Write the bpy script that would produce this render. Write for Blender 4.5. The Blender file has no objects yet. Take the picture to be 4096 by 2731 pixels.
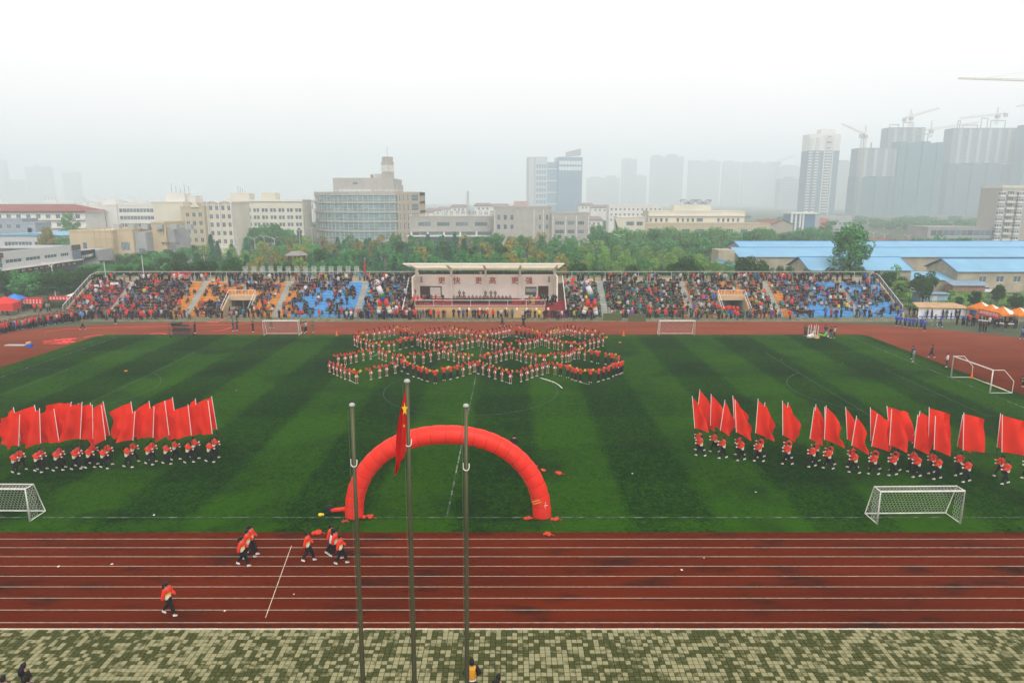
import bpy, bmesh, math, random
import numpy as np
from mathutils import Vector, Matrix

R = math.radians
random.seed(11)
rng = np.random.default_rng(11)
S = bpy.context.scene
COL = S.collection

# ------------------------------------------------------------------ camera
H, PITCH, F = 20.0, R(11.69), 2731.0      # camera height, tilt, focal length in photo pixels (24 mm on full frame)
cam = bpy.data.cameras.new("camera")
cam.lens, cam.sensor_width, cam.clip_start, cam.clip_end = 24.0, 36.0, 0.5, 12000.0
camo = bpy.data.objects.new("camera", cam)
camo.location = (0, 0, H)
camo.rotation_euler = (R(90) - PITCH, 0, 0)
COL.objects.link(camo)
S.camera = camo

# ------------------------------------------------------------------ sky: overcast, smoggy daylight
SUN_EL, SUN_ROT = R(46), R(164)
w = bpy.data.worlds.new("World")
S.world = w
w.use_nodes = True
nt = w.node_tree
nt.nodes.clear()
sky = nt.nodes.new("ShaderNodeTexSky")
sky.sky_type = 'NISHITA'
sky.sun_disc = False
sky.sun_elevation, sky.sun_rotation = SUN_EL, SUN_ROT
sky.dust_density, sky.air_density, sky.ozone_density = 7.0, 1.0, 1.0
hs = nt.nodes.new("ShaderNodeHueSaturation")
hs.inputs['Saturation'].default_value = 0.12
mx = nt.nodes.new("ShaderNodeMix")
mx.data_type = 'RGBA'
mx.inputs[0].default_value = 0.85         # the cloud deck: an even grey-white over the whole sky
mx.inputs[7].default_value = (10.3, 9.6, 9.3, 1)
bg = nt.nodes.new("ShaderNodeBackground")
bg.inputs['Strength'].default_value = 0.10
wo = nt.nodes.new("ShaderNodeOutputWorld")
nt.links.new(sky.outputs[0], hs.inputs['Color'])
nt.links.new(hs.outputs[0], mx.inputs[6])
cl = nt.nodes.new("ShaderNodeTexNoise")     # faint unevenness of the cloud deck
cl.inputs['Scale'].default_value, cl.inputs['Detail'].default_value = 2.2, 3.0
cm = nt.nodes.new("ShaderNodeMapRange")
cm.inputs['From Min'].default_value, cm.inputs['From Max'].default_value = 0.3, 0.7
cm.inputs['To Min'].default_value, cm.inputs['To Max'].default_value = 0.965, 1.035
nt.links.new(cl.outputs['Fac'], cm.inputs['Value'])
cs = nt.nodes.new("ShaderNodeVectorMath"); cs.operation = 'SCALE'
nt.links.new(mx.outputs[2], cs.inputs[0]); nt.links.new(cm.outputs[0], cs.inputs['Scale'])
nt.links.new(cs.outputs[0], bg.inputs[0])
nt.links.new(bg.outputs[0], wo.inputs[0])

sun = bpy.data.lights.new("sun", 'SUN')
sun.energy, sun.angle, sun.color = 1.5, R(40), (1.0, 0.965, 0.91)
suno = bpy.data.objects.new("sun", sun)
# nishita: rotation measured from +Y clockwise seen from above
sd = Vector((math.sin(SUN_ROT) * math.cos(SUN_EL), math.cos(SUN_ROT) * math.cos(SUN_EL), math.sin(SUN_EL)))
suno.rotation_euler = sd.to_track_quat('Z', 'Y').to_euler()
COL.objects.link(suno)

S.view_settings.view_transform = 'Standard'
S.view_settings.look = 'None'
S.view_settings.exposure = 0.55
S.view_settings.gamma = 1.0
S.view_settings.use_curve_mapping = False
S.cycles.max_bounces = 6
S.cycles.diffuse_bounces = 3
S.cycles.glossy_bounces = 2
S.cycles.transmission_bounces = 3
S.cycles.volume_bounces = 4
S.cycles.transparent_max_bounces = 8
S.cycles.use_denoising = True

# ------------------------------------------------------------------ photo pixel -> place
def ray(px, py):
    xc, yc = (px - 2048) / F, (1365.5 - py) / F
    return Vector((xc, math.cos(PITCH) + yc * math.sin(PITCH), -math.sin(PITCH) + yc * math.cos(PITCH)))

def G(px, py, z=0.0):
    d = ray(px, py)
    t = (z - H) / d.z
    return Vector((d.x * t, d.y * t, z))

def P(px, py, Y):
    d = ray(px, py)
    t = Y / d.y
    return Vector((d.x * t, Y, H + d.z * t))

def ZY(py, Y):
    return P(2048, py, Y).z

def XZ(px, Y, z):
    Zc = Y * math.cos(PITCH) + (H - z) * math.sin(PITCH)
    return (px - 2048) / F * Zc

# ------------------------------------------------------------------ materials
def newmat(name):
    m = bpy.data.materials.new(name)
    m.use_nodes = True
    return m, m.node_tree, m.node_tree.nodes["Principled BSDF"]

_M = {}
def M(name, col=None, rough=0.8, var=0.12, scale=1.5, metal=0.0, spec=0.15, bump=0.0, bscale=30.0, objcol=False, rand=0.0, coord='Object', trans=0.0):
    if name in _M:
        return _M[name]
    m, t, b = newmat(name)
    N, L = t.nodes, t.links
    b.inputs['Roughness'].default_value = rough
    b.inputs['Metallic'].default_value = metal
    b.inputs['Specular IOR Level'].default_value = spec
    tc = N.new("ShaderNodeTexCoord")
    nz = N.new("ShaderNodeTexNoise")
    nz.inputs['Scale'].default_value = scale
    nz.inputs['Detail'].default_value = 5
    L.new(tc.outputs[coord], nz.inputs['Vector'])
    mr = N.new("ShaderNodeMapRange")
    mr.inputs['From Min'].default_value, mr.inputs['From Max'].default_value = 0.3, 0.7
    mr.inputs['To Min'].default_value, mr.inputs['To Max'].default_value = 1 - var, 1 + var
    L.new(nz.outputs['Fac'], mr.inputs['Value'])
    fac = mr.outputs[0]
    if objcol or rand:
        oi = N.new("ShaderNodeObjectInfo")
    if rand:
        mr2 = N.new("ShaderNodeMapRange")
        mr2.inputs['To Min'].default_value, mr2.inputs['To Max'].default_value = 1 - rand, 1 + rand
        L.new(oi.outputs['Random'], mr2.inputs['Value'])
        mu = N.new("ShaderNodeMath"); mu.operation = 'MULTIPLY'
        L.new(fac, mu.inputs[0]); L.new(mr2.outputs[0], mu.inputs[1])
        fac = mu.outputs[0]
    vm = N.new("ShaderNodeVectorMath"); vm.operation = 'SCALE'
    if objcol:
        L.new(oi.outputs['Color'], vm.inputs[0])
    else:
        vm.inputs[0].default_value = col[:3]
    L.new(fac, vm.inputs['Scale'])
    L.new(vm.outputs[0], b.inputs['Base Color'])
    if bump:
        n2 = N.new("ShaderNodeTexNoise"); n2.inputs['Scale'].default_value = bscale
        L.new(tc.outputs[coord], n2.inputs['Vector'])
        bp = N.new("ShaderNodeBump"); bp.inputs['Strength'].default_value = bump
        bp.inputs['Distance'].default_value = 0.05
        L.new(n2.outputs['Fac'], bp.inputs['Height'])
        L.new(bp.outputs[0], b.inputs['Normal'])
    if trans:                                   # thin cloth lets some light through
        tl = N.new("ShaderNodeBsdfTranslucent"); L.new(vm.outputs[0], tl.inputs['Color'])
        ms = N.new("ShaderNodeMixShader"); ms.inputs[0].default_value = trans
        L.new(b.outputs[0], ms.inputs[1]); L.new(tl.outputs[0], ms.inputs[2])
        L.new(ms.outputs[0], N["Material Output"].inputs['Surface'])
    _M[name] = m
    return m

# ------------------------------------------------------------------ mesh builder
class MB:
    def __init__(s):
        s.v, s.f, s.m, s.T = [], [], [], None
    def _add(s, vs, fs, m):
        o = len(s.v)
        if s.T is not None:
            vs = [s.T @ Vector(p) for p in vs]
        s.v.extend([tuple(p) for p in vs])
        for f in fs:
            s.f.append(tuple(o + i for i in f)); s.m.append(m)
    def box(s, x0, x1, y0, y1, z0, z1, m=0, bottom=True):
        vs = [(x0,y0,z0),(x1,y0,z0),(x1,y1,z0),(x0,y1,z0),(x0,y0,z1),(x1,y0,z1),(x1,y1,z1),(x0,y1,z1)]
        fs = [(4,5,6,7),(0,1,5,4),(1,2,6,5),(2,3,7,6),(3,0,4,7)]
        if bottom: fs.append((3,2,1,0))
        s._add(vs, fs, m); return s
    def quad(s, a, b, c, d, m=0):
        s._add([a,b,c,d], [(0,1,2,3)], m); return s
    def poly(s, pts, m=0):
        s._add(pts, [tuple(range(len(pts)))], m); return s
    def extr(s, poly, d, m=0):
        """a polygon (list of points) pushed along d"""
        n = len(poly); d = Vector(d)
        vs = [Vector(p) for p in poly] + [Vector(p) + d for p in poly]
        fs = [tuple(range(n-1,-1,-1)), tuple(range(n,2*n))] + [(i,(i+1)%n,n+(i+1)%n,n+i) for i in range(n)]
        s._add(vs, fs, m); return s
    def tube(s, pts, r, n=8, m=0, cap=True):
        pts = [Vector(p) for p in pts]
        rs = r if isinstance(r, (list, tuple)) else [r]*len(pts)
        vs, fs = [], []
        up = None
        for i, p in enumerate(pts):
            d = (pts[min(i+1,len(pts)-1)] - pts[max(i-1,0)])
            d = d.normalized() if d.length > 1e-9 else Vector((0,0,1))
            if up is None:
                up = Vector((0,0,1)) if abs(d.z) < 0.9 else Vector((1,0,0))
            a = d.cross(up)
            if a.length < 1e-6: a = d.orthogonal()
            a.normalize(); b = a.cross(d).normalized(); up = b
            for k in range(n):
                t = 2*math.pi*k/n
                vs.append(p + (a*math.cos(t) + b*math.sin(t))*rs[i])
        for i in range(len(pts)-1):
            for k in range(n):
                fs.append((i*n+k, i*n+(k+1)%n, (i+1)*n+(k+1)%n, (i+1)*n+k))
        if cap:
            fs.append(tuple(range(n-1,-1,-1))); fs.append(tuple((len(pts)-1)*n+k for k in range(n)))
        s._add(vs, fs, m); return s
    def lathe(s, prof, n=12, m=0, c=(0,0,0), sx=1.0, sy=1.0):
        vs, fs = [], []
        for (r, z) in prof:
            for k in range(n):
                t = 2*math.pi*k/n
                vs.append((c[0]+r*math.cos(t)*sx, c[1]+r*math.sin(t)*sy, c[2]+z))
        for i in range(len(prof)-1):
            for k in range(n):
                fs.append((i*n+k, i*n+(k+1)%n, (i+1)*n+(k+1)%n, (i+1)*n+k))
        fs.append(tuple(range(n-1,-1,-1))); fs.append(tuple((len(prof)-1)*n+k for k in range(n)))
        s._add(vs, fs, m); return s
    def ball(s, c, r, n=10, m=0, sz=1.0):
        k = max(4, n//2)
        return s.lathe([(r*math.sin(math.pi*(i+0.15)/(k+0.3)), -r*sz*math.cos(math.pi*(i+0.15)/(k+0.3))) for i in range(k+1)], n, m, c)
    def mesh(s, name, mats, smooth=False):
        me = bpy.data.meshes.new(name)
        me.from_pydata(s.v, [], s.f)
        for x in (mats if isinstance(mats, (list, tuple)) else [mats]):
            me.materials.append(x)
        me.polygons.foreach_set("material_index", s.m)
        if smooth:
            me.polygons.foreach_set("use_smooth", [True]*len(s.f))
        me.update()
        return me

def link(name, me, parent=None, loc=(0,0,0), rz=0.0, mw=None):
    o = bpy.data.objects.new(name, me)
    if parent is not None: o.parent = parent
    if mw is not None: o.matrix_local = mw
    else:
        o.location = loc; o.rotation_euler = (0,0,rz)
    COL.objects.link(o)
    return o

def tag(o, label=None, cat=None, group=None, kind=None):
    if label: o['label'] = label
    if cat: o['category'] = cat
    if group: o['group'] = group
    if kind: o['kind'] = kind
    return o

def thing(name, label, cat, loc=(0,0,0), rz=0.0, group=None):
    o = bpy.data.objects.new(name, None)
    o.empty_display_size = 0.2
    o.location = loc; o.rotation_euler = (0,0,rz)
    COL.objects.link(o)
    return tag(o, label, cat, group)

def part(name, mb, mats, parent, smooth=False, kind=None, loc=(0,0,0), rz=0.0, label=None):
    o = link(name, mb.mesh(name, mats, smooth) if isinstance(mb, MB) else mb, parent, loc, rz)
    return tag(o, label=label, kind=kind)

def structure(name, mb, mats, smooth=False):
    return tag(link(name, mb.mesh(name, mats, smooth)), kind='structure')

ONES = "zero first second third fourth fifth sixth seventh eighth ninth tenth eleventh twelfth thirteenth fourteenth fifteenth sixteenth seventeenth eighteenth nineteenth".split()
CARD = "zero one two three four five six seven eight nine".split()
TENS = {2: ("twentieth", "twenty"), 3: ("thirtieth", "thirty"), 4: ("fortieth", "forty"), 5: ("fiftieth", "fifty"), 6: ("sixtieth", "sixty"), 7: ("seventieth", "seventy")}
def nth(n):
    if n < 20: return ONES[n]
    t, u = divmod(n, 10)
    return TENS[t][0] if u == 0 else TENS[t][1] + "-" + ONES[u]
# ================================================================== THE SETTING
CX, CY = -4.4, 70.9            # centre of the pitch
# ---- haze: one closed box round everything
def volume_mat():
    m = bpy.data.materials.new("haze"); m.use_nodes = True
    t = m.node_tree; t.nodes.clear()
    pv = t.nodes.new("ShaderNodeVolumePrincipled")
    pv.inputs['Color'].default_value = (0.86, 0.945, 1.0, 1)
    pv.inputs['Density'].default_value = HAZE
    pv.inputs['Anisotropy'].default_value = 0.1
    o = t.nodes.new("ShaderNodeOutputMaterial")
    t.links.new(pv.outputs[0], o.inputs['Volume'])
    return m
HAZE = 0.00084
structure("haze", MB().box(-3000, 3000, -400, 3600, -1.0, 215), volume_mat())['kind'] = 'stuff'

# ---- ground
structure("ground", MB().quad((-2950,-350,0),(2950,-350,0),(2950,3550,0),(-2950,3550,0)),
          M("earth", (0.060, 0.080, 0.040), 0.95, 0.35, 0.12))
structure("apron_ground", MB().quad((-105,113.0,0.004),(105,113.0,0.004),(105,131,0.004),(-105,131,0.004)),
          M("dry_grass_ground", (0.15, 0.145, 0.085), 0.95, 0.45, 1.1))

# ---- track: stadium-shaped red rubber sheet
R_IN, R_OUT, HALF = 32.85, 42.0, 49.0
def stadium(r, n=40):
    pts = []
    for k in range(n+1):
        t = -math.pi/2 + math.pi*k/n
        pts.append((CX + HALF + r*math.cos(t), CY + r*math.sin(t)))
    for k in range(n+1):
        t = math.pi/2 + math.pi*k/n
        pts.append((CX - HALF + r*math.cos(t), CY + r*math.sin(t)))
    return pts

def track_mat():
    m, t, b = newmat("red_rubber_track")
    N, L = t.nodes, t.links
    tc = N.new("ShaderNodeTexCoord")
    def noise(scale, vec=None, det=5):
        n = N.new("ShaderNodeTexNoise"); n.inputs['Scale'].default_value = scale; n.inputs['Detail'].default_value = det
        L.new(vec or tc.outputs['Object'], n.inputs['Vector']); return n.outputs['Fac']
    def rng_(v, a, bb, c=0.0, d=1.0):
        r = N.new("ShaderNodeMapRange"); r.inputs['From Min'].default_value = a; r.inputs['From Max'].default_value = bb
        r.inputs['To Min'].default_value = c; r.inputs['To Max'].default_value = d
        L.new(v, r.inputs['Value']); return r.outputs[0]
    def mix(f, a, bb):
        x = N.new("ShaderNodeMix"); x.data_type = 'RGBA'
        for s_, v in ((0, f), (6, a), (7, bb)):
            if isinstance(v, (tuple, float)): x.inputs[s_].default_value = v
            else: L.new(v, x.inputs[s_])
        return x.outputs[2]
    mp = N.new("ShaderNodeMapping"); mp.inputs['Scale'].default_value = (0.35, 1.0, 1.0)
    L.new(tc.outputs['Object'], mp.inputs['Vector'])
    c = mix(rng_(noise(0.25, mp.outputs[0]), 0.3, 0.7), (0.076, 0.0085, 0.0006, 1), (0.120, 0.0140, 0.0010, 1))
    c = mix(rng_(noise(0.07), 0.62, 0.72, 0, 0.55), c, (0.21, 0.032, 0.008, 1))
    st = N.new("ShaderNodeMath"); st.operation = 'MULTIPLY'
    L.new(rng_(noise(0.8, mp.outputs[0], 10), 0.52, 0.70, 0, .9), st.inputs[0])
    L.new(rng_(noise(0.16), 0.40, 0.55), st.inputs[1])
    c = mix(st.outputs[0], c, (0.011, 0.006, 0.004, 1))
    c = mix(rng_(noise(14, None, 8), 0.42, 0.72, 0, 0.55), c, (0.035, 0.008, 0.004, 1))
    sp = N.new("ShaderNodeSeparateXYZ"); L.new(tc.outputs['Object'], sp.inputs[0])
    dm = N.new("ShaderNodeMath"); dm.operation = 'MULTIPLY'      # the far straight is older, bleached and dusty
    L.new(rng_(sp.outputs['Y'], 70, 104, 0.0, 0.9), dm.inputs[0]); L.new(rng_(noise(0.3, mp.outputs[0], 6), 0.25, 0.6, 0.55, 1.0), dm.inputs[1])
    c = mix(dm.outputs[0], c, (0.225, 0.058, 0.030, 1))
    L.new(c, b.inputs['Base Color'])
    b.inputs['Roughness'].default_value = 0.75
    b.inputs['Specular IOR Level'].default_value = 0.0
    return m
trk = MB(); trk.poly([(x, y, 0.008) for x, y in stadium(R_OUT, 64)])
track = structure("running_track", trk, track_mat())
worn = M("worn_line_paint", (0.21, 0.085, 0.055), 0.8, 0.5, 1.0)
wline = M("white_line_paint", (0.52, 0.47, 0.37), 0.7, 0.3, 3.0)
for i in range(9):
    r = 33.0 + i*1.04
    a, b_ = stadium(r-0.016, 48), stadium(r+0.016, 48)
    mb = MB(); n = len(a)
    for k in range(n):
        j = (k+1) % n
        near_ = a[k][1] < 45 and a[j][1] < 45 and abs((a[k][0]+a[j][0])/2-CX) < HALF-.5
        mb.quad((*a[k],0.012), (*b_[k],0.012), (*b_[j],0.012), (*a[j],0.012), 0 if near_ else 1)
    part("lane_line", mb, [wline, worn], track)
# the oblique start line across the lanes
p0, p1 = G(1166, 2182), G(1062, 2470)
d = (p1-p0).normalized(); q = Vector((-d.y, d.x, 0))*0.017
part("start_line", MB().quad(*[(v.x, v.y, 0.016) for v in (p0-q, p1-q, p1+q, p0+q)]), wline, track)
# drain slots along both edges of the near straight
slot = MB().box(-0.14, 0.14, -0.025, 0.025, 0.0, 0.006).mesh("drain_slot", M("slot_black", (0.006,0.006,0.005), 0.9))
for yy in (29.33, 38.52):
    for k in range(64 if yy < 35 else 86):
        x = -22 + k*0.69 if yy < 35 else -30 + k*0.7
        link("drain_slot", slot, track, (x, yy, 0.0105))

# ---- grass pitch
def grass_mat():
    m, t, b = newmat("mown_grass")
    N, L = t.nodes, t.links
    tc = N.new("ShaderNodeTexCoord")
    sp = N.new("ShaderNodeSeparateXYZ"); L.new(tc.outputs['Object'], sp.inputs[0])
    def math_(op, a, bb=None):
        x = N.new("ShaderNodeMath"); x.operation = op
        for i, v in enumerate((a, bb)):
            if v is None: continue
            if isinstance(v, (int, float)): x.inputs[i].default_value = v
            else: L.new(v, x.inputs[i])
        return x.outputs[0]
    def noise(scale, vec=None, det=5):
        n = N.new("ShaderNodeTexNoise"); n.inputs['Scale'].default_value = scale; n.inputs['Detail'].default_value = det
        L.new(vec or tc.outputs['Object'], n.inputs['Vector']); return n.outputs['Fac']
    def rng_(v, a, bb, c=0.0, d=1.0):
        r = N.new("ShaderNodeMapRange"); r.inputs['From Min'].default_value = a; r.inputs['From Max'].default_value = bb
        r.inputs['To Min'].default_value = c; r.inputs['To Max'].default_value = d
        L.new(v, r.inputs['Value']); return r.outputs[0]
    def mix(f, a, bb):
        x = N.new("ShaderNodeMix"); x.data_type = 'RGBA'
        for s_, v in ((0, f), (6, a), (7, bb)):
            if isinstance(v, (tuple, float)): x.inputs[s_].default_value = v
            else: L.new(v, x.inputs[s_])
        return x.outputs[2]
    wob = rng_(noise(0.5), 0, 1, -0.6, 0.6)
    def band(axis, off, per):
        v = math_('ADD', math_('SUBTRACT', axis, off), wob)
        s_ = math_('SINE', math_('MULTIPLY', v, 2*math.pi/per))
        return rng_(s_, -0.22, 0.22)
    sx = band(sp.outputs['X'], 1.9, 11.2)
    sy = band(sp.outputs['Y'], 39.0, 15.0)
    f = math_('ADD', math_('MULTIPLY', sx, 0.56), math_('ADD', math_('MULTIPLY', sy, 0.20), 0.12))
    f = math_('MULTIPLY', f, rng_(noise(0.11), 0.25, 0.7, 0.55, 1.15))
    f = math_('ADD', f, rng_(noise(1.6, None, 8), 0.25, 0.75, -0.32, 0.36))
    mp = N.new("ShaderNodeMapping"); mp.inputs['Scale'].default_value = (1.0, 2.2, 1.0)
    L.new(tc.outputs['Object'], mp.inputs['Vector'])
    f = math_('ADD', f, rng_(noise(4.0, mp.outputs[0], 8), 0.32, 0.68, -0.55, 0.60))
    # lighter strip along the near touch line
    f = math_('ADD', f, math_('MULTIPLY', rng_(sp.outputs['Y'], 40.6, 40.1), rng_(noise(0.2), 0.4, 0.6, 0.05, 0.5)))
    c = mix(rng_(f, 0.0, 1.0), (0.0012, 0.0165, 0.0012, 1), (0.0200, 0.072, 0.0008, 1))
    f = math_('ADD', f, rng_(sp.outputs['Y'], 55, 100, 0.0, 0.14))
    # worn dark smears
    dk = math_('MULTIPLY', rng_(noise(0.16, None, 7), 0.52, 0.72), 0.7)
    c = mix(dk, c, (0.0016, 0.0110, 0.0024, 1))
    # dry bare spots by the edge
    c = mix(math_('MULTIPLY', rng_(noise(0.6, None, 6), 0.70, 0.78), 0.25), c, (0.09, 0.10, 0.035, 1))
    L.new(c, b.inputs['Base Color'])
    b.inputs['Roughness'].default_value = 0.9
    b.inputs['Specular IOR Level'].default_value = 0.0
    bp = N.new("ShaderNodeBump"); bp.inputs['Strength'].default_value = 0.9; bp.inputs['Distance'].default_value = 0.06
    L.new(noise(9.0, None, 8), bp.inputs['Height']); L.new(bp.outputs[0], b.inputs['Normal'])
    return m
def rrect(x0, x1, y0, y1, r, z, n=6):
    pts = []
    for cx, cy, a0 in ((x1-r,y0+r,-90),(x1-r,y1-r,0),(x0+r,y1-r,90),(x0+r,y0+r,180)):
        for k in range(n+1):
            t = R(a0 + 90*k/n); pts.append((cx+r*math.cos(t), cy+r*math.sin(t), z))
    return pts
GX0, GX1, GY0, GY1 = -62.4, 53.6, 38.75, 101.7
pitch = structure("grass_pitch", MB().poly(rrect(GX0, GX1, GY0, GY1, 1.6, 0.014)), grass_mat())
# faded chalk lines, broken where the paint has gone
def faded_mat(f0=0.47, f1=0.72):
    m, t, b = newmat("faded_line_paint")
    N, L = t.nodes, t.links
    tc = N.new("ShaderNodeTexCoord")
    n = N.new("ShaderNodeTexNoise"); n.inputs['Scale'].default_value = 1.3; n.inputs['Detail'].default_value = 6
    L.new(tc.outputs['Object'], n.inputs['Vector'])
    r = N.new("ShaderNodeMapRange"); r.inputs['From Min'].default_value = f0; r.inputs['From Max'].default_value = f1
    L.new(n.outputs['Fac'], r.inputs['Value'])
    x = N.new("ShaderNodeMix"); x.data_type = 'RGBA'
    x.inputs[6].default_value = (0.0055, 0.030, 0.009, 1); x.inputs[7].default_value = (0.24, 0.28, 0.23, 1)
    L.new(r.outputs[0], x.inputs[0]); L.new(x.outputs[2], b.inputs['Base Color'])
    b.inputs['Roughness'].default_value = 0.9
    return m
fl = faded_mat()
fl2 = faded_mat(0.58, 0.95)
def strip(pts, wd, z=0.018):
    mb = MB()
    for a, b2 in zip(pts[:-1], pts[1:]):
        a, b2 = Vector((*a, z)), Vector((*b2, z))
        d = (b2-a).normalized(); q = Vector((-d.y, d.x, 0))*wd/2
        mb.quad(a-q, b2-q, b2+q, a+q)
    return mb
PX0, PX1, PY0, PY1 = -59.0, 50.4, 40.75, 100.3
def seg(a, b2, n=24): return [(a[0]+(b2[0]-a[0])*k/n, a[1]+(b2[1]-a[1])*k/n) for k in range(n+1)]
for a, b2 in (((PX0,PY0),(PX1,PY0)), ((PX1,PY0+0.06),(PX1,PY1-0.06)), ((PX0,PY1),(PX1,PY1)), ((PX0,PY0+0.06),(PX0,PY1-0.06)), ((CX+0.2,PY0+0.06),(CX+0.2,PY1-0.06))):
    part("touch_line", strip(seg(a, b2), 0.10), fl, pitch)
part("centre_circle", strip([(CX+9.3*math.cos(2*math.pi*k/64), CY+9.0*math.sin(2*math.pi*k/64)) for k in range(65)], 0.10, 0.022), fl2, pitch)
for sg, ex in ((1, PX1), (-1, PX0)):
    for dx, hw in ((16.5, 18.5), (5.5, 9.0)):
        part("penalty_line", strip([(ex, CY-hw), (ex-sg*dx, CY-hw), (ex-sg*dx, CY+hw), (ex, CY+hw)], 0.10, 0.022), fl2, pitch)
    pts = []
    for k in range(17):
        t = R(-53 + 106*k/16)
        pts.append((ex - sg*11 - sg*9.15*math.cos(t), CY + 9.15*math.sin(t)))
    part("penalty_arc", strip(pts, 0.10, 0.022), fl2, pitch)
# white chalk marks under the dance formation
ch = M("fresh_chalk", (0.6, 0.6, 0.55), 0.9, 0.2)
for a, b2 in (((1475,868),(1530,848)),((2160,1512),(2215,1530)),((2318,1530),(2360,1538)),((1395,1520),(1425,1535)),((2020,1527),(2045,1537))):
    if a[1] < 1000: a = (a[0], a[1]+562); b2 = (b2[0], b2[1]+562)
    u, v = G(*a), G(*b2)
    part("chalk_mark", strip([(u.x,u.y),(v.x,v.y)], 0.07, 0.026), ch, pitch)
arc = [G(x, y) for x, y in ((2163,1512),(2190,1519),(2215,1528),(2235,1540),(2249,1553))]
part("chalk_mark", strip([(v.x, v.y) for v in arc], 0.12, 0.026), ch, pitch)

# ---- paving of square tiles in front of the track
def tile_mat():
    m, t, b = newmat("mossy_paver")
    N, L = t.nodes, t.links
    ge = N.new("ShaderNodeNewGeometry")
    sc = N.new("ShaderNodeVectorMath"); sc.operation = 'SCALE'; sc.inputs['Scale'].default_value = 4.0
    L.new(ge.outputs['Position'], sc.inputs[0])
    fl_ = N.new("ShaderNodeVectorMath"); fl_.operation = 'FLOOR'; L.new(sc.outputs[0], fl_.inputs[0])
    wn = N.new("ShaderNodeTexWhiteNoise"); wn.noise_dimensions = '2D'; L.new(fl_.outputs[0], wn.inputs['Vector'])
    def noise(scale, det=4):
        n = N.new("ShaderNodeTexNoise"); n.inputs['Scale'].default_value = scale; n.inputs['Detail'].default_value = det
        L.new(ge.outputs['Position'], n.inputs['Vector']); return n.outputs['Fac']
    def math_(op, a, bb):
        x = N.new("ShaderNodeMath"); x.operation = op
        for i, v in enumerate((a, bb)):
            if isinstance(v, (int, float)): x.inputs[i].default_value = v
            else: L.new(v, x.inputs[i])
        return x.outputs[0]
    s = math_('ADD', math_('MULTIPLY', wn.outputs['Value'], 0.85), math_('MULTIPLY', noise(0.30, 3), 0.95))
    s = math_('ADD', s, math_('MULTIPLY', noise(4.6, 3), 0.85))
    r = N.new("ShaderNodeMapRange"); r.inputs['From Min'].default_value = 1.22; r.inputs['From Max'].default_value = 1.52
    L.new(s, r.inputs['Value'])
    x = N.new("ShaderNodeMix"); x.data_type = 'RGBA'
    x.inputs[6].default_value = (0.058, 0.065, 0.020, 1); x.inputs[7].default_value = (0.262, 0.250, 0.135, 1)
    L.new(r.outputs[0], x.inputs[0])
    y = N.new("ShaderNodeMix"); y.data_type = 'RGBA'; y.blend_type = 'MULTIPLY'; y.inputs[0].default_value = 1.0
    L.new(x.outputs[2], y.inputs[6])
    r2 = N.new("ShaderNodeMapRange"); r2.inputs['To Min'].default_value = 0.72; r2.inputs['To Max'].default_value = 1.2
    L.new(noise(14.0, 6), r2.inputs['Value'])
    cb = N.new("ShaderNodeCombineColor")
    for i in range(3): L.new(r2.outputs[0], cb.inputs[i])
    L.new(cb.outputs[0], y.inputs[7])
    L.new(y.outputs[2], b.inputs['Base Color'])
    b.inputs['Roughness'].default_value = 0.9
    b.inputs['Specular IOR Level'].default_value = 0.03
    return m
pave = structure("pavement", MB().quad((-60,8,0.004),(60,8,0.004),(60,28.96,0.004),(-60,28.96,0.004)), M("joint_moss", (0.010, 0.013, 0.004), 0.95, 0.3))
tm = tile_mat()
tile_me = MB().box(0.014, 0.236, 0.014, 0.236, 0, 0.03, 0, False).mesh("tile", tm)
one = MB()
cnt = 0
for j in range(112, 28, -1):           # rows nearer than row 100 lie below the frame
    pass
rows = list(range(84, 116))            # y = j * 0.25
loose = []
for j in rows:
    for i in range(-112, 112):
        x, y = i*0.25, j*0.25
        vis = abs(x) < 0.757*(y*math.cos(PITCH) + H*math.sin(PITCH)) and y > 25.1
        if not vis and (y < 22.5 or abs(x) > 26): continue
        loose.append((0 if (vis and y < 25.6) else 1, x, y))
near = [t for t in loose if t[0] == 0][:300]
rest = [t for t in loose if t not in set(near)]
for _, x, y in near:
    o = link("tile", tile_me, pave, (x, y, 0.004))
    o.rotation_euler = (random.uniform(-.012, .012), random.uniform(-.012, .012), random.uniform(-.02, .02))
for _, x, y in rest:
    dz = random.uniform(0, 0.006)
    one.box(x+0.014, x+0.236, y+0.014, y+0.236, 0.004, 0.034+dz, 0, False)
part("tile", one, tm, pave, kind='stuff')
# pale kerb
km = M("pale_kerb", (0.50, 0.47, 0.36), 0.9, 0.4, 1.3)
kerb = MB().box(0.01, 0.99, 28.985, 29.10, 0.0, 0.035, 0, False).mesh("kerb_stone", km)
for i in range(-28, 28):
    link("kerb_stone", kerb, pave, (i, random.uniform(-.008,.008), 0))
# ================================================================== GRANDSTAND
SY0, RUN, RISE, NR = 117.5, 0.80, 0.42, 12
SX0, SX1 = -78.2, 68.0
YTOP = SY0 + RUN*NR                      # 127.1
ZTOP = RISE*NR                           # 5.04
PODX0, PODX1 = -17.6, 7.9
AISLES = [-70.5, -57.0, -41.4, -27.2, 16.3, 31.5, 46.9, 60.6]
VOMS = [(-50.8, -46.3), (37.2, 41.7)]
SECT = [(SX0, -59.8, 'red'), (-59.8, -38.6, 'orange'), (-38.6, PODX0-1.9, 'blue'), (PODX1+1.9, 29.6, 'green'), (29.6, 49.2, 'orange'), (49.2, SX1, 'blue')]
SC = {'red': (0.42, 0.035, 0.03), 'orange': (0.56, 0.22, 0.015), 'blue': (0.07, 0.29, 0.58), 'green': (0.012, 0.12, 0.04)}
sm = {k: M(k + "_painted_concrete", v, 0.75, 0.16, 0.9) for k, v in SC.items()}
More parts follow.
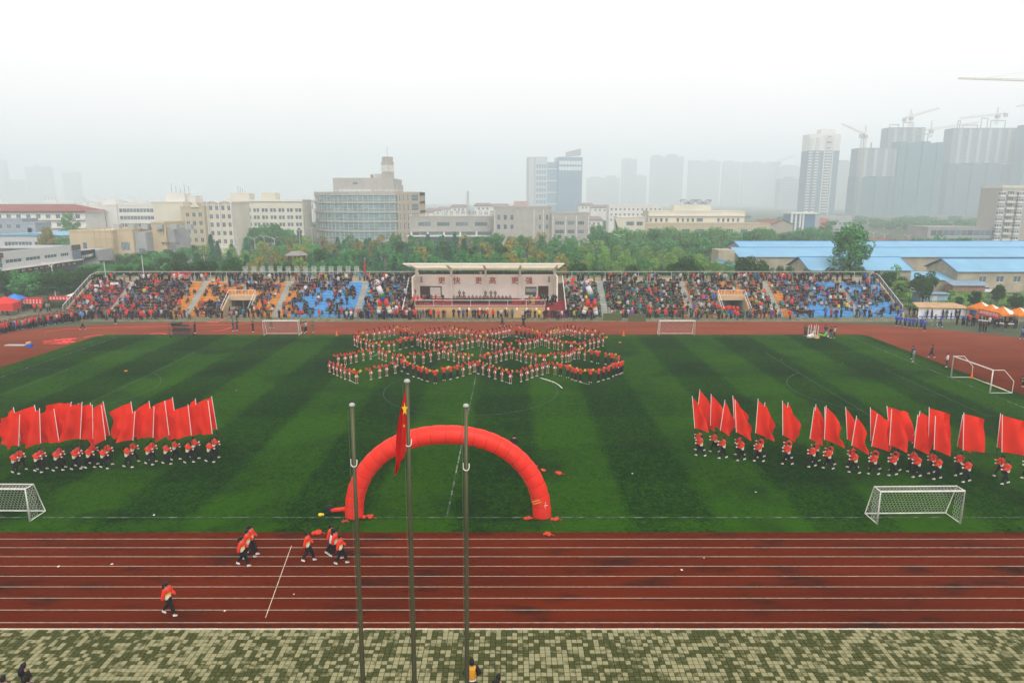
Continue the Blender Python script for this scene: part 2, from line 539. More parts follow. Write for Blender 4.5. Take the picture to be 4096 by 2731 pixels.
edge = {k: M(k + "_pale_edge", tuple(min(0.8, 0.55*c+0.20) for c in v), 0.75, 0.2, 0.9) for k, v in SC.items()}
beige = M("beige_render", (0.50, 0.36, 0.22), 0.85, 0.12, 0.5)
greyc = M("grey_stair_concrete", (0.33, 0.34, 0.31), 0.9, 0.15, 0.7)
dark = M("dark_void", (0.02, 0.022, 0.022), 0.9, 0.1)
railw = M("white_rail_paint", (0.72, 0.72, 0.68), 0.45, 0.06)
raild = M("dark_baluster_paint", (0.045, 0.06, 0.055), 0.6, 0.1)

stand = thing("grandstand", "long concrete grandstand with red, orange, blue and green tiers beyond the track", "grandstand", (0, SY0, 0))
def tiers(x0, x1, col, r0=0, r1=NR):
    for i in range(r0, r1):
        e = 0.002*(i % 2)
        mb = MB()
        mb.box(x0+e, x1-e, i*RUN, (i+1)*RUN+0.03, max(0, i*RISE-0.05), (i+1)*RISE-0.0, 0)
        mb.box(x0+e, x1-e, i*RUN-0.012, i*RUN+0.05, (i+1)*RISE-0.045, (i+1)*RISE+0.004, 1)
        part("seat_tier", mb, [sm[col], edge[col]], stand)
def cuts(x0, x1):
    xs = [(a-0.6, a+0.6) for a in AISLES if x0 < a < x1]
    out, c = [], x0
    for a, b in xs:
        out.append((c, a)); c = b
    out.append((c, x1)); return out
for x0, x1, col in SECT:
    for a, b in cuts(x0, x1):
        v = [q for q in VOMS if a < q[0] and q[1] < b]
        if v:
            q = v[0]
            tiers(a, q[0]-0.25, col); tiers(q[1]+0.25, b, col); tiers(q[0]-0.25, q[1]+0.25, col, 7, NR)
        else:
            tiers(a, b, col)
for a in AISLES:
    mb = MB()
    for i in range(NR*2):
        mb.box(a-0.6, a+0.6, i*RUN/2, (i+1)*RUN/2+0.02, max(0, i*RISE/2-0.05), (i+1)*RISE/2)
    part("aisle_stair", mb, greyc, stand)
# vomitories: beige lintel and slanting cheeks over a dark passage
for q0, q1 in VOMS:
    mb = MB()
    yb = 7*RUN
    mb.box(q0-0.25, q1+0.25, yb-1.2, yb+0.35, 2.35, 3.15, 0)
    for x in (q0-0.25, q1+0.05):
        mb.extr([(x, 0.3, 0), (x, yb+0.3, 0), (x, yb+0.3, 3.12), (x, yb-1.2, 3.0), (x, 0.3, 0.55)], (0.2, 0, 0), 0)
    part("entrance_surround", mb, beige, stand)
    mb = MB()
    mb.box(q0-0.04, q0+0.10, yb-0.8, yb+4, 0, 2.34).box(q1-0.10, q1+0.04, yb-0.8, yb+4, 0, 2.34).box(q0, q1, yb+4, yb+4.2, 0, 2.34)
    mb.box(q0+1.6, q0+1.8, yb+0.4, yb+4, 0, 2.34)
    part("passage_wall", mb, M("passage_grey", (0.25, 0.26, 0.24), 0.9), stand)
    mb = MB()
    for x in (q0-0.15, q1+0.15):
        mb.tube([(x, 0.4, 1.5), (x, yb-1.1, 4.15)], 0.045, 6)
        mb.tube([(x, 0.4, 0.7), (x, yb-1.1, 3.3)], 0.035, 6)
    mb.tube([(q0-0.15, yb-1.1, 4.15), (q1+0.15, yb-1.1, 4.15)], 0.045, 6)
    mb.tube([(q0-0.15, yb-1.1, 3.25), (q1+0.15, yb-1.1, 3.25)], 0.035, 6)
    for k in range(9):
        x = q0-0.15 + (q1-q0+0.3)*k/8
        mb.tube([(x, yb-1.1, 3.15), (x, yb-1.1, 4.15)], 0.025, 5)
    part("entrance_railing", mb, railw, stand)
# top walkway, parapet and railing
mb = MB().box(SX0, PODX0-0.3, NR*RUN+0.03, NR*RUN+2.0, 4.7, ZTOP-0.02).box(PODX1+0.3, SX1, NR*RUN+0.03, NR*RUN+2.0, 4.7, ZTOP-0.02)
part("top_walkway", mb, greyc, stand)
for a, b in ((SX0, PODX0-0.3), (PODX1+0.3, SX1)):
    part("parapet", MB().box(a, b, NR*RUN+2.0, NR*RUN+2.2, 0.0, ZTOP+0.62), beige, stand)
    mb = MB()
    y = NR*RUN+2.1
    mb.tube([(a, y, 6.75), (b, y, 6.75)], 0.038, 6)
    mb.tube([(a, y, 5.85), (b, y, 5.85)], 0.04, 6)
    n = int((b-a)/3.0)
    for k in range(n+1):
        x = a + (b-a)*k/n
        mb.tube([(x, y, 5.6), (x, y, 6.75)], 0.035, 5)
    part("top_rail", mb, railw, stand)
    mb = MB()
    n = int((b-a)/0.16)
    for k in range(n+1):
        x = a + (b-a)*k/n
        mb.box(x-0.011, x+0.011, y-0.011, y+0.011, 5.85, 6.72, 0, False)
    part("balusters", mb, raild, stand, kind='stuff')
# end walls with sloping rails
for x, sg in ((SX0, -1), (SX1, 1)):
    x0, x1 = (x-0.30, x-0.004) if sg < 0 else (x+0.004, x+0.30)
    mb = MB().extr([(x0, -0.2, 0), (x0, NR*RUN+2.2, 0), (x0, NR*RUN+2.2, ZTOP+0.62), (x0, NR*RUN, ZTOP+0.5), (x0, -0.2, 0.62)], (x1-x0, 0, 0))
    part("end_wall", mb, beige, stand)
    xm = (x0+x1)/2
    mb = MB()
    mb.tube([(xm, 0.3, 2.0), (xm, NR*RUN-0.4, 6.4), (xm, NR*RUN+2.1, 6.75)], 0.045, 6)
    for k in range(10):
        t = k/9; yy = 0.3 + t*(NR*RUN-0.7)
        mb.tube([(xm, yy, 0.6+t*4.8), (xm, yy, 2.0+t*4.4)], 0.03, 5)
    part("end_rail", mb, railw, stand)
    part("rail_panel", MB().extr([(xm-0.01, 0.4, 0.9), (xm-0.01, NR*RUN-0.4, 5.6), (xm-0.01, NR*RUN-0.4, 6.3), (xm-0.01, 0.4, 1.95)], (0.02, 0, 0)), M("rail_mesh_grey", (0.13, 0.15, 0.14), 0.8), stand)

# ================================================================== REVIEWING STAND (middle)
pod = thing("reviewing_stand", "pale reviewing stand with flat canopy and red characters in the middle of the grandstand", "pavilion", (0, SY0, 0))
rcarpet = M("red_carpet", (0.26, 0.022, 0.022), 0.95, 0.15)
pwall = M("pale_pink_render", (0.90, 0.85, 0.80), 0.85, 0.06, 0.35)
white = M("white_paint", (0.72, 0.71, 0.66), 0.6, 0.07)
PX0, PX1 = PODX0, PODX1
part("platform_base", MB().box(PX0+0.8, PX1-2.2, -0.6, 7.4, 0, 1.95), M("ochre_render", (0.50, 0.32, 0.15), 0.85, 0.12, 0.5), pod)
part("platform_floor", MB().box(PX0+0.7, PX1-2.1, -0.65, 7.45, 1.952, 2.04).box(PX0+1.2, PX1-2.4, 4.4, 7.45, 2.042, 2.3), rcarpet, pod)
part("back_wall", MB().box(PX0-0.3, PX1+0.3, 7.5, 7.8, 0, 6.65).box(PX0-0.3, PX1+0.3, 7.46, 7.5, 4.6, 4.66), pwall, pod)
for x in (PX0-0.3, PX1+0.05):
    part("side_wall", MB().box(x, x+0.25, 3.8, 7.5, 2.0, 6.6), pwall, pod)
part("side_wall", MB().box(PX0-0.28, PX0+0.0, 7.8, 11.7, 0, 6.6).box(PX1, PX1+0.28, 7.8, 11.7, 0, 6.6), pwall, pod)
part("rear_walkway", MB().box(PX0, PX1, 7.8, 11.6, 5.2, 5.4), greyc, pod)
part("walkway_wall", MB().box(PX0, PX1, 11.4, 11.6, 5.4, 6.75), M("dark_green_wall", (0.022, 0.032, 0.024), 0.8), pod)
# canopy tilted up towards the field
mb = MB()
mb.extr([(PX0-0.9, -0.6, 9.20), (PX0-0.9, 10.4, 7.55), (PX0-0.9, 10.4, 7.72), (PX0-0.9, -0.6, 9.37)], (PX1-PX0+1.8, 0, 0))
roof = part("canopy_roof", mb, M("canopy_membrane", (0.80, 0.76, 0.66), 0.8, 0.08, 0.4, trans=.88), pod)
part("canopy_edge", MB().tube([(PX0-1.0, -0.66, 9.32), (PX1+1.0, -0.66, 9.32)], 0.14, 8), white, pod)
part("canopy_beam", MB().box(PX0-0.2, PX1+0.2, 8.6, 8.8, 7.35, 7.72), white, pod)
COLX = [PX0+0.1, PX0+6.45, PX0+12.75, PX0+19.05, PX1-0.1]
for x in COLX:
    mb = MB()
    mb.extr([(x-0.16, 7.0, 6.2), (x-0.16, 7.6, 6.2), (x-0.16, 9.2, 7.6), (x-0.16, -0.4, 9.1), (x-0.16, -0.4, 8.95), (x-0.16, 6.4, 7.75)], (0.32, 0, 0))
    mb.box(x-0.26, x+0.26, 6.95, 7.44, 2.05, 6.6)
    part("column", mb, M("pale_column", (0.80, 0.76, 0.70), 0.8, 0.06), pod)
for x in (PX0-1.2, PX1+0.9):
    part("floodlight", MB().box(x, x+0.4, -0.9, -0.55, 8.95, 9.2), M("lamp_housing", (0.05,0.05,0.05), 0.5), pod)
for x in (PX0+0.9, PX1-1.3):
    part("loudspeaker", MB().box(x, x+0.35, 6.6, 6.9, 5.3, 6.4), M("speaker_grey", (0.28,0.30,0.29), 0.7), pod)
# doors, window, screen
brown = M("brown_door", (0.07, 0.032, 0.022), 0.6, 0.1)
part("door", MB().box(PX0+0.7, PX0+2.5, 7.40, 7.46, 2.3, 4.55), brown, pod)
part("door", MB().box(PX1-3.1, PX1-1.2, 7.40, 7.46, 2.3, 4.55), brown, pod)
glass = M("window_glass", (0.035, 0.05, 0.055), 0.12, 0.1, spec=0.6)
frm = M("window_frame_grey", (0.32, 0.34, 0.33), 0.5)
wo_ = part("window", MB().box(XZ(2123,125,4)-1, XZ(2123,125,4)+1.05, 7.42, 7.46, 2.9, 4.4), M("shutter_grey", (0.10, 0.12, 0.11), 0.6), pod)
part("pane", MB().box(XZ(2123,125,4)-0.9, XZ(2123,125,4)+0.95, 7.38, 7.42, 3.45, 4.1), M("pale_glass", (0.35, 0.4, 0.38), 0.3), wo_)
sc = part("screen_frame", MB().box(XZ(1718,125,3)-0.1, XZ(1765,125,3)+0.1, 7.40, 7.46, 2.5, 4.5), M("screen_frame_dark", (0.06, 0.065, 0.06), 0.5), pod)
part("screen", MB().box(XZ(1718,125,3)+0.15, XZ(1765,125,3)-0.1, 7.37, 7.40, 2.6, 4.3), white, sc)
# front railing
mb = MB()
xa, xb = PX0+0.8, PX1-2.2
for z, r in ((3.05, 0.05), (2.12, 0.045)):
    mb.tube([(xa, -0.5, z), (xb, -0.5, z)], r, 6)
for k in range(8):
    x = xa + (xb-xa)*k/7
    mb.tube([(x, -0.5, 2.04), (x, -0.5, 3.05)], 0.035, 5)
part("front_rail", mb, railw, pod)
mb = MB()
n = int((xb-xa)/0.17)
for k in range(n):
    x = xa + (xb-xa)*(k+0.5)/n
    mb.box(x-0.012, x+0.012, -0.512, -0.488, 2.12, 3.02, 0, False)
part("balusters", mb, raild, pod, kind='stuff')
# stairs and slanting handrails at both ends
for x0, x1 in ((PX0-1.5, PX0+0.75), (PX1-2.1, PX1+1.5)):
    mb = MB()
    for i in range(14):
        mb.box(x0, x1, -0.4+i*0.34, 4.4 if i == 13 else -0.4+(i+1)*0.34+0.02, max(0, i*0.165-0.06), (i+1)*0.165)
    part("stair", mb, rcarpet, pod)
for x in (PX0-1.55, PX1+1.55):
    mb = MB()
    mb.tube([(x, -0.3, 1.1), (x, 4.4, 3.4), (x, 9.6, 6.2)], 0.07, 6).tube([(x, -0.3, 0.6), (x, 9.6, 5.6)], 0.05, 6)
    for k in range(8):
        t = k/7
        mb.tube([(x, -0.3+9.9*t, 0.2+4.8*t), (x, -0.3+9.9*t, 1.1+5.1*t)], 0.035, 5)
    part("stair_rail", mb, railw, pod)
# red characters on the wall
redpaint = M("dark_red_letters", (0.40, 0.012, 0.012), 0.6, 0.06)
def text_mesh(s, size, mat, depth=0.03, name="letter"):
    cu = bpy.data.curves.new(name, 'FONT')
    cu.body = s; cu.size = size; cu.align_x = 'CENTER'; cu.align_y = 'CENTER'; cu.extrude = depth; cu.resolution_u = 2
    o = bpy.data.objects.new(name, cu); COL.objects.link(o)
    dg = bpy.context.evaluated_depsgraph_get()
    me = bpy.data.meshes.new_from_object(o.evaluated_get(dg))
    bpy.data.objects.remove(o)
    me.materials.clear(); me.materials.append(mat); me.name = name
    return me
UPR = Matrix.Rotation(R(90), 4, 'X')
for px, c in ((1767,"更"),(1827,"快"),(1914,"更"),(1970,"高"),(2059,"更"),(2116,"强")):
    me = text_mesh(c, 1.38, redpaint, 0.04)
    o = link("letter", me, pod, mw=Matrix.Translation((XZ(px,125,5.5), 7.42, ZY(1123.5, 125.0))) @ UPR)
# notices on the base
for px in (1838,1876,1919,1950,2026,2068,2108,2146,2193):
    part("notice", MB().box(XZ(px,116.9,1.6)-0.16, XZ(px,116.9,1.6)+0.16, -0.62, -0.60, 1.35, 1.8), white, pod)

# committee table and lectern on the platform
xt0, xt1 = XZ(1809,120.5,2.4), XZ(2048,120.5,2.4)
tb = thing("committee_table", "long committee table under a black cloth on the reviewing stand", "table", ((xt0+xt1)/2, 120.6, 2.04))
hw = (xt1-xt0)/2
part("table_cloth", MB().box(-hw, hw, -0.35, 0.35, 0.0, 0.80), M("black_cloth", (0.012,0.011,0.012), 0.9), tb)
for k in range(15):
    x = -hw+0.6 + k*(2*hw-1.2)/14
    part("name_card", MB().box(x-0.14, x+0.14, -0.28, -0.20, 0.802, 0.98), M("red_card", (0.5,0.05,0.03), 0.8), tb)
lx = XZ(2127,119.5,2.5)
le = thing("lectern", "tan wooden lectern on the right half of the reviewing stand", "lectern", (lx, 119.6, 2.04))
part("lectern_body", MB().box(-0.55, 0.55, -0.3, 0.3, 0, 1.05), M("varnished_wood", (0.45,0.24,0.06), 0.5, 0.15), le)
part("lectern_top", MB().extr([(-0.62,-0.38,1.05),(-0.62,0.35,1.05),(-0.62,0.35,1.22),(-0.62,-0.38,1.10)], (1.24,0,0)), M("varnished_wood"), le)

# ---- lattice letter frames on the rear rail
ffm = M("galvanised_frame", (0.55, 0.58, 0.56), 0.5, 0.08, metal=0.0)
chars = "水利电力职业技术学院欢迎您"
fr = MB()
for x in (-0.36, 0.36):
    for y in (0, 0.5):
        fr.tube([(x, y, 0), (x, y, 2.75)], 0.028, 5)
for z in (1.3, 1.95, 2.35, 2.73):
    fr.tube([(-0.36,0,z),(0.36,0,z)], 0.022, 5); fr.tube([(-0.36,0.5,z),(0.36,0.5,z)], 0.022, 5)
    for x in (-0.36, 0.36): fr.tube([(x,0,z),(x,0.5,z)], 0.022, 5)
fr.tube([(-0.36,0.5,0.1),(0.36,0.5,1.3)], 0.02, 5)
frame_me = fr.mesh("sign_frame", ffm)
stroke = MB()
letters = []
for v in range(4):
    mb = MB(); rr = random.Random(v)
    for k in range(4):
        z = 1.45 + k*0.32
        mb.box(-0.28+rr.random()*.1, 0.28-rr.random()*.1, 0.20, 0.25, z, z+0.045)
    for k in range(3):
        x = -0.2 + k*0.2 + rr.uniform(-.04,.04)
        mb.box(x, x+0.05, 0.252, 0.29, 1.45+rr.random()*.3, 2.55-rr.random()*.35)
    letters.append(mb.mesh("letter_back", ffm))
for k in range(14):
    px = 977 + k*34.4
    t = thing("sign_frame", f"{nth(k+1)} tall metal letter frame from the left along the grandstand's top rail", "sign frame", (XZ(px,129.3,6.3), 129.75, 4.9), 0, "metal letter frames on the top rail")
    link("lattice", frame_me, t); link("letter_back", letters[k % 4], t)

# furled red flag leaning on the top rail, cloth banner on it
fp = thing("furled_flag", "furled red flag on a pole at the top rail left of the reviewing stand", "flag", tuple(P(1457,1092,128.6)))
part("pole", MB().tube([(0,0,-0.9),(0.25,0,2.9)], 0.03, 6), railw, fp)
part("cloth", MB().tube([(0.03,-0.05,-0.6),(0.06,-0.05,0.4),(0.2,-0.05,1.6),(0.24,-0.05,2.3)], [0.13,0.16,0.15,0.05], 7), M("flag_red", (0.70,0.025,0.015), 0.7, 0.05, trans=.3), fp)
bx0, bx1 = XZ(680,129.2,6.2), XZ(768,129.2,6.2)
bn = thing("rail_banner", "red slogan banner tied along the top rail above the red seats", "banner", ((bx0+bx1)/2, 129.45, 5.75))
part("cloth", MB().box(-(bx1-bx0)/2, (bx1-bx0)/2, -0.02, 0, 0, 0.95), M("flag_red"), bn)
# ================================================================== PEOPLE
def skin_mesh(name, verts, edges, rad, sub=1, root=0):
    me = bpy.data.meshes.new(name + "_src")
    me.from_pydata(verts, edges, [])
    o = bpy.data.objects.new(name + "_src", me); COL.objects.link(o)
    md = o.modifiers.new("skin", 'SKIN'); md.use_smooth_shade = True
    sv = me.skin_vertices[0].data
    for i, r in enumerate(rad):
        sv[i].radius = r if isinstance(r, tuple) else (r, r)
        sv[i].use_root = (i == root)
    if sub:
        sb = o.modifiers.new("sub", 'SUBSURF'); sb.levels = sub; sb.render_levels = sub
    dg = bpy.context.evaluated_depsgraph_get()
    out = bpy.data.meshes.new_from_object(o.evaluated_get(dg))
    out.name = name
    bpy.data.objects.remove(o); bpy.data.meshes.remove(me)
    return out

def setmat(me, *mats):
    me.materials.clear()
    for m in mats: me.materials.append(m)
    return me

skinm = M("skin", (0.34, 0.19, 0.12), 0.6, 0.05, rand=0.12)
hairm = M("black_hair", (0.010, 0.008, 0.008), 0.5, 0.1)
shoem = M("white_shoe", (0.62, 0.62, 0.60), 0.6, 0.05, rand=0.15)
redtop = M("red_sports_shirt", (0.66, 0.030, 0.016), 0.8, 0.06, rand=0.08)
blackt = M("black_trousers", (0.008, 0.008, 0.010), 0.85, 0.1)
clothm = M("dyed_cloth", None, 0.85, 0.10, objcol=True)
whitec = M("white_cloth", (0.74, 0.72, 0.70), 0.8, 0.05)
redsk = M("dark_red_pleat", (0.42, 0.018, 0.022), 0.8, 0.05)

STAND = dict(pelvis=(0,0,.92), chest=(0,0,1.24), nb=(0,-.01,1.42), neck=(0,.0,1.48), head=(0,.015,1.59), top=(0,.0,1.67),
    kR=(.10,.02,.50), aR=(.11,-.02,.09), tR=(.12,.13,.045), kL=(-.10,.02,.50), aL=(-.11,-.02,.09), tL=(-.12,.13,.045),
    sR=(.18,-.01,1.37), eR=(.25,.0,1.10), hR=(.27,.10,.86), sL=(-.18,-.01,1.37), eL=(-.25,.0,1.10), hL=(-.27,.10,.86))
def pose(**k):
    d = dict(STAND); d.update(k); return d
ORDER = ['pelvis','chest','nb','neck','head','top','kR','aR','tR','kL','aL','tL','sR','eR','hR','sL','eL','hL']
EDGES = [('pelvis','chest'),('chest','nb'),('nb','neck'),('neck','head'),('head','top'),
         ('pelvis','kR'),('kR','aR'),('aR','tR'),('pelvis','kL'),('kL','aL'),('aL','tL'),
         ('nb','sR'),('sR','eR'),('eR','hR'),('nb','sL'),('sL','eL'),('eL','hL')]
RAD = dict(pelvis=(.145,.10), chest=(.15,.10), nb=(.085,.07), neck=.05, head=(.085,.098), top=(.055,.06),
           kR=.062, aR=.042, tR=.032, kL=.062, aL=.042, tL=.032, sR=.062, eR=.043, hR=.036, sL=.062, eL=.043, hL=.036)
def body_mesh(name, ps, slim=1.0, sub=1):
    idx = {k: i for i, k in enumerate(ORDER)}
    rad = [tuple(np.array(RAD[k] if isinstance(RAD[k], tuple) else (RAD[k],)*2)*(slim if k not in ('head','top','neck') else 1)) for k in ORDER]
    return skin_mesh(name, [ps[k] for k in ORDER], [(idx[a], idx[b]) for a, b in EDGES], rad, sub)
def sub_mesh(name, ps, keys, edges, rads, sub=1):
    idx = {k: i for i, k in enumerate(keys)}
    return skin_mesh(name, [ps[k] for k in keys], [(idx[a], idx[b]) for a, b in edges], rads, sub)
def lerp(a, b, t): return tuple(a[i] + (b[i]-a[i])*t for i in range(3))

def top_mesh(name, ps, sleeve=1.0, grow=.02, hem=.80):
    q = dict(ps)
    q['hem'] = (ps['pelvis'][0], ps['pelvis'][1], hem)
    keys, ed, rd = ['hem','chest','nb'], [('hem','chest'),('chest','nb')], [(.145+grow,.105+grow),(.155+grow,.105+grow),(.075+grow,.06+grow)]
    for s_ in 'RL':
        q['s2'+s_] = ps['s'+s_]; keys.append('s2'+s_); ed.append(('nb','s2'+s_)); rd.append(.062+grow)
        if sleeve > 0:
            if sleeve <= 1:
                q['e2'+s_] = lerp(ps['s'+s_], ps['e'+s_], sleeve); keys.append('e2'+s_); ed.append(('s2'+s_,'e2'+s_)); rd.append(.058+grow)
            else:
                q['e2'+s_] = ps['e'+s_]; keys.append('e2'+s_); ed.append(('s2'+s_,'e2'+s_)); rd.append(.048+grow)
                q['h2'+s_] = lerp(ps['e'+s_], ps['h'+s_], sleeve-1); keys.append('h2'+s_); ed.append(('e2'+s_,'h2'+s_)); rd.append(.040+grow)
    return sub_mesh(name, q, keys, ed, rd)
def trousers_mesh(name, ps, grow=.026):
    q = dict(ps); q['w'] = (ps['pelvis'][0], ps['pelvis'][1], ps['pelvis'][2]+.13)
    keys = ['w','pelvis','kR','a2R','kL','a2L']
    for s_ in 'RL': q['a2'+s_] = lerp(ps['k'+s_], ps['a'+s_], .93)
    return sub_mesh(name, q, keys, [('w','pelvis'),('pelvis','kR'),('kR','a2R'),('pelvis','kL'),('kL','a2L')],
                    [(.135+grow,.10+grow),(.145+grow,.105+grow),.068+grow,.055+grow,.068+grow,.055+grow])
def shoe_mesh():
    mb = MB()
    mb.extr([(-.036,-.055,0),(.036,-.055,0),(.042,.09,0),(.026,.145,0),(-.026,.145,0),(-.042,.09,0)], (0,0,.04))
    mb.extr([(-.032,-.055,.04),(.032,-.055,.04),(.034,.04,.04),(.02,.115,.04),(-.02,.115,.04),(-.034,.04,.04)], (0,-.01,.035))
    return mb.mesh("shoe", shoem)
SHOE = shoe_mesh()
def hair_mesh(ps, tail=None):
    hx, hy, hz = ps['head']
    mb = MB()
    n = 10
    vs, fs = [], []
    prof = [(.02,.128),(.078,.108),(.108,.052),(.110,-.01),(.098,-.065)]
    for i, (r, z) in enumerate(prof):
        for k in range(n):
            t = 2*math.pi*k/n
            fy = math.sin(t)
            zz = z + (.095*max(0, fy-.05) if i >= 2 else 0)        # fringe: higher over the face
            vs.append((hx + r*.93*math.cos(t), hy - .012 + r*1.05*fy, hz + zz))
    for i in range(len(prof)-1):
        for k in range(n):
            fs.append((i*n+k, (i+1)*n+k, (i+1)*n+(k+1)%n, i*n+(k+1)%n))
    fs.append(tuple(range(n)))
    mb._add(vs, fs, 0)
    if tail == 'long':
        mb.tube([(hx,hy-.09,hz+.03),(hx,hy-.135,hz-.08),(hx+.01,hy-.14,hz-.26),(hx,hy-.12,hz-.42)], [.07,.105,.10,.03], 7)
    elif tail == 'pony':
        mb.tube([(hx,hy-.09,hz+.05),(hx+.02,hy-.17,hz-.0),(hx+.03,hy-.17,hz-.18),(hx+.02,hy-.15,hz-.30)], [.03,.05,.05,.012], 7)
    elif tail == 'bob':
        mb.tube([(hx,hy-.05,hz+.02),(hx,hy-.07,hz-.13)], [.10,.105], 9)
    return mb.mesh("hair", hairm, True)
def skirt_mesh(ps):
    mb = MB()
    n = 24
    c = ps['pelvis']
    prof = [(.125,.10),(.165,.0),(.218,-.17)]
    vs, fs, ms = [], [], []
    for i, (r, z) in enumerate(prof):
        for k in range(n):
            t = 2*math.pi*k/n
            rr = r + (.010*(1 if (k//2) % 2 else -1))*i
            vs.append((c[0]+rr*math.cos(t), c[1]+rr*.82*math.sin(t), c[2]+z))
    o = len(mb.v)
    for i in range(2):
        for k in range(n):
            mb.v.extend([])
            fs.append(((i*n+k), (i*n+(k+1)%n), ((i+1)*n+(k+1)%n), ((i+1)*n+k)))
            ms.append(1 if k % 6 in (0, 1, 2) else 0)
    mb._add(vs, fs, 0); mb.m = ms
    b0 = [(c[0]+.232*math.cos(2*math.pi*k/n), c[1]+.232*.82*math.sin(2*math.pi*k/n), c[2]-.17) for k in range(n)]
    for k in range(n):
        a, b = Vector(b0[k]), Vector(b0[(k+1) % n])
        mb.quad(a, b, b+Vector((0,0,.03)), a+Vector((0,0,.03)), 1)
    return mb.mesh("skirt", [whitec, redsk])

# ---- jacket with a red yoke fading through yellow to white, red hem: one garment, coloured by height
def jacket_mat():
    m, t, b = newmat("graded_sports_jacket")
    N, L = t.nodes, t.links
    tc = N.new("ShaderNodeTexCoord"); sp = N.new("ShaderNodeSeparateXYZ"); L.new(tc.outputs['Object'], sp.inputs[0])
    mr = N.new("ShaderNodeMapRange"); mr.inputs['From Min'].default_value = .79; mr.inputs['From Max'].default_value = 1.44
    L.new(sp.outputs['Z'], mr.inputs['Value'])
    cr = N.new("ShaderNodeValToRGB"); e = cr.color_ramp.elements
    e[0].position, e[0].color = 0.0, (0.60,.025,.016,1)
    e[1].position, e[1].color = 1.0, (0.68,.035,.016,1)
    for p, c in ((.10,(0.60,.025,.016,1)),(.115,(.74,.72,.64,1)),(.32,(.74,.72,.62,1)),(.47,(.74,.58,.10,1)),(.58,(.70,.30,.05,1)),(.65,(.68,.04,.018,1))):
        x = e.new(p); x.color = c
    L.new(mr.outputs[0], cr.inputs[0]); L.new(cr.outputs[0], b.inputs['Base Color'])
    b.inputs['Roughness'].default_value = .75
    return m
jackm = jacket_mat()
redsleeve = M("red_sleeve", (0.68, 0.035, 0.016), 0.75, 0.05)
def jacket_mesh(name, ps, trunk, sleeve):
    me = top_mesh(name, ps, 1.9, .044, .76)
    setmat(me, trunk, sleeve)
    arms = []
    for s_ in 'RL':
        arms += [(Vector(ps['s'+s_]), Vector(ps['e'+s_])), (Vector(ps['e'+s_]), Vector(ps['h'+s_]))]
    tr = [(Vector((ps['pelvis'][0],ps['pelvis'][1],.76)), Vector(ps['chest'])), (Vector(ps['chest']), Vector(ps['nb']))]
    def dist(p, ab):
        a, b = ab; d = b-a; t = max(0, min(1, (p-a).dot(d)/max(1e-6, d.length_squared))); return (p-a-d*t).length
    for f in me.polygons:
        c = f.center
        if min(dist(c, x)-.05 for x in arms) < min(dist(c, x)-.13 for x in tr): f.material_index = 1
    return me

ARMS_UP = dict(eR=(.26,.08,1.13), hR=(.24,.32,1.24), eL=(-.26,.08,1.13), hL=(-.24,.32,1.24))
ARMS_WIDE = dict(eR=(.33,.05,1.18), hR=(.44,.24,1.30), eL=(-.33,.05,1.18), hL=(-.44,.24,1.30))
HANDS_FRONT = dict(eR=(.25,-.02,1.12), hR=(.06,.20,1.12), eL=(-.25,-.02,1.12), hL=(-.06,.20,1.10))
STRIDE1 = dict(kR=(.09,.20,.51), aR=(.09,.30,.10), tR=(.09,.44,.09), kL=(-.09,-.06,.50), aL=(-.09,-.38,.16), tL=(-.09,-.28,.05))
STRIDE2 = dict(kL=(-.09,.20,.51), aL=(-.09,.28,.09), tL=(-.09,.42,.06), kR=(.09,-.04,.50), aR=(.09,-.32,.14), tR=(.09,-.22,.04))
FLAGARMS = dict(eR=(.21,.12,1.16), hR=(.06,.42,1.30), eL=(-.22,.08,1.12), hL=(.0,.42,1.06))
SWING = dict(eR=(.25,-.08,1.10), hR=(.26,-.10,.88), eL=(-.25,.06,1.10), hL=(-.22,.26,.96))

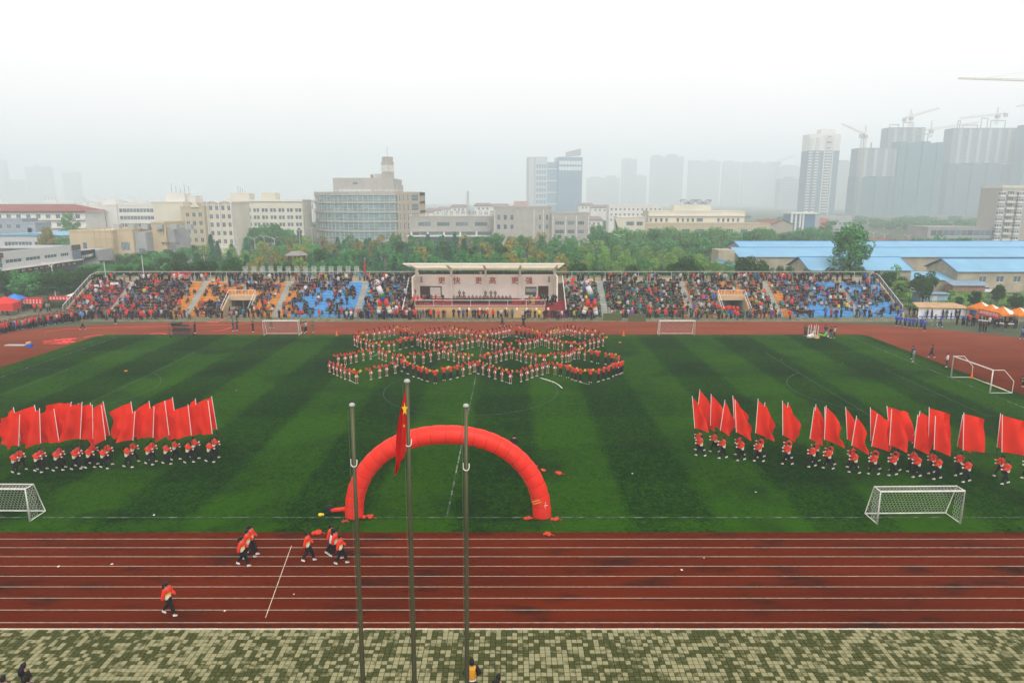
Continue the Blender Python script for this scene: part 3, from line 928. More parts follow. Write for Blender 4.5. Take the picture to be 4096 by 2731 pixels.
class Kit:
    """one figure: body mesh + the meshes of its clothes"""
    def __init__(s, name, ps, kind, tail=None, slim=1.0):
        s.ps = ps; s.kind = kind
        s.body = setmat(body_mesh("person", ps, slim if kind == 'girl' else .84), skinm)
        s.parts = []
        if kind == 'girl':
            s.parts.append(("vest", setmat(top_mesh("vest", ps, .35, .028, .93), redtop)))
            s.parts.append(("skirt", skirt_mesh(ps)))
        elif kind == 'boy':
            s.parts.append(("shirt", setmat(top_mesh("shirt", ps, .75, .03, .80), redtop)))
            s.parts.append(("trousers", setmat(trousers_mesh("trousers", ps), blackt)))
        elif kind in ('bearer', 'walker'):
            s.parts.append(("jacket", jacket_mesh("jacket", ps, jackm, redsleeve)))
            s.parts.append(("trousers", setmat(trousers_mesh("trousers", ps), blackt)))
        elif kind == 'plain':
            s.parts.append(("jacket", setmat(top_mesh("jacket", ps, 1.9, .03, .77), clothm)))
            s.parts.append(("trousers", setmat(trousers_mesh("trousers", ps), clothm)))
        s.parts.append(("hair", hair_mesh(ps, tail)))
        s.shoes = []
        for q in 'RL':
            a, t = ps['a'+q], ps['t'+q]
            yaw = math.atan2(-(t[0]-a[0]), t[1]-a[1])
            pit = math.atan2((t[2]-.045)-(a[2]-.09), .15)
            s.shoes.append(Matrix.Translation((a[0], a[1], a[2]-.09)) @ Matrix.Rotation(yaw, 4, 'Z') @ Matrix.Rotation(pit, 4, 'X'))
        if kind == 'bearer':
            gl = MB().ball((0,0,0), .062, 8, 0, 1.0).mesh("glove", whitec, True)
            s.gloves = [(gl, Matrix.Translation(ps['hR'])), (gl, Matrix.Translation(ps['hL']))]
        else: s.gloves = []
    def put(s, loc, rz, scale, label, group=None, cols=None):
        o = link("person", s.body, None, loc, rz)
        o.scale = (scale,)*3
        tag(o, label, "person", group)
        for nm, me in s.parts:
            c = link(nm, me, o)
            if cols and nm in cols: c.color = (*cols[nm], 1)
        for mw in s.shoes: link("shoe", SHOE, o, mw=mw)
        for me, mw in s.gloves: link("glove", me, o, mw=mw)
        return o

K = dict(
    girl_a=Kit("ga", pose(**ARMS_UP), 'girl', 'long', .88), girl_b=Kit("gb", pose(**ARMS_WIDE), 'girl', 'pony', .88), girl_c=Kit("gc", pose(**HANDS_FRONT), 'girl', 'long', .88),
    boy_a=Kit("ba", pose(**ARMS_UP), 'boy'), boy_b=Kit("bb", pose(**HANDS_FRONT), 'boy'),
    bear_a=Kit("fa", pose(**FLAGARMS, **STRIDE1), 'bearer'), bear_b=Kit("fb", pose(**FLAGARMS, **STRIDE2), 'bearer'),
    walk_a=Kit("wa", pose(**SWING, **STRIDE1), 'walker', 'pony'), walk_b=Kit("wb", pose(**SWING, **STRIDE2), 'walker'),
    plain_a=Kit("pa", pose(), 'plain'), plain_b=Kit("pb", pose(**HANDS_FRONT), 'plain'), plain_w=Kit("pw", pose(**SWING, **STRIDE1), 'plain'), plain_g=Kit("pg", pose(**HANDS_FRONT), 'plain', 'long'),
)

# ---- dancers: feet read off the photograph (column x0, then x, y in 1/6.03 photo pixels, side they turn to)
D1 = """g715,555R g778,585R g828,485A g872,620R g995,650R g1020,435L g1190,415L g1315,390L g1440,362L g1555,338L g1675,312R g1075,700R g1165,712R g1310,692A g1545,698L g1670,683L
g330,1030L g495,1020L g630,990L g757,958L g930,915L g1105,885L g1305,872R g1385,910R g1470,945R g1635,1000R g1750,1040R
g112,1197R g210,1250R g295,1285R g390,1325R g482,1368R g600,1405R g768,1470A g1115,1382L g1325,1335L g1495,1290L g1700,1228L"""
D2 = """b15,355R b90,385R b165,380R b270,440R b150,615L b297,585L b10,655L g455,490A g430,555A g505,582R g605,620R g710,638R g820,688R g935,700R g610,440L g730,385L g830,395L g935,375L g1070,350L g1210,325R g1325,345R g1435,372R g1600,400R g1735,440R
g1050,858A g1078,738A g1235,720L g1385,690L g1505,655L g1640,635L g1750,605L g940,890L g1165,905R g1300,935R g1415,975R g1525,985R g1655,1020R g352,990L g570,990L g745,942L g95,1085R
b40,1180R b185,1245R b325,1310R b450,1350R b525,1385R b655,1422R b850,1470A b1065,1400A b1225,1375L b1385,1335L g1525,1298L g1690,1245L g1790,1195L"""
D3 = """g35,465R g120,470A g90,570A g205,600R g310,625R g410,648R g512,670R g615,690R g295,440L g410,410L g505,400L g585,385L g685,360L g748,345L g830,322A b1000,345R b1110,372R b1205,380R b1305,400R b1415,435R b1555,485A
g840,750A g880,870A g1085,660L g1225,665L g1325,635L g1440,610L g1505,580A g1605,548A g1700,580A g1780,620R g1745,440R b235,1050L g370,1000L g515,972L g635,930L g755,900L g1010,910R g1105,940R g1230,972R g1355,995R g1465,1035R g1665,1060A
g10,1180R b75,1240R g190,1262R g340,1310R g485,1365R g650,1415R g855,1465A g1115,1430L g1258,1388L g1380,1335L g1495,1295L g1630,1260L g1755,1220A"""
D4 = """g20,395R g95,385R g150,375L g235,360L g320,332L g420,312A g510,330A g605,358A g712,385R g845,400R g1020,435A g1190,480R g1275,570R g1165,600L g1060,632L g965,655L g845,690L g715,725L g510,715A g105,640A g195,660R g295,690R
g690,880A g585,885R g505,920A g460,950A g390,955L g290,970L g120,1000L g835,915R b1000,950R b1150,990A b1335,1010R b1480,1035R b1650,1095L b1735,1222L b1690,1245L b1605,1270L b1525,1300L b1410,1362L b1290,1392L b1170,1430L b970,1448A b730,1435R b615,1410R b530,1378R b425,1335A b250,1290A g118,1255A"""
import re
dancers = []
for x0, txt in ((1300,D1),(1600,D2),(1900,D3),(2200,D4)):
    for k, x, y, c in re.findall(r"([gb])(\d+),(\d+)([RLA])", txt):
        dancers.append((k, x0 + int(x)/6.03, 1290 + int(y)/6.03, c))
BANDS = [(0, 1362, "rearmost row"), (1362, 1402, "second row"), (1402, 1450, "middle row"), (1450, 1492, "fourth row"), (1492, 9999, "front row")]
poms = [[], []]
for y0, y1, bn_ in BANDS:
    row = sorted([d for d in dancers if y0 <= d[2] < y1], key=lambda d: d[1])
    for i, (k, px, py, c) in enumerate(row):
        rz = {'R': R(random.uniform(-80,-40)), 'L': R(random.uniform(40,80)), 'A': R(random.uniform(-12,12))}[c]
        kit = K[random.choice(['girl_a','girl_a','girl_b','girl_c'] if k == 'g' else ['boy_a','boy_a','boy_b'])]
        loc = G(px, py)
        sc_ = random.uniform(.95,1.03) if k == 'g' else random.uniform(1.01,1.08)
        who = "girl in red vest and white skirt" if k == 'g' else "man in red shirt and black trousers"
        kit.put((loc.x, loc.y, 0.016), rz, sc_, f"{who}, {nth(i+1)} from left in the {bn_}", "dancers in the ring formation on the pitch")
        for side, key in ((0,'hL'),(1,'hR')):
            show = (c == 'A') or (c == 'R' and side == 1) or (c == 'L' and side == 0) or random.random() < .12
            if not show or (kit.kind == 'girl' and random.random() < .04): continue
            h = Vector(kit.ps[key])*sc_ + Vector((0.02*(1 if side else -1), .12, .06))
            h = Matrix.Rotation(rz, 4, 'Z') @ h
            poms[side].append((loc.x+h.x, loc.y+h.y, .016+h.z, bn_, i+1))
def pom_mesh(name, m):
    mb = MB(); rr = random.Random(3)
    for _ in range(46):
        d_ = Vector((rr.gauss(0,1), rr.gauss(0,1), rr.gauss(0,1))).normalized()
        a = d_.orthogonal().normalized()*.045; b = d_.cross(a).normalized()*.045
        e = d_*rr.uniform(.14,.18)
        mb.poly([e*.2+a*.4, e*.7+b, e+a*.3, e*.7-b]); mb.poly([e*.2+b*.4, e*.8+a, e-b*.3, e*.7-a])
    mb.ball((0,0,0), .10, 8)
    return mb.mesh(name, m)
pm = [pom_mesh("pompom", M("red_tinsel", (0.70,0.045,0.025), .5, .2)), pom_mesh("pompom", M("yellow_tinsel", (0.75,0.55,0.05), .5, .2))]
for side, colr in ((0,"red"),(1,"yellow")):
    for x, y, z, bn_, i in poms[side]:
        o = link("pompom", pm[side], None, (x, y, z), random.uniform(0,6))
        tag(o, f"{colr} pompom held by the {nth(i)} dancer from left in the {bn_}", "pompom", colr + " pompoms held by the dancers")

# ---- flag bearers, two columns marching towards the middle
flagc = M("red_flag_cloth", (0.80, 0.032, 0.010), 0.75, 0.07, 0.8, trans=.34)
sleeve_w = M("white_pole_sleeve", (0.70, 0.70, 0.68), 0.6)
polem = M("dark_red_pole", (0.07, 0.02, 0.015), 0.5)
def cloth_mesh(v, W, dt, db):
    """a flag with hoist 1 along -Z and fly W along +X; dt, db: how far the top and bottom fly corners sag"""
    rr = random.Random(v); nu, nv = 16, 14
    ph, ph2, ph3 = rr.uniform(0,6), rr.uniform(0,6), rr.uniform(0,6)
    vs, fs = [], []
    for j in range(nv+1):
        for i in range(nu+1):
            u, t = i/nu, j/nv
            fx = W*u*(1 - .10*math.sin(3*t+ph)*u) + .03*u*math.sin(8*t+ph3)
            z = -t - u**1.15*(dt*(1-t) + db*t) - .03*u*math.sin(6*t+ph2)
            y = u**.8*(.105*math.sin(6.5*u - 2.6*t + ph) + .05*math.sin(13*u + 4*t + ph2) + .03*math.sin(9*t + 5*u + ph3))
            vs.append((fx, y, z))
    for j in range(nv):
        for i in range(nu):
            a = j*(nu+1)+i
            fs.append((a, a+1, a+nu+2, a+nu+1))
    me = bpy.data.meshes.new("cloth"); me.from_pydata(vs, [], fs)
    me.polygons.foreach_set("use_smooth", [True]*len(fs)); me.materials.append(flagc)
    return me
CL = [cloth_mesh(v, W, a, b) for v, W, a, b in ((1,.66,.22,.12),(2,.60,.34,.20),(3,.70,.26,.16),(4,.58,.40,.24),(12,.68,.18,.10),(14,.55,.46,.30))]
CR_ = [cloth_mesh(v, W, a, b) for v, W, a, b in ((5,.40,.62,.22),(6,.44,.72,.30),(7,.38,.55,.16),(8,.50,.60,.28),(11,.46,.80,.36),(15,.36,.68,.20))]
CE = [cloth_mesh(v, W, a, b) for v, W, a, b in ((9,.64,.24,.14),(10,.58,.36,.22),(13,.66,.30,.10),(16,.52,.44,.26))]
LEFT = [  # x, y of feet, flag tip; 1/2.6133 photo px from (0,1550); front rank then rear rank
 ('f',165,900,205,288),('f',400,885,413,222),('f',605,870,565,230),('f',795,855,857,157),('f',940,840,965,185),('f',1090,845,1060,193),('f',1340,835,1410,257),('f',1560,805,1610,205),('f',1745,800,1722,143),('f',1975,785,1965,180),('f',2195,780,2175,145),
 ('r',225,860,140,212),('r',440,855,360,185),('r',635,838,745,155),('r',825,830,820,170),('r',980,800,945,165),('r',1135,803,1078,150),('r',1400,780,1368,150),('r',1600,770,1558,145),('r',1835,755,1802,105),('r',2040,740,2043,120),('r',2250,730,2212,97)]
RIGHT4 = [('f',300,865,203,165),('f',565,890,586,212),('f',780,915,707,212),('f',985,930,978,195),('f',1320,965,1265,217),('f',1615,990,1637,297),('f',1800,1015,1777,275),
 ('r',290,800,292,85),('r',465,818,425,140),('r',760,855,680,160),('r',1010,880,1058,240),('r',1335,900,1330,240),('r',1660,930,1657,260),('r',1820,965,1760,292)]
RIGHT5 = [('f',305,895,330,300),('f',505,910,545,285),('f',710,918,697,235),('f',960,935,968,290),('f',1175,955,1155,305),('f',1480,985,1452,267),('f',1885,1005,1855,287),
 ('r',285,840,217,210),('r',520,855,475,212),('r',730,870,648,198),('r',915,885,993,250),('r',1115,895,1090,210),('r',1395,915,1440,290),('r',1825,935,1835,277),('r',2115,955,2150,330)]
def conv(lst, x0, y0, s): return [(k, x0+x/s, y0+y/s, x0+a/s, y0+b/s) for k, x, y, a, b in lst]
def squad(lst, facing, cloths, word):
    cnt = {'f': 0, 'r': 0}
    for k, px, py, tx, ty in sorted(lst, key=lambda q: q[1]):
        cnt[k] += 1
        n = nth(cnt[k]); rank = "front" if k == 'f' else "rear"
        loc = G(px, py)
        rz = R(-90) if facing > 0 else R(90)
        rz += R(random.uniform(-8, 8))
        kit = random.choice([K['bear_a'], K['bear_b']])
        sc_ = random.uniform(1.0, 1.06)
        kit.put((loc.x, loc.y, .016), rz, sc_, f"flag bearer in red and white jacket, {n} from left, {rank} rank, {word} column", f"flag bearers in the {word} column")
        M3 = Matrix.Rotation(rz, 4, 'Z')
        hi = M3 @ (Vector(kit.ps['hR'])*sc_) + Vector((loc.x, loc.y, .016))
        lo = M3 @ (Vector(kit.ps['hL'])*sc_) + Vector((loc.x, loc.y, .016))
        mid = (hi+lo)/2
        tip = P(tx, ty, mid.y)
        dirv = (tip-mid).normalized()
        L_ = (tip-mid).length
        pb = mid - dirv*min(.55, (mid.z-.25)/max(.3, dirv.z))
        ax = Vector((-facing*1.0, random.uniform(-.12,.22), 0)).normalized()
        zax = dirv; yax = zax.cross(ax).normalized(); xax = yax.cross(zax).normalized()
        fl_ = thing("red_flag", f"plain red flag of the {n} bearer from left, {rank} rank, {word} column", "flag", pb, 0, f"red flags of the {word} column")
        fl_.rotation_euler = (0,0,0)
        LL = (tip-pb).length
        hoist = .69*L_
        part("pole", MB().tube([(0,0,0), dirv*(LL-hoist)], .019, 6), polem, fl_)
        part("pole_sleeve", MB().tube([dirv*(LL-hoist-.05), dirv*LL], .023, 6), sleeve_w, fl_)
        part("finial", MB().ball(dirv*(LL+.02), .036, 6), sleeve_w, fl_)
        mw = Matrix.Translation(dirv*(LL-.05)) @ Matrix((xax, yax, zax)).transposed().to_4x4() @ Matrix.Scale(hoist, 4)
        link("cloth", random.choice(cloths(px)), fl_, mw=mw)
squad(conv(LEFT, 0, 1550, 2.6133), 1, lambda px: CL, "left-hand")
squad(conv(RIGHT4, 2700, 1530, 2.94) + conv(RIGHT5, 3300, 1550, 2.6133), -1, lambda px: CR_ if px < 3480 else CE, "right-hand")

# ---- people walking on the near track (zoom origin 500,2050; 2.302 per px)
for x, y, kt, rz, lab in ((1092,487,'walk_a',-90,"woman in red and white jacket, nearest of three walking on the track"),
        (1140,418,'walk_b',-85,"middle walker of three in matching jackets on the running track"), (1172,378,'walk_a',-90,"farthest of three walkers in matching jackets, next to the grass edge"),
        (1690,443,'walk_b',-90,"man walking alone past the oblique start line in a red jacket"),
        (1990,468,'walk_b',-90,"nearest walker of the four beside the left flagpole, in red and white jacket"), (1945,415,'walk_a',-88,"walker behind the nearest one of the four beside the left flagpole"),
        (1905,372,'walk_b',-92,"walker in red jacket at the back of the four beside the left flagpole"),
        (412,940,'walk_a',-95,"woman in open red jacket walking alone near the outer lane lines")):
    loc = G(500+x/2.302, 2050+y/2.302)
    K[kt].put((loc.x, loc.y, .012), R(rz), 1.03, lab, "walkers on the near track")
loc = G(500+1925/2.302, 2050+400/2.302)
K['plain_w'].put((loc.x, loc.y, .012), R(-90), 1.0, "walker in white striped shirt among the four beside the left flagpole", "walkers on the near track", dict(jacket=(.6,.6,.6), trousers=(.01,.01,.012)))

# ---- single people about the field (photo px of feet, kit, turn, jacket, trousers, label)
BLK, NVY, JEAN, GRY, WHT, KHK = (.012,.012,.013), (.012,.02,.05), (.04,.08,.16), (.2,.2,.2), (.62,.62,.6), (.16,.13,.07)
BLU = (.015,.06,.42)
singles = [(2057,1822,'plain_b',5,(.01,.014,.012),BLK,"man in dark clothes standing alone on the grass behind the red arch"),
 (331,1319,'plain_w',-60,(.20,.14,.06),BLK,"man in brown jacket striding along the far track by the left bend"),
 (462,1295,'plain_a',180,(.10,.02,.02),BLK,"person in dark red standing on the far track edge near the red seats"),
 (781,1332,'plain_b',90,BLK,BLK,"man in black with white shoes right of the hurdle cart"),
 (934,1324,'plain_b',-100,(.05,.05,.04),JEAN,"left of two people winding red tape on the far track"),
 (949,1322,'plain_b',80,(.05,.06,.05),(.03,.04,.03),"right of two people winding red tape on the far track"),
 (1013,1328,'plain_b',80,(.02,.02,.025),BLK,"man pulling red tape left of the far left goal"),
 (1087,1313,'plain_w',90,(.08,.09,.07),(.06,.07,.05),"man in camouflage seen through the far left goal"),
 (1208,1330,'plain_g',-60,(.45,.12,.03),NVY,"woman in orange top right of the far left goal"),
 (1218,1333,'plain_a',-80,(.15,.13,.1),NVY,"person holding a child right of the far left goal"),
 (1225,1328,'plain_b',60,(.4,.36,.28),BLK,"person in pale jacket facing the pair right of the far left goal"),
 (1252,1330,'plain_b',0,(.10,.11,.09),(.14,.11,.04),"man in grey jacket and tan trousers standing alone right of the far left goal"),
 (2009,1305,'plain_w',-70,BLK,BLK,"man in black walking on the far track in front of the reviewing stand"),
 (2094,1307,'plain_b',180,(.02,.015,.015),BLK,"man in black and red facing the dancers before the reviewing stand"),
 (3220,1344,'plain_b',-30,(.05,.07,.03),BLK,"person in cap and dark green jacket left of the goods by the scooter"),
 (3301,1344,'plain_b',0,NVY,BLU,"man in dark jacket standing behind the green scooter"),
 (3322,1352,'plain_a',20,(.014,.02,.018),JEAN,"man in dark jacket and jeans right of the green scooter"),
 (3337,1352,'plain_b',60,(.45,.45,.45),BLK,"man in white sleeves and black waistcoat right of the green scooter"),
 (3647,1436,'plain_b',50,(.02,.04,.14),BLK,"person in blue top farther of two photographers at the right grass edge"),
 (3652,1447,'plain_b',40,(.22,.25,.22),(.10,.13,.11),"person in grey top nearer of two photographers at the right grass edge"),
 (3726,1430,'plain_w',70,BLK,NVY,"man in black walking on the red ground behind the right goal"),
 (3786,1468,'plain_b',50,(.62,.60,.62),(.02,.025,.02),"man in white shirt with black bag left of the right goal"),
 (3739,1300,'plain_w',90,(.015,.025,.02),GRY,"person in dark top and grey trousers striding left on the right bend"),
 (3760,1309,'plain_w',90,BLU,NVY,"person in blue jacket striding left on the right bend"),
 (4088,1356,'plain_w',-60,(.12,.25,.5),NVY,"person in light blue walking at the right edge of the photo")]
for px, py, kt, rz, jc, tc_, lab in singles:
    loc = G(px, py)
    K[kt].put((loc.x, loc.y, .016), R(rz), random.uniform(.99,1.05), lab, None, dict(jacket=jc, trousers=tc_))
for i, (x, y) in enumerate(((335,1000),(395,1005),(470,1017),(540,1030),(595,1030),(655,1038),(725,1040),(775,1078))):
    loc = G(3500+x/3.946, 1050+y/3.946)
    K[['plain_a','plain_b'][i % 2]].put((loc.x, loc.y, .012), R(random.uniform(60,200)), 1.03, f"person in bright blue jacket, {nth(i+1)} from the left of the huddle on the right bend", "people in blue jackets on the right bend",
        dict(jacket=BLU, trousers=random.choice([JEAN, BLK, NVY])))

# ---- people close below the camera
def near_head(px, py, h, z=1.66): return P(px, py, (H-z)/math.tan(PITCH+math.atan((py-1365.5)/F)))
vest_kit = Kit("va", pose(eR=(.33,-.06,1.16), hR=(.16,.10,1.02), eL=(-.33,-.06,1.16), hL=(-.16,.10,1.02)), 'plain')
jm = jacket_mesh("jacket", vest_kit.ps, M("mustard_wool", (0.62,0.28,0.02), .9, .06), M("black_sleeve", (.010,.010,.011), .8))
vest_kit.parts[0] = ("jacket", jm)
vest_kit.parts.insert(1, ("waistband", MB().lathe([(.168,.83),(.176,.85),(.176,.87),(.168,.885)], 16, 0, (0,0,0), 1.0, .78).mesh("waistband", whitec)))
p_ = near_head(1887, 2650, 1.7)
vest_kit.put((p_.x, p_.y, .03), R(2), 1.03, "person in mustard letterman jacket with black sleeves, seen from behind under the right flagpole", None, dict(trousers=(.02,.02,.03)))
for px, py, kt, jc, lab in ((1993,2706,'plain_g',(.012,.012,.014),"person with long black hair at the bottom edge, right of the flagpoles"), (92,2660,'plain_g',(.02,.018,.012),"dark haired person in black on the paving in the lower left corner"),
        (98,2715,'plain_a',(.06,.02,.16),"person in purple at the bottom edge in the lower left corner"), (10,2712,'plain_b',(.05,.03,.12),"person in dark purple cut off by the lower left corner")):
    p_ = near_head(px, py, 1.7)
    K[kt].put((p_.x, p_.y, .03), R(random.uniform(-30,30)), 1.0, lab, None, dict(jacket=jc, trousers=(.02,.02,.025)))
# ================================================================== THE CROWD (too many to build one by one): one mesh
SIT = dict(pelvis=(0,0,.10), chest=(0,.03,.42), nb=(0,.05,.60), neck=(0,.07,.66), head=(0,.09,.77), top=(0,.08,.85),
    kR=(.12,.42,.12), aR=(.12,.46,-.30), tR=(.13,.60,-.36), kL=(-.12,.42,.12), aL=(-.12,.44,-.30), tL=(-.13,.58,-.36),
    sR=(.18,.04,.55), eR=(.24,.12,.30), hR=(.10,.34,.22), sL=(-.18,.04,.55), eL=(-.24,.12,.30), hL=(-.10,.34,.22))
def sit(**k):
    d = dict(SIT); d.update(k); return d
CROWD_POSES = [sit(), sit(eR=(.26,.16,.36), hR=(.06,.26,.62), hL=(-.06,.30,.40)), sit(chest=(0,.12,.40), nb=(0,.2,.55), neck=(0,.24,.60), head=(0,.28,.70), top=(0,.28,.78), sR=(.18,.2,.50), sL=(-.18,.2,.5)),
    sit(eR=(.27,.10,.62), hR=(.22,.16,.88)),
    pose(), pose(**HANDS_FRONT), pose(eR=(.25,.06,1.12), hR=(.10,.22,1.36), hL=(-.1,.2,1.1)), pose(kR=(.11,.06,.5), aR=(.12,.05,.09), tR=(.14,.19,.045), hL=(-.06,.2,1.0))]
REG = {}   # region by bone: 0 head,1 torso,2 hand,3 legs,4 shoes
BONE = [('head','top',0),('neck','head',0),('nb','neck',0),('chest','nb',1),('pelvis','chest',1),('nb','sR',1),('sR','eR',1),('eR','hR',1),('nb','sL',1),('sL','eL',1),('eL','hL',1),
        ('pelvis','kR',3),('kR','aR',3),('aR','tR',4),('pelvis','kL',3),('kL','aL',3),('aL','tL',4)]
FAT = {0:.08, 1:.12, 3:.06, 4:.03}
templates = []
for ps in CROWD_POSES:
    q = dict(ps)
    me = body_mesh("tmpl", q, 1.04, 0)
    nv = len(me.vertices); V = np.zeros(nv*3, np.float32); me.vertices.foreach_get("co", V); V = V.reshape(-1,3)
    me.calc_loop_triangles()
    T_ = np.zeros(len(me.loop_triangles)*3, np.int32); me.loop_triangles.foreach_get("vertices", T_); T_ = T_.reshape(-1,3)
    cen = V[T_].mean(1)
    reg = np.zeros(len(T_), np.int32)
    for i, c in enumerate(cen):
        c = Vector(c); best = 9
        for a, b, r in BONE:
            A, B = Vector(ps[a]), Vector(ps[b]); d = B-A
            t = max(0, min(1, (c-A).dot(d)/max(1e-6, d.length_squared)))
            ds = (c-A-d*t).length - FAT[r]*.5
            if ds < best:
                best = ds; reg[i] = r
                if r == 1 and b in ('hR','hL') and t > .85: reg[i] = 2
        hd = Vector(ps['head'])
        if reg[i] == 0:
            reg[i] = 5 if (c.z > hd.z+.03 or c.y < hd.y-.03) and c.z > hd.z-.09 else 0
    templates.append((V, T_, reg))
    bpy.data.meshes.remove(me)
PAL = [((.008,.008,.009), .50), ((.012,.018,.045), .13), ((.07,.07,.075), .09), ((.28,.28,.28), .06), ((.60,.59,.57), .085), ((.09,.06,.035), .06), ((.22,.16,.10), .045),
       ((.02,.10,.42), .05), ((.02,.28,.42), .03), ((.45,.02,.02), .045), ((.55,.16,.22), .03), ((.03,.12,.05), .05), ((.10,.03,.14), .015), ((.60,.50,.05), .02), ((.06,.09,.05), .03)]
PALC = np.array([c for c, _ in PAL]); PALW = np.array([x for _, x in PAL]); PALW = np.where(PALC.max(1) > .09, PALW*.92, PALW); PALW /= PALW.sum()
REDU = np.array((.68,.035,.018))
LEGS = np.array([(.010,.010,.012),(.012,.015,.03),(.035,.06,.12),(.03,.03,.03),(.2,.17,.13)])
people = []       # x, y, z, yaw, template, red?
def blot(x, y, s, k=0):
    return 0.5+0.5*math.sin(x*s+k*1.7+2*math.sin(y*s*1.3+k))*math.cos(y*s*.8-k+1.5*math.sin(x*s*.7))
DENS = [(-78,-64,.93,.30),(-64,-59.8,.80,.14),(-59.8,-56,.20,.1),(-56,-52,.42,.18),(-52,-45,.50,.16),(-45,-39,.42,.06),(-39,-35,.80,.22),(-35,-28.5,.42,.03),(-26.5,-18,.86,.08),
        (9.5,17,.80,.28),(17,29.5,.80,.08),(29.5,37,.78,.10),(37,46,.80,.12),(46,49.5,.55,.05),(49.5,60,.46,.09),(60.5,67.6,.36,.07)]
for i in range(NR):
    for x0, x1, dn, rd in DENS:
        x = x0
        while x < x1:
            x += random.uniform(.36, .52)
            if any(abs(x-a) < .75 for a in AISLES) and random.random() > .10: continue
            if any(a-.5 < x < b+.5 for a, b in VOMS) and i < 8: continue
            b = blot(x, i*1.0, .5, 1)
            p_ = dn if dn > .75 else dn*(0.35+1.5*(b > .45)*1.0)
            if -38 < x < -28.5 and i in (2,3,4,5): p_ *= .35
            if 52 < x < 67.6 and i < 2: p_ *= .3
            if random.random() > p_: continue
            red = random.random() < (.85 if blot(x, i*1.2, .9, 5) > .82 else .03) * min(1, rd*3.6)
            st = random.random() < (.16 if i < NR-1 else .6)
            if st: people.append((x, SY0+(i+.55)*RUN, (i+1)*RISE, random.gauss(0,.35), random.choice([4,5,6,7]), red))
            else: people.append((x, SY0+(i+.62)*RUN, (i+1)*RISE, random.gauss(0,.25), random.choice([0,0,1,2,2,3]), red))
def stand_row(x0, x1, y0, y1, step, dens, red=.12, z=0.004):
    x = x0
    while x < x1:
        x += random.uniform(step*.7, step*1.3)
        if random.random() < dens:
            people.append((x, random.uniform(y0, y1), z, random.gauss(0,.5), random.choice([4,5,5,6,7]), random.random() < red))
# top walkway
stand_row(-77.5,-56, 127.7,128.6, .62, .55, .2, ZTOP); stand_row(-56,-40, 127.7,128.6, .6, .75, .12, ZTOP); stand_row(-40,-28, 127.7,128.7, .8, .5, .1, ZTOP); stand_row(-28,-18.5, 127.7,128.7, .5, .7, .05, ZTOP)
stand_row(9,30, 127.7,128.6, .9, .55, .15, ZTOP); stand_row(30,58, 127.5,128.8, .48, .85, .08, ZTOP); stand_row(58,67.5, 127.8,128.5, 1.3, .5, .02, ZTOP)
# apron in front of the tiers
stand_row(-77,-58, 114.3,116.8, .26, .85, .22); stand_row(-58,-40, 115.0,117.0, .50, .6, .12); stand_row(-40,-29, 115.3,116.9, .7, .5, .25); stand_row(-29,-17, 114.5,116.9, .27, .9, .18)
stand_row(-17,7, 115.2,116.7, .42, .62, .22); stand_row(7,14, 114.6,116.6, .32, .9, .1); stand_row(16,31, 115.4,116.9, .42, .7, .45); stand_row(31,48, 114.8,116.8, .36, .72, .22)
stand_row(48,60.5, 115.6,117.0, .75, .55, .10); stand_row(60.5,68, 115.6,116.8, .9, .55, .08)
# along the outer edge of the left bend, many in red
for k in range(330):
    t = random.random()**.8
    p_ = G(330*(1-t) - 60*t, 1286*(1-t)**1 + 1350*t**1.0 - 30*t*(1-t))
    d_ = abs(random.gauss(0, 1.5))
    people.append((p_.x - d_*.4, p_.y + d_*1.4, .004, random.gauss(-.5,.5), random.choice([4,5,5,6,7]), random.random() < (.62 if t > .5 else .3)))
for px, py in ((95,1245),(110,1247),(140,1250),(158,1248),(165,1250),(190,1248),(200,1248),(75,1252),(30,1262),(12,1258)):
    q_ = G(px, py); people.append((q_.x, q_.y, .004, random.gauss(0,.6), 5, random.random() < .3))
# behind the committee table, and about the platform
for k in range(16):
    x = XZ(1815,121,3) + k*(XZ(2040,121,3)-XZ(1815,121,3))/15
    people.append((x, 121.7, 2.04+.45, random.gauss(0,.2), random.choice([0,2,1]), 'grey'))
for px in (1838,1855,1942,1964,1981): people.append((XZ(px,123.5,3), 123.3, 2.3, random.gauss(0,.3), 5, 'grey'))
for px in (1660,1675,1692,1700,1712,1725,1742,1770,2091,2120,2137,2152,2168,2178,2190,2200,2207,2215,2222):
    people.append((XZ(px,120,3), random.uniform(118.2,121.5), 2.04, random.gauss(0,.5), random.choice([4,5,6]), random.random() < .12))
for px in (1752,1830,1848,1895,1910,1922,1952,1968,1980,1990,2003,2026): people.append((XZ(px,128,6), 128.3, 5.4, random.gauss(0,.6), 5, False))
# passages, right-hand corner, tents
for px, py in ((909,1266),(918,1266),(926,1265),(937,1266),(944,1265),(953,1266)): q_ = G(px,py); people.append((q_.x, q_.y+1.2, .004, random.gauss(0,1), 5, False))
for px, py in ((2896,1250),(2908,1251),(2916,1252),(2931,1250),(2947,1252)): people.append((XZ(px,121,1), 120.6, .004, 0, 5, True))
for x, y in ((540,830),(610,850),(680,850),(820,890),(890,885),(930,880),(1065,885),(1125,890),(1195,920),(1265,885),(1325,885),(1370,880),(1290,985),(1375,1000),(1400,1000),(1450,1005),(1520,1010),(1560,1000),(1650,1090),(1700,1110),(1745,1095),(1800,1010),(1830,990),(1880,1050),(1940,1030),(2210,1050),(2190,960),(1600,960),(1650,965),(1710,960),(1760,960),(2000,960),(2040,985),(2100,1000),(2130,1010),(2060,1060),(1480,960),(1540,950),(1860,960),(1900,990)):
    q_ = G(3500+x/3.946, 1050+y/3.946); people.append((q_.x, q_.y, .004, random.uniform(-3,3), random.choice([4,5,6,7]), random.random() < .05))
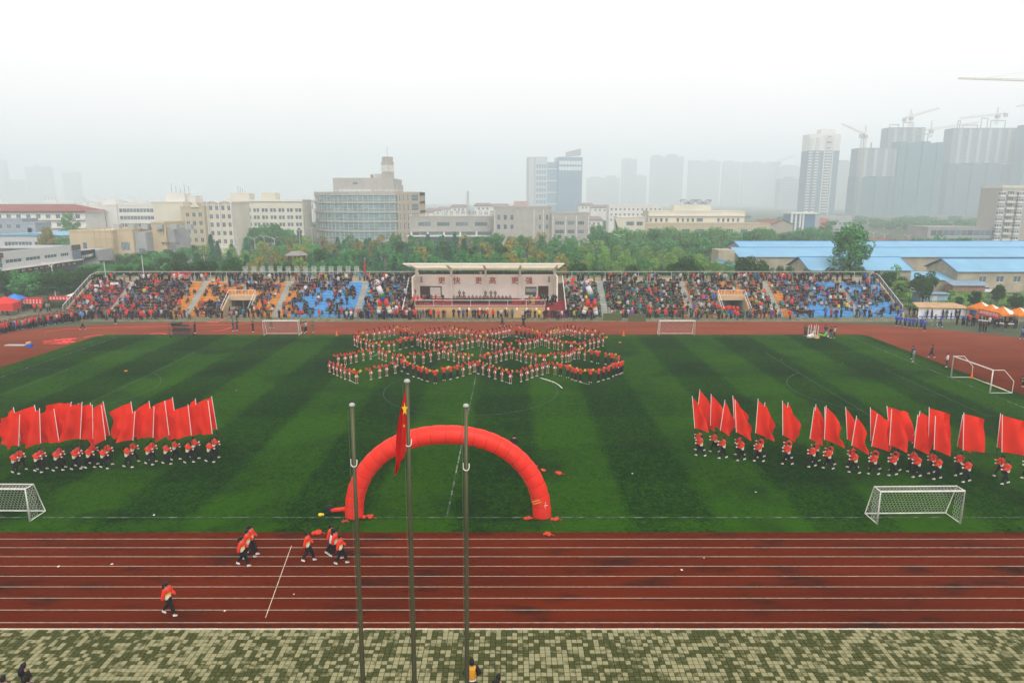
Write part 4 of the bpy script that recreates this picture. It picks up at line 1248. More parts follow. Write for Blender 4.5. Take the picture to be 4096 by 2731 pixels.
# build
NP = len(people)
Vs, Ts, Cs, off = [], [], [], 0
skinc = np.array((.34,.19,.12)); hairc = np.array((.010,.008,.008))
for x, y, z, yaw, tm_, red in people:
    V, T_, reg = templates[tm_]
    s = random.uniform(.95, 1.07); a = math.pi + yaw
    c_, s_ = math.cos(a), math.sin(a)
    Rm = np.array(((c_,-s_,0),(s_,c_,0),(0,0,1)), np.float32)*s
    Vs.append(V @ Rm.T + np.array((x, y, z), np.float32)); Ts.append(T_ + off); off += len(V)
    top = REDU if red is True else (np.array((.20,.21,.22)) if red == 'grey' else PALC[rng.choice(len(PALC), p=PALW)]*rng.uniform(.5,1.15))
    if red is False and 9 < x < 49 and rng.random() < .22: top = np.array(((.02,.12,.05),(.45,.45,.43),(.04,.15,.11),(.30,.33,.30))[rng.integers(4)])
    leg = LEGS[rng.choice(5, p=[.42,.22,.2,.11,.05])]
    sho = np.array((.5,.5,.5)) if rng.random() < .5 else np.array((.03,.03,.03))
    sk = skinc*rng.uniform(.8,1.2)
    table = np.array([sk, top, sk, leg, sho, hairc])
    col = table[reg].copy()
    Cs.append(col)
Vs = np.concatenate(Vs); Ts = np.concatenate(Ts); Cs = np.concatenate(Cs)
me = bpy.data.meshes.new("crowd")
me.vertices.add(len(Vs)); me.vertices.foreach_set("co", Vs.astype(np.float32).ravel())
me.loops.add(len(Ts)*3); me.loops.foreach_set("vertex_index", Ts.astype(np.int32).ravel())
me.polygons.add(len(Ts)); me.polygons.foreach_set("loop_start", np.arange(0, len(Ts)*3, 3, dtype=np.int32))
ca = me.color_attributes.new("cloth", 'FLOAT_COLOR', 'CORNER')
ca.data.foreach_set("color", np.repeat(np.concatenate([Cs, np.ones((len(Cs),1))], 1), 3, axis=0).astype(np.float32).ravel())
me.polygons.foreach_set("use_smooth", np.ones(len(Ts), bool))
me.update(); me.validate()
m, t, b = newmat("crowd_clothing")
at = t.nodes.new("ShaderNodeAttribute"); at.attribute_name = "cloth"
t.links.new(at.outputs['Color'], b.inputs['Base Color']); b.inputs['Roughness'].default_value = .85; b.inputs['Specular IOR Level'].default_value = .15
me.materials.append(m)
tag(link("crowd", me), "dense crowd of spectators on the tiers, the walkway and along the track edge", "crowd", None, 'stuff')
print("CROWD", NP, len(Ts))

# three people sitting or squatting low on the ground
_sq = {k: (x, y, max(.045, z+.36)) for k, (x, y, z) in SIT.items()}
for q in 'RL':
    sx = 1 if q == 'R' else -1
    _sq['k'+q] = (sx*.13, .34, .52); _sq['a'+q] = (sx*.12, .22, .09); _sq['t'+q] = (sx*.13, .37, .045)
K['squat'] = Kit("ps", _sq, 'plain')
for px, py, rz, jc, lab in ((3238,1347,-30,(.22,.22,.22),"person in grey squatting left of the white sacks by the scooter"),(3254,1350,30,(.55,.55,.52),"person in white squatting behind the white sacks by the scooter"),(4086,1548,-80,(.012,.03,.02),"person in dark green sitting on the red ground behind the right goal")):
    p_ = G(px, py); K['squat'].put((p_.x, p_.y, .014), R(rz), 1.02, lab, None, dict(jacket=jc, trousers=(.012,.012,.014)))
# ================================================================== RED INFLATABLE ARCH
vinyl = M("red_vinyl", (0.90, 0.040, 0.018), 0.45, 0.05, 0.8, spec=0.3, trans=.3)
AX, AY = -4.12, 40.85
arch = thing("inflatable_arch", "big red inflatable arch standing at the near edge of the grass pitch", "inflatable arch", (AX, AY, 0.014))
def arch_pt(t):          # 0..1 along the arch
    a = math.pi*(1-t)
    e = 0.92
    return Vector((6.05*math.copysign(abs(math.cos(a))**e, math.cos(a)), 0, 0.05 + 5.52*abs(math.sin(a))**0.94))
NS, SUBS = 24, 6
pts, rad = [], []
for i in range(NS*SUBS+1):
    t = i/(NS*SUBS); p = arch_pt(t)
    pts.append(p); f = (i % SUBS)/SUBS
    rad.append(0.60*(0.955+0.045*math.sin(math.pi*f)**0.6 if f else 0.952))
mb = MB().tube(pts, rad, 20)
part("arch_tube", mb, vinyl, arch, True)
mb = MB()
for k in range(1, NS):
    i = k*SUBS
    mb.tube([pts[i]-(pts[i+1]-pts[i-1]).normalized()*.012, pts[i]+(pts[i+1]-pts[i-1]).normalized()*.012], .585, 20, 0, False)
part("seam", mb, M("seam_red", (0.52,0.022,0.013), .7), arch, kind='stuff')
for sx in (-6.05, 6.05):
    part("foot", MB().lathe([(.50,0.0),(.60,.10),(.585,.25)], 18, 0, (sx,0,0)), vinyl, arch, True)
# faint print on the right leg: two yellow lines and a white flower
mb = MB()
for k in range(2):
    for j in range(7):
        x = 5.36 + j*.075 + k*.12; mb.box(x, x+.05, -.63, -.615, 1.28-k*.13+j*.02, 1.33-k*.13+j*.02)
part("printed_text", mb, M("yellow_print", (.75,.5,.08), .6), arch)
mb = MB()
for k in range(6):
    a = k*math.pi/3; mb.tube([(6.15,-.55,1.02),(6.15+.24*math.cos(a),-.5,1.02+.24*math.sin(a))], .018, 4)
part("printed_flower", mb, whitec, arch)
for i_, gx, gy in ((NS*SUBS*3//10, -6.6, -2.4), (NS*SUBS*7//10, 6.8, -1.6), (NS*SUBS*3//10, -5.6, 3.2), (NS*SUBS*7//10, 5.8, 3.2)):
    a_ = pts[i_] + Vector((0, -.5 if gy < 0 else .5, .3)); part("tether_rope", MB().tube([a_, Vector((gx, gy, .02))], .010, 4), M("rope_grey", (.12,.12,.09), .8), arch)
fan_p = G(1280+90/2.306, 1500+1275/2.306)
fn = thing("blower_fan", "black blower fan with red hose at the arch's left foot", "fan", (fan_p.x, fan_p.y, .014))
part("fan_housing", MB().lathe([(.20,-.10),(.27,-.08),(.27,.08),(.20,.10)], 14, 0, (0,0,0)).mesh("h", M("black_plastic", (.012,.012,.012), .5)), None, fn, loc=(0,0,.30))
fn.children[0].rotation_euler = (R(80), 0, R(20))
part("hose", MB().tube([(.1,0,.22),(.5,.02,.24),(1.2,.05,.30)], [.12,.14,.16], 10), vinyl, fn, True)
part("foot_frame", MB().box(-.25,.25,-.18,.18,0,.05), M("black_plastic"), fn)
bagm = M("red_sack", (0.55,0.05,0.02), .7, .3, 6.0)
def sack(px, py, label, s=1.0):
    q = G(px, py); rr = random.Random(int(px))
    mb = MB()
    for _ in range(7): mb.ball((rr.uniform(-.2,.2)*s, rr.uniform(-.14,.14)*s, .10*s), rr.uniform(.09,.15)*s, 7, 0, .8)
    mb.tube([(0,0,.1),(.3*s,.1,.05),(.5*s,-.05,.03)], .02, 4)
    tag(link("weight_bag", mb.mesh("weight_bag", bagm, True), None, (q.x, q.y, .014)), label, "bag", "red weight bags round the arch")
sack(1470,2073,"red and yellow weight bag tied to the arch's left foot",1.2); sack(2113,2077,"red weight bag left of the arch's right foot"); sack(2217,2080,"red weight bag right of the arch's right foot")
sack(1378,2088,"small red weight lying in front of the arch's left foot",.6); sack(2232,1898,"red bag lying on the grass right of the arch"); sack(2185,2143,"red and yellow bag lying on the innermost lane line"); sack(1266,2135,"crumpled red bag on the track near the lone walker",1.1)
q = G(1281,2064); tag(link("yellow_bag", MB().ball((0,0,.1),.14,8,0,.8).ball((.15,.05,.08),.1,8).mesh("yellow_bag", M("yellow_tinsel"), True), None, (q.x,q.y,.014)), "small yellow bag lying on the grass left of the arch", "bag")
for px, py, w_ in ((2142,1866,"uppermost"),(2170,1880,"middle"),(2175,1884,"lowest")):
    q = G(px, py); tag(link("red_scrap", MB().poly([(-.15,0,.01),(.1,-.1,.03),(.2,.15,.02),(-.05,.2,.05)]).mesh("red_scrap", M("red_tinsel")), None, (q.x,q.y,.014)), f"{w_} of three torn red scraps on the grass right of the arch", "litter", "red scraps beside the arch")

# ================================================================== FLAGPOLES
steel = M("painted_steel_pole", (0.085, 0.085, 0.045), 0.35, 0.15, 0.6, metal=0.3)
dome = M("pale_dome", (0.40,0.40,0.37), .35, .05)
def flagpole(px, py, bx, by, Y, label, hook):
    top = P(px, py, Y); bot = P(bx, by, Y)
    sl = (top-bot)/(top.z-bot.z)
    base = bot - sl*bot.z
    o = thing("flagpole", label, "flagpole", (base.x, Y, 0.0), 0, "flagpoles on the paving")
    p = lambda z: (sl.x*z, 0, z)
    zt = top.z
    part("shaft", MB().tube([p(0), p(zt*.48), p(zt*.482), p(zt*.75), p(zt*.752), p(zt)], [.085,.072,.068,.060,.056,.050], 14), steel, o, True)
    part("finial", MB().lathe([(.052,0),(.074,.01),(.084,.03),(.078,.065),(.05,.092),(.015,.10)], 14, 0, p(zt)), dome, o, True)
    part("base_plate", MB().box(-.22,.22,-.22,.22,0.004,.06), steel, o)
    a = []
    if hook:
        hz = P(hook[0], hook[1], Y).z
        for k in range(13):
            t = math.pi*k/12
            a.append((sl.x*hz + .085*math.cos(t)*-1, -.05, hz - .10*math.sin(t)))
        a = [(a[0][0], -.03, hz+.12)] + a + [(a[-1][0], -.03, hz+.10)]
        part("halyard_loop", MB().tube(a, .014, 6), whitec, o)
    part("halyard", MB().tube([(-.10+sl.x*zt, -.06, zt-.05), (sl.x*(zt*.6)-.085, -.07, zt*.6), (-.09, -.08, 1.2)], .006, 4), M("rope_grey", (.12,.12,.09), .8), o)
    return o, sl
flagpole(1408,1625,1452,2731,18.0,"left of three tall dark flagpoles, with a bare dome top",(1413,1850))
mp, msl = flagpole(1628,1530,1658,2731,17.6,"middle and tallest of three flagpoles, with the furled red national flag",(1634,1768))
flagpole(1864,1628,1868,2731,18.0,"right of three tall dark flagpoles, with a bare dome top",(1866,1865))
# national flag hanging limp, its cloth in tight folds
Yf = 17.45
outl = [(792,150,786),(795,250,760),(798,350,738),(797,450,722),(794,550,708),(790,650,704),(782,720,704),(778,765,703),(740,800,705),(734,850,697),(716,890,689),(694,915,687)]
vs, fs = [], []
nu = 12
for j, (xr, y, xl) in enumerate(outl):
    for i in range(nu+1):
        u = i/nu
        q = P(1280+(xr+(xl-xr)*u)*.43367, 1500+y*.43367, Yf)
        fold = .07*math.sin(u*9.5 + j*.25)*min(1, j/3) 
        vs.append((q.x, Yf + fold - .02, q.z))
for j in range(len(outl)-1):
    for i in range(nu):
        a = j*(nu+1)+i; fs.append((a, a+1, a+nu+2, a+nu+1))
nf = thing("national_flag", "limp red national flag with yellow stars hanging on the middle flagpole", "flag", (0,0,0))
me = bpy.data.meshes.new("cloth"); me.from_pydata(vs, [], fs); me.polygons.foreach_set("use_smooth", [True]*len(fs)); me.materials.append(M("national_red", (.50,.016,.012), .7, .06, 2.0))
link("cloth", me, nf)
def star(cx, cy, r, squash, name):
    c = P(1280+cx*.43367, 1500+cy*.43367, Yf-.11)
    pts = []
    for k in range(10):
        a = math.pi/2 + k*math.pi/5; rr = r if k % 2 == 0 else r*.40
        pts.append((c.x + rr*math.cos(a)*squash, Yf-.11, c.z + rr*math.sin(a)))
    part(name, MB().extr(pts, (0,.012,0)), M("star_yellow", (.75,.48,.03), .7), nf)
star(781, 315, .20, .42, "large_star"); star(775, 468, .045, .6, "small_star")

# ================================================================== GOALS
goalw = M("white_goal_paint", (0.66,0.65,0.60), .5, .12, 4.0)
netm = M("net_cord", (0.50,0.51,0.48), .8)
def hexnet(mb, o, u, v, U, V, s=.16, r=.008):
    """hexagonal mesh of cord over the parallelogram o + a*u + b*v"""
    u, v = Vector(u), Vector(v); uu, vv = u.normalized(), v.normalized()
    dx, dy = s*math.sqrt(3), s*1.5
    edges = []
    for j in range(int(V/dy)+2):
        for i in range(int(U/dx)+2):
            cx = i*dx + (dx/2 if j % 2 else 0); cy = j*dy
            P6 = [(cx+s*math.cos(math.pi/6+k*math.pi/3), cy+s*math.sin(math.pi/6+k*math.pi/3)) for k in range(6)]
            for k in (0,1,5): edges.append((P6[k], P6[(k+1) % 6]))
    for a, b in edges:
        if all(0 <= p[0] <= U and 0 <= p[1] <= V for p in (a, b)):
            A = Vector(o)+uu*a[0]+vv*a[1]; B = Vector(o)+uu*b[0]+vv*b[1]
            mb.tube([A, B], r, 3, 0, False)
def small_goal_parts(W=5.3, Hh=2.2, dt=.75, db=1.45):
    fr, nt_, bk = MB(), MB(), MB()
    fr.tube([(0,0,0),(0,0,Hh),(W,0,Hh),(W,0,0)], .06, 8)
    bk.tube([(0,0,Hh),(0,dt,Hh),(0,db,.03),(0,0,.03)], .038, 6); bk.tube([(W,0,Hh),(W,dt,Hh),(W,db,.03),(W,0,.03)], .038, 6)
    bk.tube([(0,dt,Hh),(W,dt,Hh)], .035, 6); bk.tube([(0,db,.03),(W,db,.03)], .04, 6)
    sl = Vector((0, db-dt, -Hh)); L_ = sl.length
    hexnet(nt_, (0,dt,Hh), (1,0,0), sl, W, L_, .125)
    hexnet(nt_, (0,0,Hh), (1,0,0), (0,1,0), W, dt, .125)
    for x in (0, W): hexnet(nt_, (x,.05,.05), (0,1,0), (0,0,1), db*.55, Hh, .125)
    return (fr.mesh("front_frame", goalw, True), bk.mesh("rear_frame", goalw, True), nt_.mesh("net", netm))
GP = small_goal_parts()
def goal(x, y, rz, label):
    o = thing("football_goal", label, "goal", (x, y, .02), rz, "small white football goals")
    link("front_frame", GP[0], o); link("rear_frame", GP[1], o); n = link("net", GP[2], o); 
    return o
a = G(3508,2097); goal(a.x, a.y, R(1.0), "small white netted goal on the near edge of the pitch, right of the arch")
a = G(120,2086); goal(a.x-5.3, a.y+.05, R(-.5), "small white netted goal cut off by the photo's left edge")
a = G(1054,1342); goal(a.x, a.y, 0, "small white netted goal on the far touch line below the orange seats")
a = G(2638,1342); goal(a.x, a.y, 0, "small white netted goal on the far touch line below the green seats")
a, b = G(3804,1510), G(3957.6,1572.7)
o = thing("football_goal", "full-size white goal without a net on the right goal line", "goal", (a.x, b.y, .02))
Lg = a.y-b.y
part("front_frame", MB().tube([(0,0,0),(0,0,2.5),(0,Lg,2.5),(0,Lg,0)], .075, 8), goalw, o, True)
mb = MB()
for y in (0, Lg): mb.tube([(0,y,2.5),(1.2,y,2.5),(2.35,y,1.3),(2.35,y,.03),(0,y,.03)], .04, 6)
mb.tube([(2.35,0,.03),(2.35,Lg,.03)], .045, 6)
part("rear_frame", mb, goalw, o, True)
tag(link("tape_strip", MB().box(0,.25,0,3.2,0,.02).mesh("tape_strip", M("orange_tape", (.6,.2,.06), .8)), None, (a.x+2.4, b.y+1.2, .02)), "orange strip lying along the back of the right goal", "tape")

# cones
cone_me = MB().box(-.19,.19,-.19,.19,0,.03).lathe([(.15,.03),(.12,.2),(.07,.5),(.03,.72)], 12).mesh("traffic_cone", M("cone_orange", (.72,.16,.02), .6), True)
for px, py, lab in ((1347,1342,"orange cone on the far grass edge left of the dancers"),(2494,1343,"orange cone on the far grass edge right of the dancers"),(3886,1512,"orange cone inside the full-size goal"),(1806,1342,"orange cone among the dancers in the rearmost row")):
    q = G(px, py); tag(link("traffic_cone", cone_me, None, (q.x,q.y,.016)), lab, "traffic cone", "orange cones on the pitch")
for px, py, lab in ((503,1484,"flat red marker lying on the left half of the pitch"),(2480,1370,"small red marker lying right of the dancers"),(2290,1341,"fallen orange cone in the rearmost row of dancers")):
    q = G(px, py); tag(link("field_marker", MB().lathe([(.22,0),(.16,.06),(.03,.10)], 10).mesh("field_marker", M("cone_orange"), True), None, (q.x,q.y,.016)), lab, "marker")
# scraps of paper on grass, track and paving
paper = MB().poly([(-.10,-.06,.004),(.08,-.08,.02),(.11,.06,.006),(-.06,.08,.02)]).mesh("paper_scrap", whitec)
rr = random.Random(5)
for k in range(20):
    px, py = rr.choice([(rr.uniform(100,4000), rr.uniform(1360,2080)), (rr.uniform(100,4000), rr.uniform(2180,2460)), (rr.uniform(60,900), rr.uniform(1290,1345))])
    q = G(px, py); o = link("paper_scrap", paper, None, (q.x,q.y,.018), rr.uniform(0,6)); o.scale = (rr.uniform(.4,.8),)*3
    tag(o, f"small white scrap of paper on the {'grass' if q.y > 40 and q.y < 101 else 'red track'}, {nth(k+1)} of the scattered ones", "litter", "paper scraps on the field")

# ================================================================== AIR DANCERS with ball heads
def air_dancer(px, lean, label, feet):
    Y = 114.6; sc_ = 117.0/2731*1.0
    x0 = XZ(px, Y, 3)
    o = thing("air_dancer", label, "inflatable figure", (x0, Y, 0), 0, "inflatable tube figures with ball heads")
    z = lambda py: ZY(py, Y)
    X = lambda p: XZ(p, Y, 3) - x0
    hips, hipy = X(feet[4]), z(1196)
    nylon = lambda n, c: M("nylon_"+n, c, .6, .05, trans=.25)
    for q, nm in ((feet[0],'a'),(feet[1],'b')):
        qx, qz = X(q[0]), max(.3, z(q[1]))
        d = Vector((qx-hips, 0, qz-hipy)); st = Vector((hips + (-.35 if qx < hips else .35), 0, hipy))
        e = Vector((qx, 0, qz))
        lg = part("leg", MB().tube([st, st.lerp(e,.5)], [.44,.40], 12), nylon("red", (.68,.05,.03)), o, True)
        part("yellow_band", MB().tube([st.lerp(e,.5), st.lerp(e,.60)], [.40,.39], 12), nylon("yellow", (.75,.55,.06)), lg, True)
        part("white_sock", MB().tube([st.lerp(e,.60), st.lerp(e,.72)], [.39,.38], 12).tube([st.lerp(e,.75), e], [.38,.36], 12), nylon("white", (.72,.72,.74)), lg, True)
        part("red_ring", MB().tube([st.lerp(e,.72), st.lerp(e,.75)], [.385,.385], 12), nylon("red", None), lg, True)
    part("belt", MB().tube([(hips,0,hipy-.2),(hips+lean*.05,0,hipy+.35)], [.60,.52], 12), nylon("blue", (.03,.06,.36)), o, True)
    t1 = Vector((X(feet[2]), 0, z(1176))); t2 = Vector((X(feet[3]), 0, z(1145)))
    part("green_waist", MB().tube([(hips+lean*.05,0,hipy+.30), t1], [.55,.50], 12), nylon("green", (.02,.20,.07)), o, True)
    part("torso", MB().tube([t1, t1.lerp(t2,.5), t2], [.50,.47,.42], 12), nylon("white", None), o, True)
    hd = Vector((X(feet[5]), 0, z(1129)))
    ball = part("ball_head", MB().ball(hd, .52, 16), nylon("ballwhite", (.74,.74,.74)), o, True)
    mb = [MB(), MB(), MB()]
    rr = random.Random(px)
    for k in range(18):
        d_ = Vector((rr.gauss(0,1), -abs(rr.gauss(0,1))-.1, rr.gauss(0,1))).normalized()
        a = d_.orthogonal().normalized(); b = d_.cross(a); c = hd + d_*.525
        mb[k % 3].poly([c + (a*math.cos(2*math.pi*j/5) + b*math.sin(2*math.pi*j/5))*.17 - d_*.02 for j in range(5)])
    for q, n, c in zip(mb, ("orange","blue","red"), ((.72,.25,.03),(.03,.07,.38),(.68,.05,.03))): part("ball_patch", q, nylon(n, c), ball)
air_dancer(1536, -1, "inflatable tube figure with a ball head leaning left in front of the left tiers", ((1513,1252),(1560,1252),1527,1515,1532,1511))
air_dancer(2360, -1, "inflatable tube figure with a ball head standing in front of the green tiers", ((2335,1254),(2386,1258),2362,2350,2365,2351))

# ================================================================== TENTS
def canopy(x, y, rz, cols, label, w=2.9, he=2.1, hp=3.15, grp=None):
    o = thing("canopy_tent", label, "tent", (x, y, .004), rz, grp)
    h = w/2
    c4 = [(-h,-h,he),(h,-h,he),(h,h,he),(-h,h,he)]
    mb = MB()
    for i in range(4):
        a, b = Vector(c4[i]), Vector(c4[(i+1) % 4]); p = Vector((0,0,hp))
        mid = (a+b)/2
        mb.poly([a, mid.lerp(Vector((0,0,he)),.02), p], 0 if cols[i][0] else 1); mb.poly([mid.lerp(Vector((0,0,he)),.02), b, p], 0 if cols[i][1] else 1)
        mb.quad(a - Vector((0,0,.28)), b - Vector((0,0,.28)), b, a, 0)
    part("roof_cloth", mb, [cols[4], cols[5]], o)
    mb = MB()
    for x_, y_, z_ in c4: mb.tube([(x_*.98,y_*.98,0),(x_*.98,y_*.98,he)], .022, 5)
    part("tent_frame", mb, M("tent_frame_dark", (.05,.06,.06), .5), o)
    return o
org, wht = M("orange_tent", (.80,.24,.02), .7, .05, trans=.3), M("white_tent", (.74,.70,.68), .7, .05)
for k, (px, py, zz) in enumerate(((3928,1207,3.15),(3969,1217,3.15),(4014,1226,3.15),(4080,1229,3.15))):
    a_ = PITCH + math.atan((py-1365.5)/F); Y = (H-zz)/math.tan(a_); x = XZ(px, Y, zz)
    o = canopy(x, Y, R(8), ((1,0),(0,0),(0,1),(1,1),org,wht), f"{nth(k+1)} orange and white canopy tent from the left at the right bend", grp="orange and white canopy tents")
    if k == 1: t2 = (x, Y)
    if k == 2: t3 = (x, Y)
bn = thing("college_banner", "red banner with white characters hanging from the orange tents' eaves", "banner", (t2[0]-1.9, t2[1]-.2, 1.2))
L_ = 5.6
dir_ = Vector((t3[0]-t2[0], t3[1]-t2[1], 0)).normalized()
A0 = G(3500+1640/3.946, 1050+790/3.946, 0); 
pa, pb_ = P(3500+1640/3.946, 1050+727/3.946, t2[1]-.9), P(3500+1970/3.946, 1050+800/3.946, t3[1]-2.3)
bn.location = pa
u = pb_-pa; dn = Vector((0,0,-.95))
part("cloth", MB().extr([(0,0,0), u, u+dn, dn], (0.0,.02,0)), M("banner_red", (.60,.03,.02), .7, .05), bn)
ln = u.length; ex = u.normalized(); ez = Vector((0,0,1)); ey = ez.cross(ex).normalized(); ez = ex.cross(ey)
for i, c in enumerate("继续教育学院"):
    me = text_mesh(c, .62, whitec, .01)
    link("letter", me, bn, mw=Matrix.Translation(u*((i+.8)/6.6) + dn*.5 + Vector((0,-.03,0))) @ Matrix((ex, ez, -ey)).transposed().to_4x4())
redt, blut, pnk = M("red_tent", (.62,.035,.025), .7), M("blue_tent", (.03,.22,.62), .7), M("pink_tent", (.72,.16,.40), .7)
q = G(12,1262); o = canopy(q.x, q.y+1, R(15), ((1,1),(1,1),(1,1),(1,1),redt,whitec), "red canopy tent with side walls at the left edge of the photo", 3.6, 2.2, 3.3)
part("side_wall", MB().box(1.7,1.74,-1.8,1.8,.9,2.1).box(-1.8,1.8,-1.78,-1.74,.9,2.1), redt, o)
q = G(35,1248); canopy(q.x, q.y+2, R(10), ((1,1),(1,1),(1,1),(1,1),blut,whitec), "blue canopy tent behind the red one at the left edge", 3.0, 2.2, 3.1)
q = G(262,1244); canopy(q.x, q.y+3, R(5), ((1,1),(1,1),(0,0),(0,0),wht,pnk), "white and pink canopy tent beside the left end of the grandstand", 3.6, 2.2, 3.0)
# trestle tables and sign under the orange tents
def trestle(px, py, w, label, rz=0):
    q = G(px, py); o = thing("trestle_table", label, "table", (q.x,q.y,.004), rz)
    part("table_top", MB().box(-w/2,w/2,-.35,.35,.72,.76), wht, o)
    for x in (-w/2+.15, w/2-.15): part("trestle", MB().tube([(x,-.3,0),(x,.3,.72)], .03, 5).tube([(x,.3,0),(x,-.3,.72)], .03, 5), M("tent_frame_dark"), o)
trestle(4020,1312,2.6,"white trestle table in front of the orange tents", R(-25)); trestle(3935,1300,1.6,"short trestle table under the first orange tent", R(-20))
q = G(4074,1300); o = thing("blue_sign", "small blue placard on a stick below the orange tents", "sign", (q.x,q.y,0)); part("board", MB().box(-.35,.35,-.02,.02,1.7,2.1), M("sign_blue", (.03,.22,.62), .6), o); part("stick", MB().tube([(0,.03,0),(0,.03,2.0)], .02, 5), railw, o)
q = G(322,1300); o = thing("blue_sign", "blue placard held up among the spectators at the left bend", "sign", (q.x,q.y+.6,0)); part("board", MB().box(-.42,.42,-.02,.02,1.55,1.95), M("sign_blue"), o); part("stick", MB().tube([(0,.03,0),(0,.03,1.8)], .02, 5), railw, o)
q = G(1035,1262); o = thing("white_placard", "white placard on a leaning stick in front of the left orange seats", "sign", (q.x-.6,q.y-.8,0)); part("board", MB().extr([(-.15,0,1.75),(.75,0,1.6),(.7,0,1.25),(-.2,0,1.4)],(0,.03,0)), whitec, o); part("stick", MB().tube([(-.3,.05,0),(.25,.05,1.5)], .02, 5), railw, o)
# white tarpaulin stall with tan roof, right of the stand
q = G(3500+1080/3.946, 1050+890/3.946)
o = thing("tarpaulin_stall", "long white tarpaulin stall with a tan sheet roof beside the stand's right end", "stall", (q.x, q.y+1.6, .004))
part("tarp_wall", MB().extr([(-4.2,-1.2,0),(4.6,-1.2,0),(4.6,-1.2,1.5),(-4.2,-1.2,1.9)],(0,.05,0)), M("white_tarp", (.66,.66,.68), .8, .12, 1.0), o)
part("tarp_roof", MB().extr([(-4.5,-1.5,1.92),(5.0,-1.5,1.75),(3.6,1.6,2.3),(-3.8,1.6,2.4)],(0,0,.05)), M("tan_sheet", (.42,.27,.15), .9, .2, 1.2), o)
part("blue_trim", MB().box(-4.0,4.5,-1.26,-1.21,.25,.45), blut, o)
q = G(3885,1280); o = thing("blue_tarp", "blue and white tarpaulin slung beside the first orange tent", "tarpaulin", (q.x, q.y+1.5, 0)); part("sheet", MB().extr([(-1.8,0,.5),(1.6,0,.3),(2.0,.2,1.4),(-1.6,.3,1.6)],(0,.04,0)), blut, o)

# ================================================================== HURDLE CART, green boards, goods, scooter
q = G(728,1346)
o = thing("hurdle_cart", "dark green wheeled cart stacked with athletics hurdles on the far grass edge", "cart", (q.x, q.y, .014))
dg_ = M("dark_green_steel", (.012,.045,.045), .5)
mb = MB()
for x in (-1.5, 1.5):
    for y in (-.6, .6): mb.tube([(x,y,.2),(x,y,2.1 if x < 0 else 1.3)], .035, 6)
for y in (-.6,.6):
    mb.tube([(-1.5,y,.25),(1.5,y,.25)], .035, 6); mb.tube([(-1.5,y,2.1),(-.5,y,2.1),(1.5,y,1.3)], .035, 6); mb.tube([(-1.5,y,1.1),(1.5,y,1.0)], .03, 6)
for x in (-1.5,-.5,.5,1.5): mb.tube([(x,-.6,.25),(x,.6,.25)], .03, 5)
part("cart_frame", mb, dg_, o)
for x in (-1.4,1.4):
    for y in (-.6,.6):
        w_ = MB(); w_.tube([(x,y-.04,.12),(x,y+.04,.12)], .12, 12); part("wheel", w_, M("black_rubber", (.01,.01,.01), .8), o)
hd = MB()
hd.tube([(0,-.5,.0),(0,-.5,.55)], .02, 5).tube([(0,.5,0),(0,.5,.55)], .02, 5).box(-.02,.02,-.55,.55,.50,.62).tube([(0,-.5,0),(.4,-.5,0)], .02, 5).tube([(0,.5,0),(.4,.5,0)], .02, 5)
hme = hd.mesh("hurdle", dg_)
for k in range(8):
    x = -1.2+k*.33; link("hurdle", hme, o, (x, 0, .35)); link("hurdle", hme, o, (x+.12, 0, .62)); 
    if x < .9: link("hurdle", hme, o, (x, 0, 1.15))
part("folded_mat", MB().box(-1.3,-.1,-.5,.5,1.85,2.1).box(-.1,1.0,-.45,.45,1.62,1.72), M("black_plastic"), o)
bdm = M("olive_board", (.085,.10,.035), .8, .08)
for px0, px1, py, lab in ((2412,2486,1283,"left of two long olive boards held up at the track edge"),(2512,2582,1287,"right of two long olive boards held up at the track edge")):
    a, b = G(px0, py), G(px1, py); o = thing("olive_board", lab, "board", (a.x, a.y, .004), math.atan2(b.y-a.y, b.x-a.x))
    part("panel", MB().box(0,(b-a).length,-.03,.03,.05,1.25), bdm, o); part("frame", MB().box(-.03,(b-a).length+.03,-.04,.04,0.0,.05).box(-.03,(b-a).length+.03,-.04,.04,1.25,1.30), M("board_edge", (.16,.17,.10), .7), o)
q = G(3300,1352)
o = thing("green_scooter", "bright green motor scooter parked on the far right grass", "scooter", (q.x-.3, q.y, .014))
grn = M("lime_paint", (.16,.52,.03), .35)
for x, nm in ((-.68,'r'),(.68,'f')):
    wl = part("wheel", MB().tube([(x,-.05,.26),(x,.05,.26)], .26, 14), M("black_rubber"), o)
    part("rim", MB().tube([(x,-.065,.26),(x,.065,.26)], .15, 12), M("rim_grey", (.55,.55,.55), .4), wl)
part("body", MB().extr([(-.85,-.13,.55),(-.3,-.13,.38),(.2,-.13,.30),(.35,-.13,.36),(.52,-.13,.95),(.42,-.13,.98),(.2,-.13,.45),(-.2,-.13,.55),(-.75,-.13,.78)],(0,.26,0)), grn, o)
part("seat", MB().box(-.75,-.1,-.14,.14,.72,.84), M("black_plastic"), o)
part("front_fork", MB().tube([(.68,0,.26),(.50,0,.85),(.42,0,1.08)], .04, 6), grn, o)
part("handlebar", MB().tube([(.40,-.32,1.08),(.42,0,1.06),(.40,.32,1.08)], .022, 6), M("black_plastic"), o)
part("front_fender", MB().extr([(.42,-.07,.45),(.62,-.07,.58),(.9,-.07,.50),(.96,-.07,.36),(.85,-.07,.44),(.62,-.07,.52)],(0,.14,0)), grn, o)
q = G(3248,1353)
o = thing("goods_pile", "pile of white sacks and tan boxes with upright white posts beside the scooter", "goods", (q.x, q.y, .014))
part("sack", MB().ball((-.4,0,.3),.38,9,0,.8).ball((.1,.1,.25),.3,9,0,.8).ball((-.1,-.2,.5),.25,8), wht, o, True)
part("box", MB().box(.3,.95,-.3,.3,0,.45), M("tan_carton", (.5,.33,.18), .8), o)
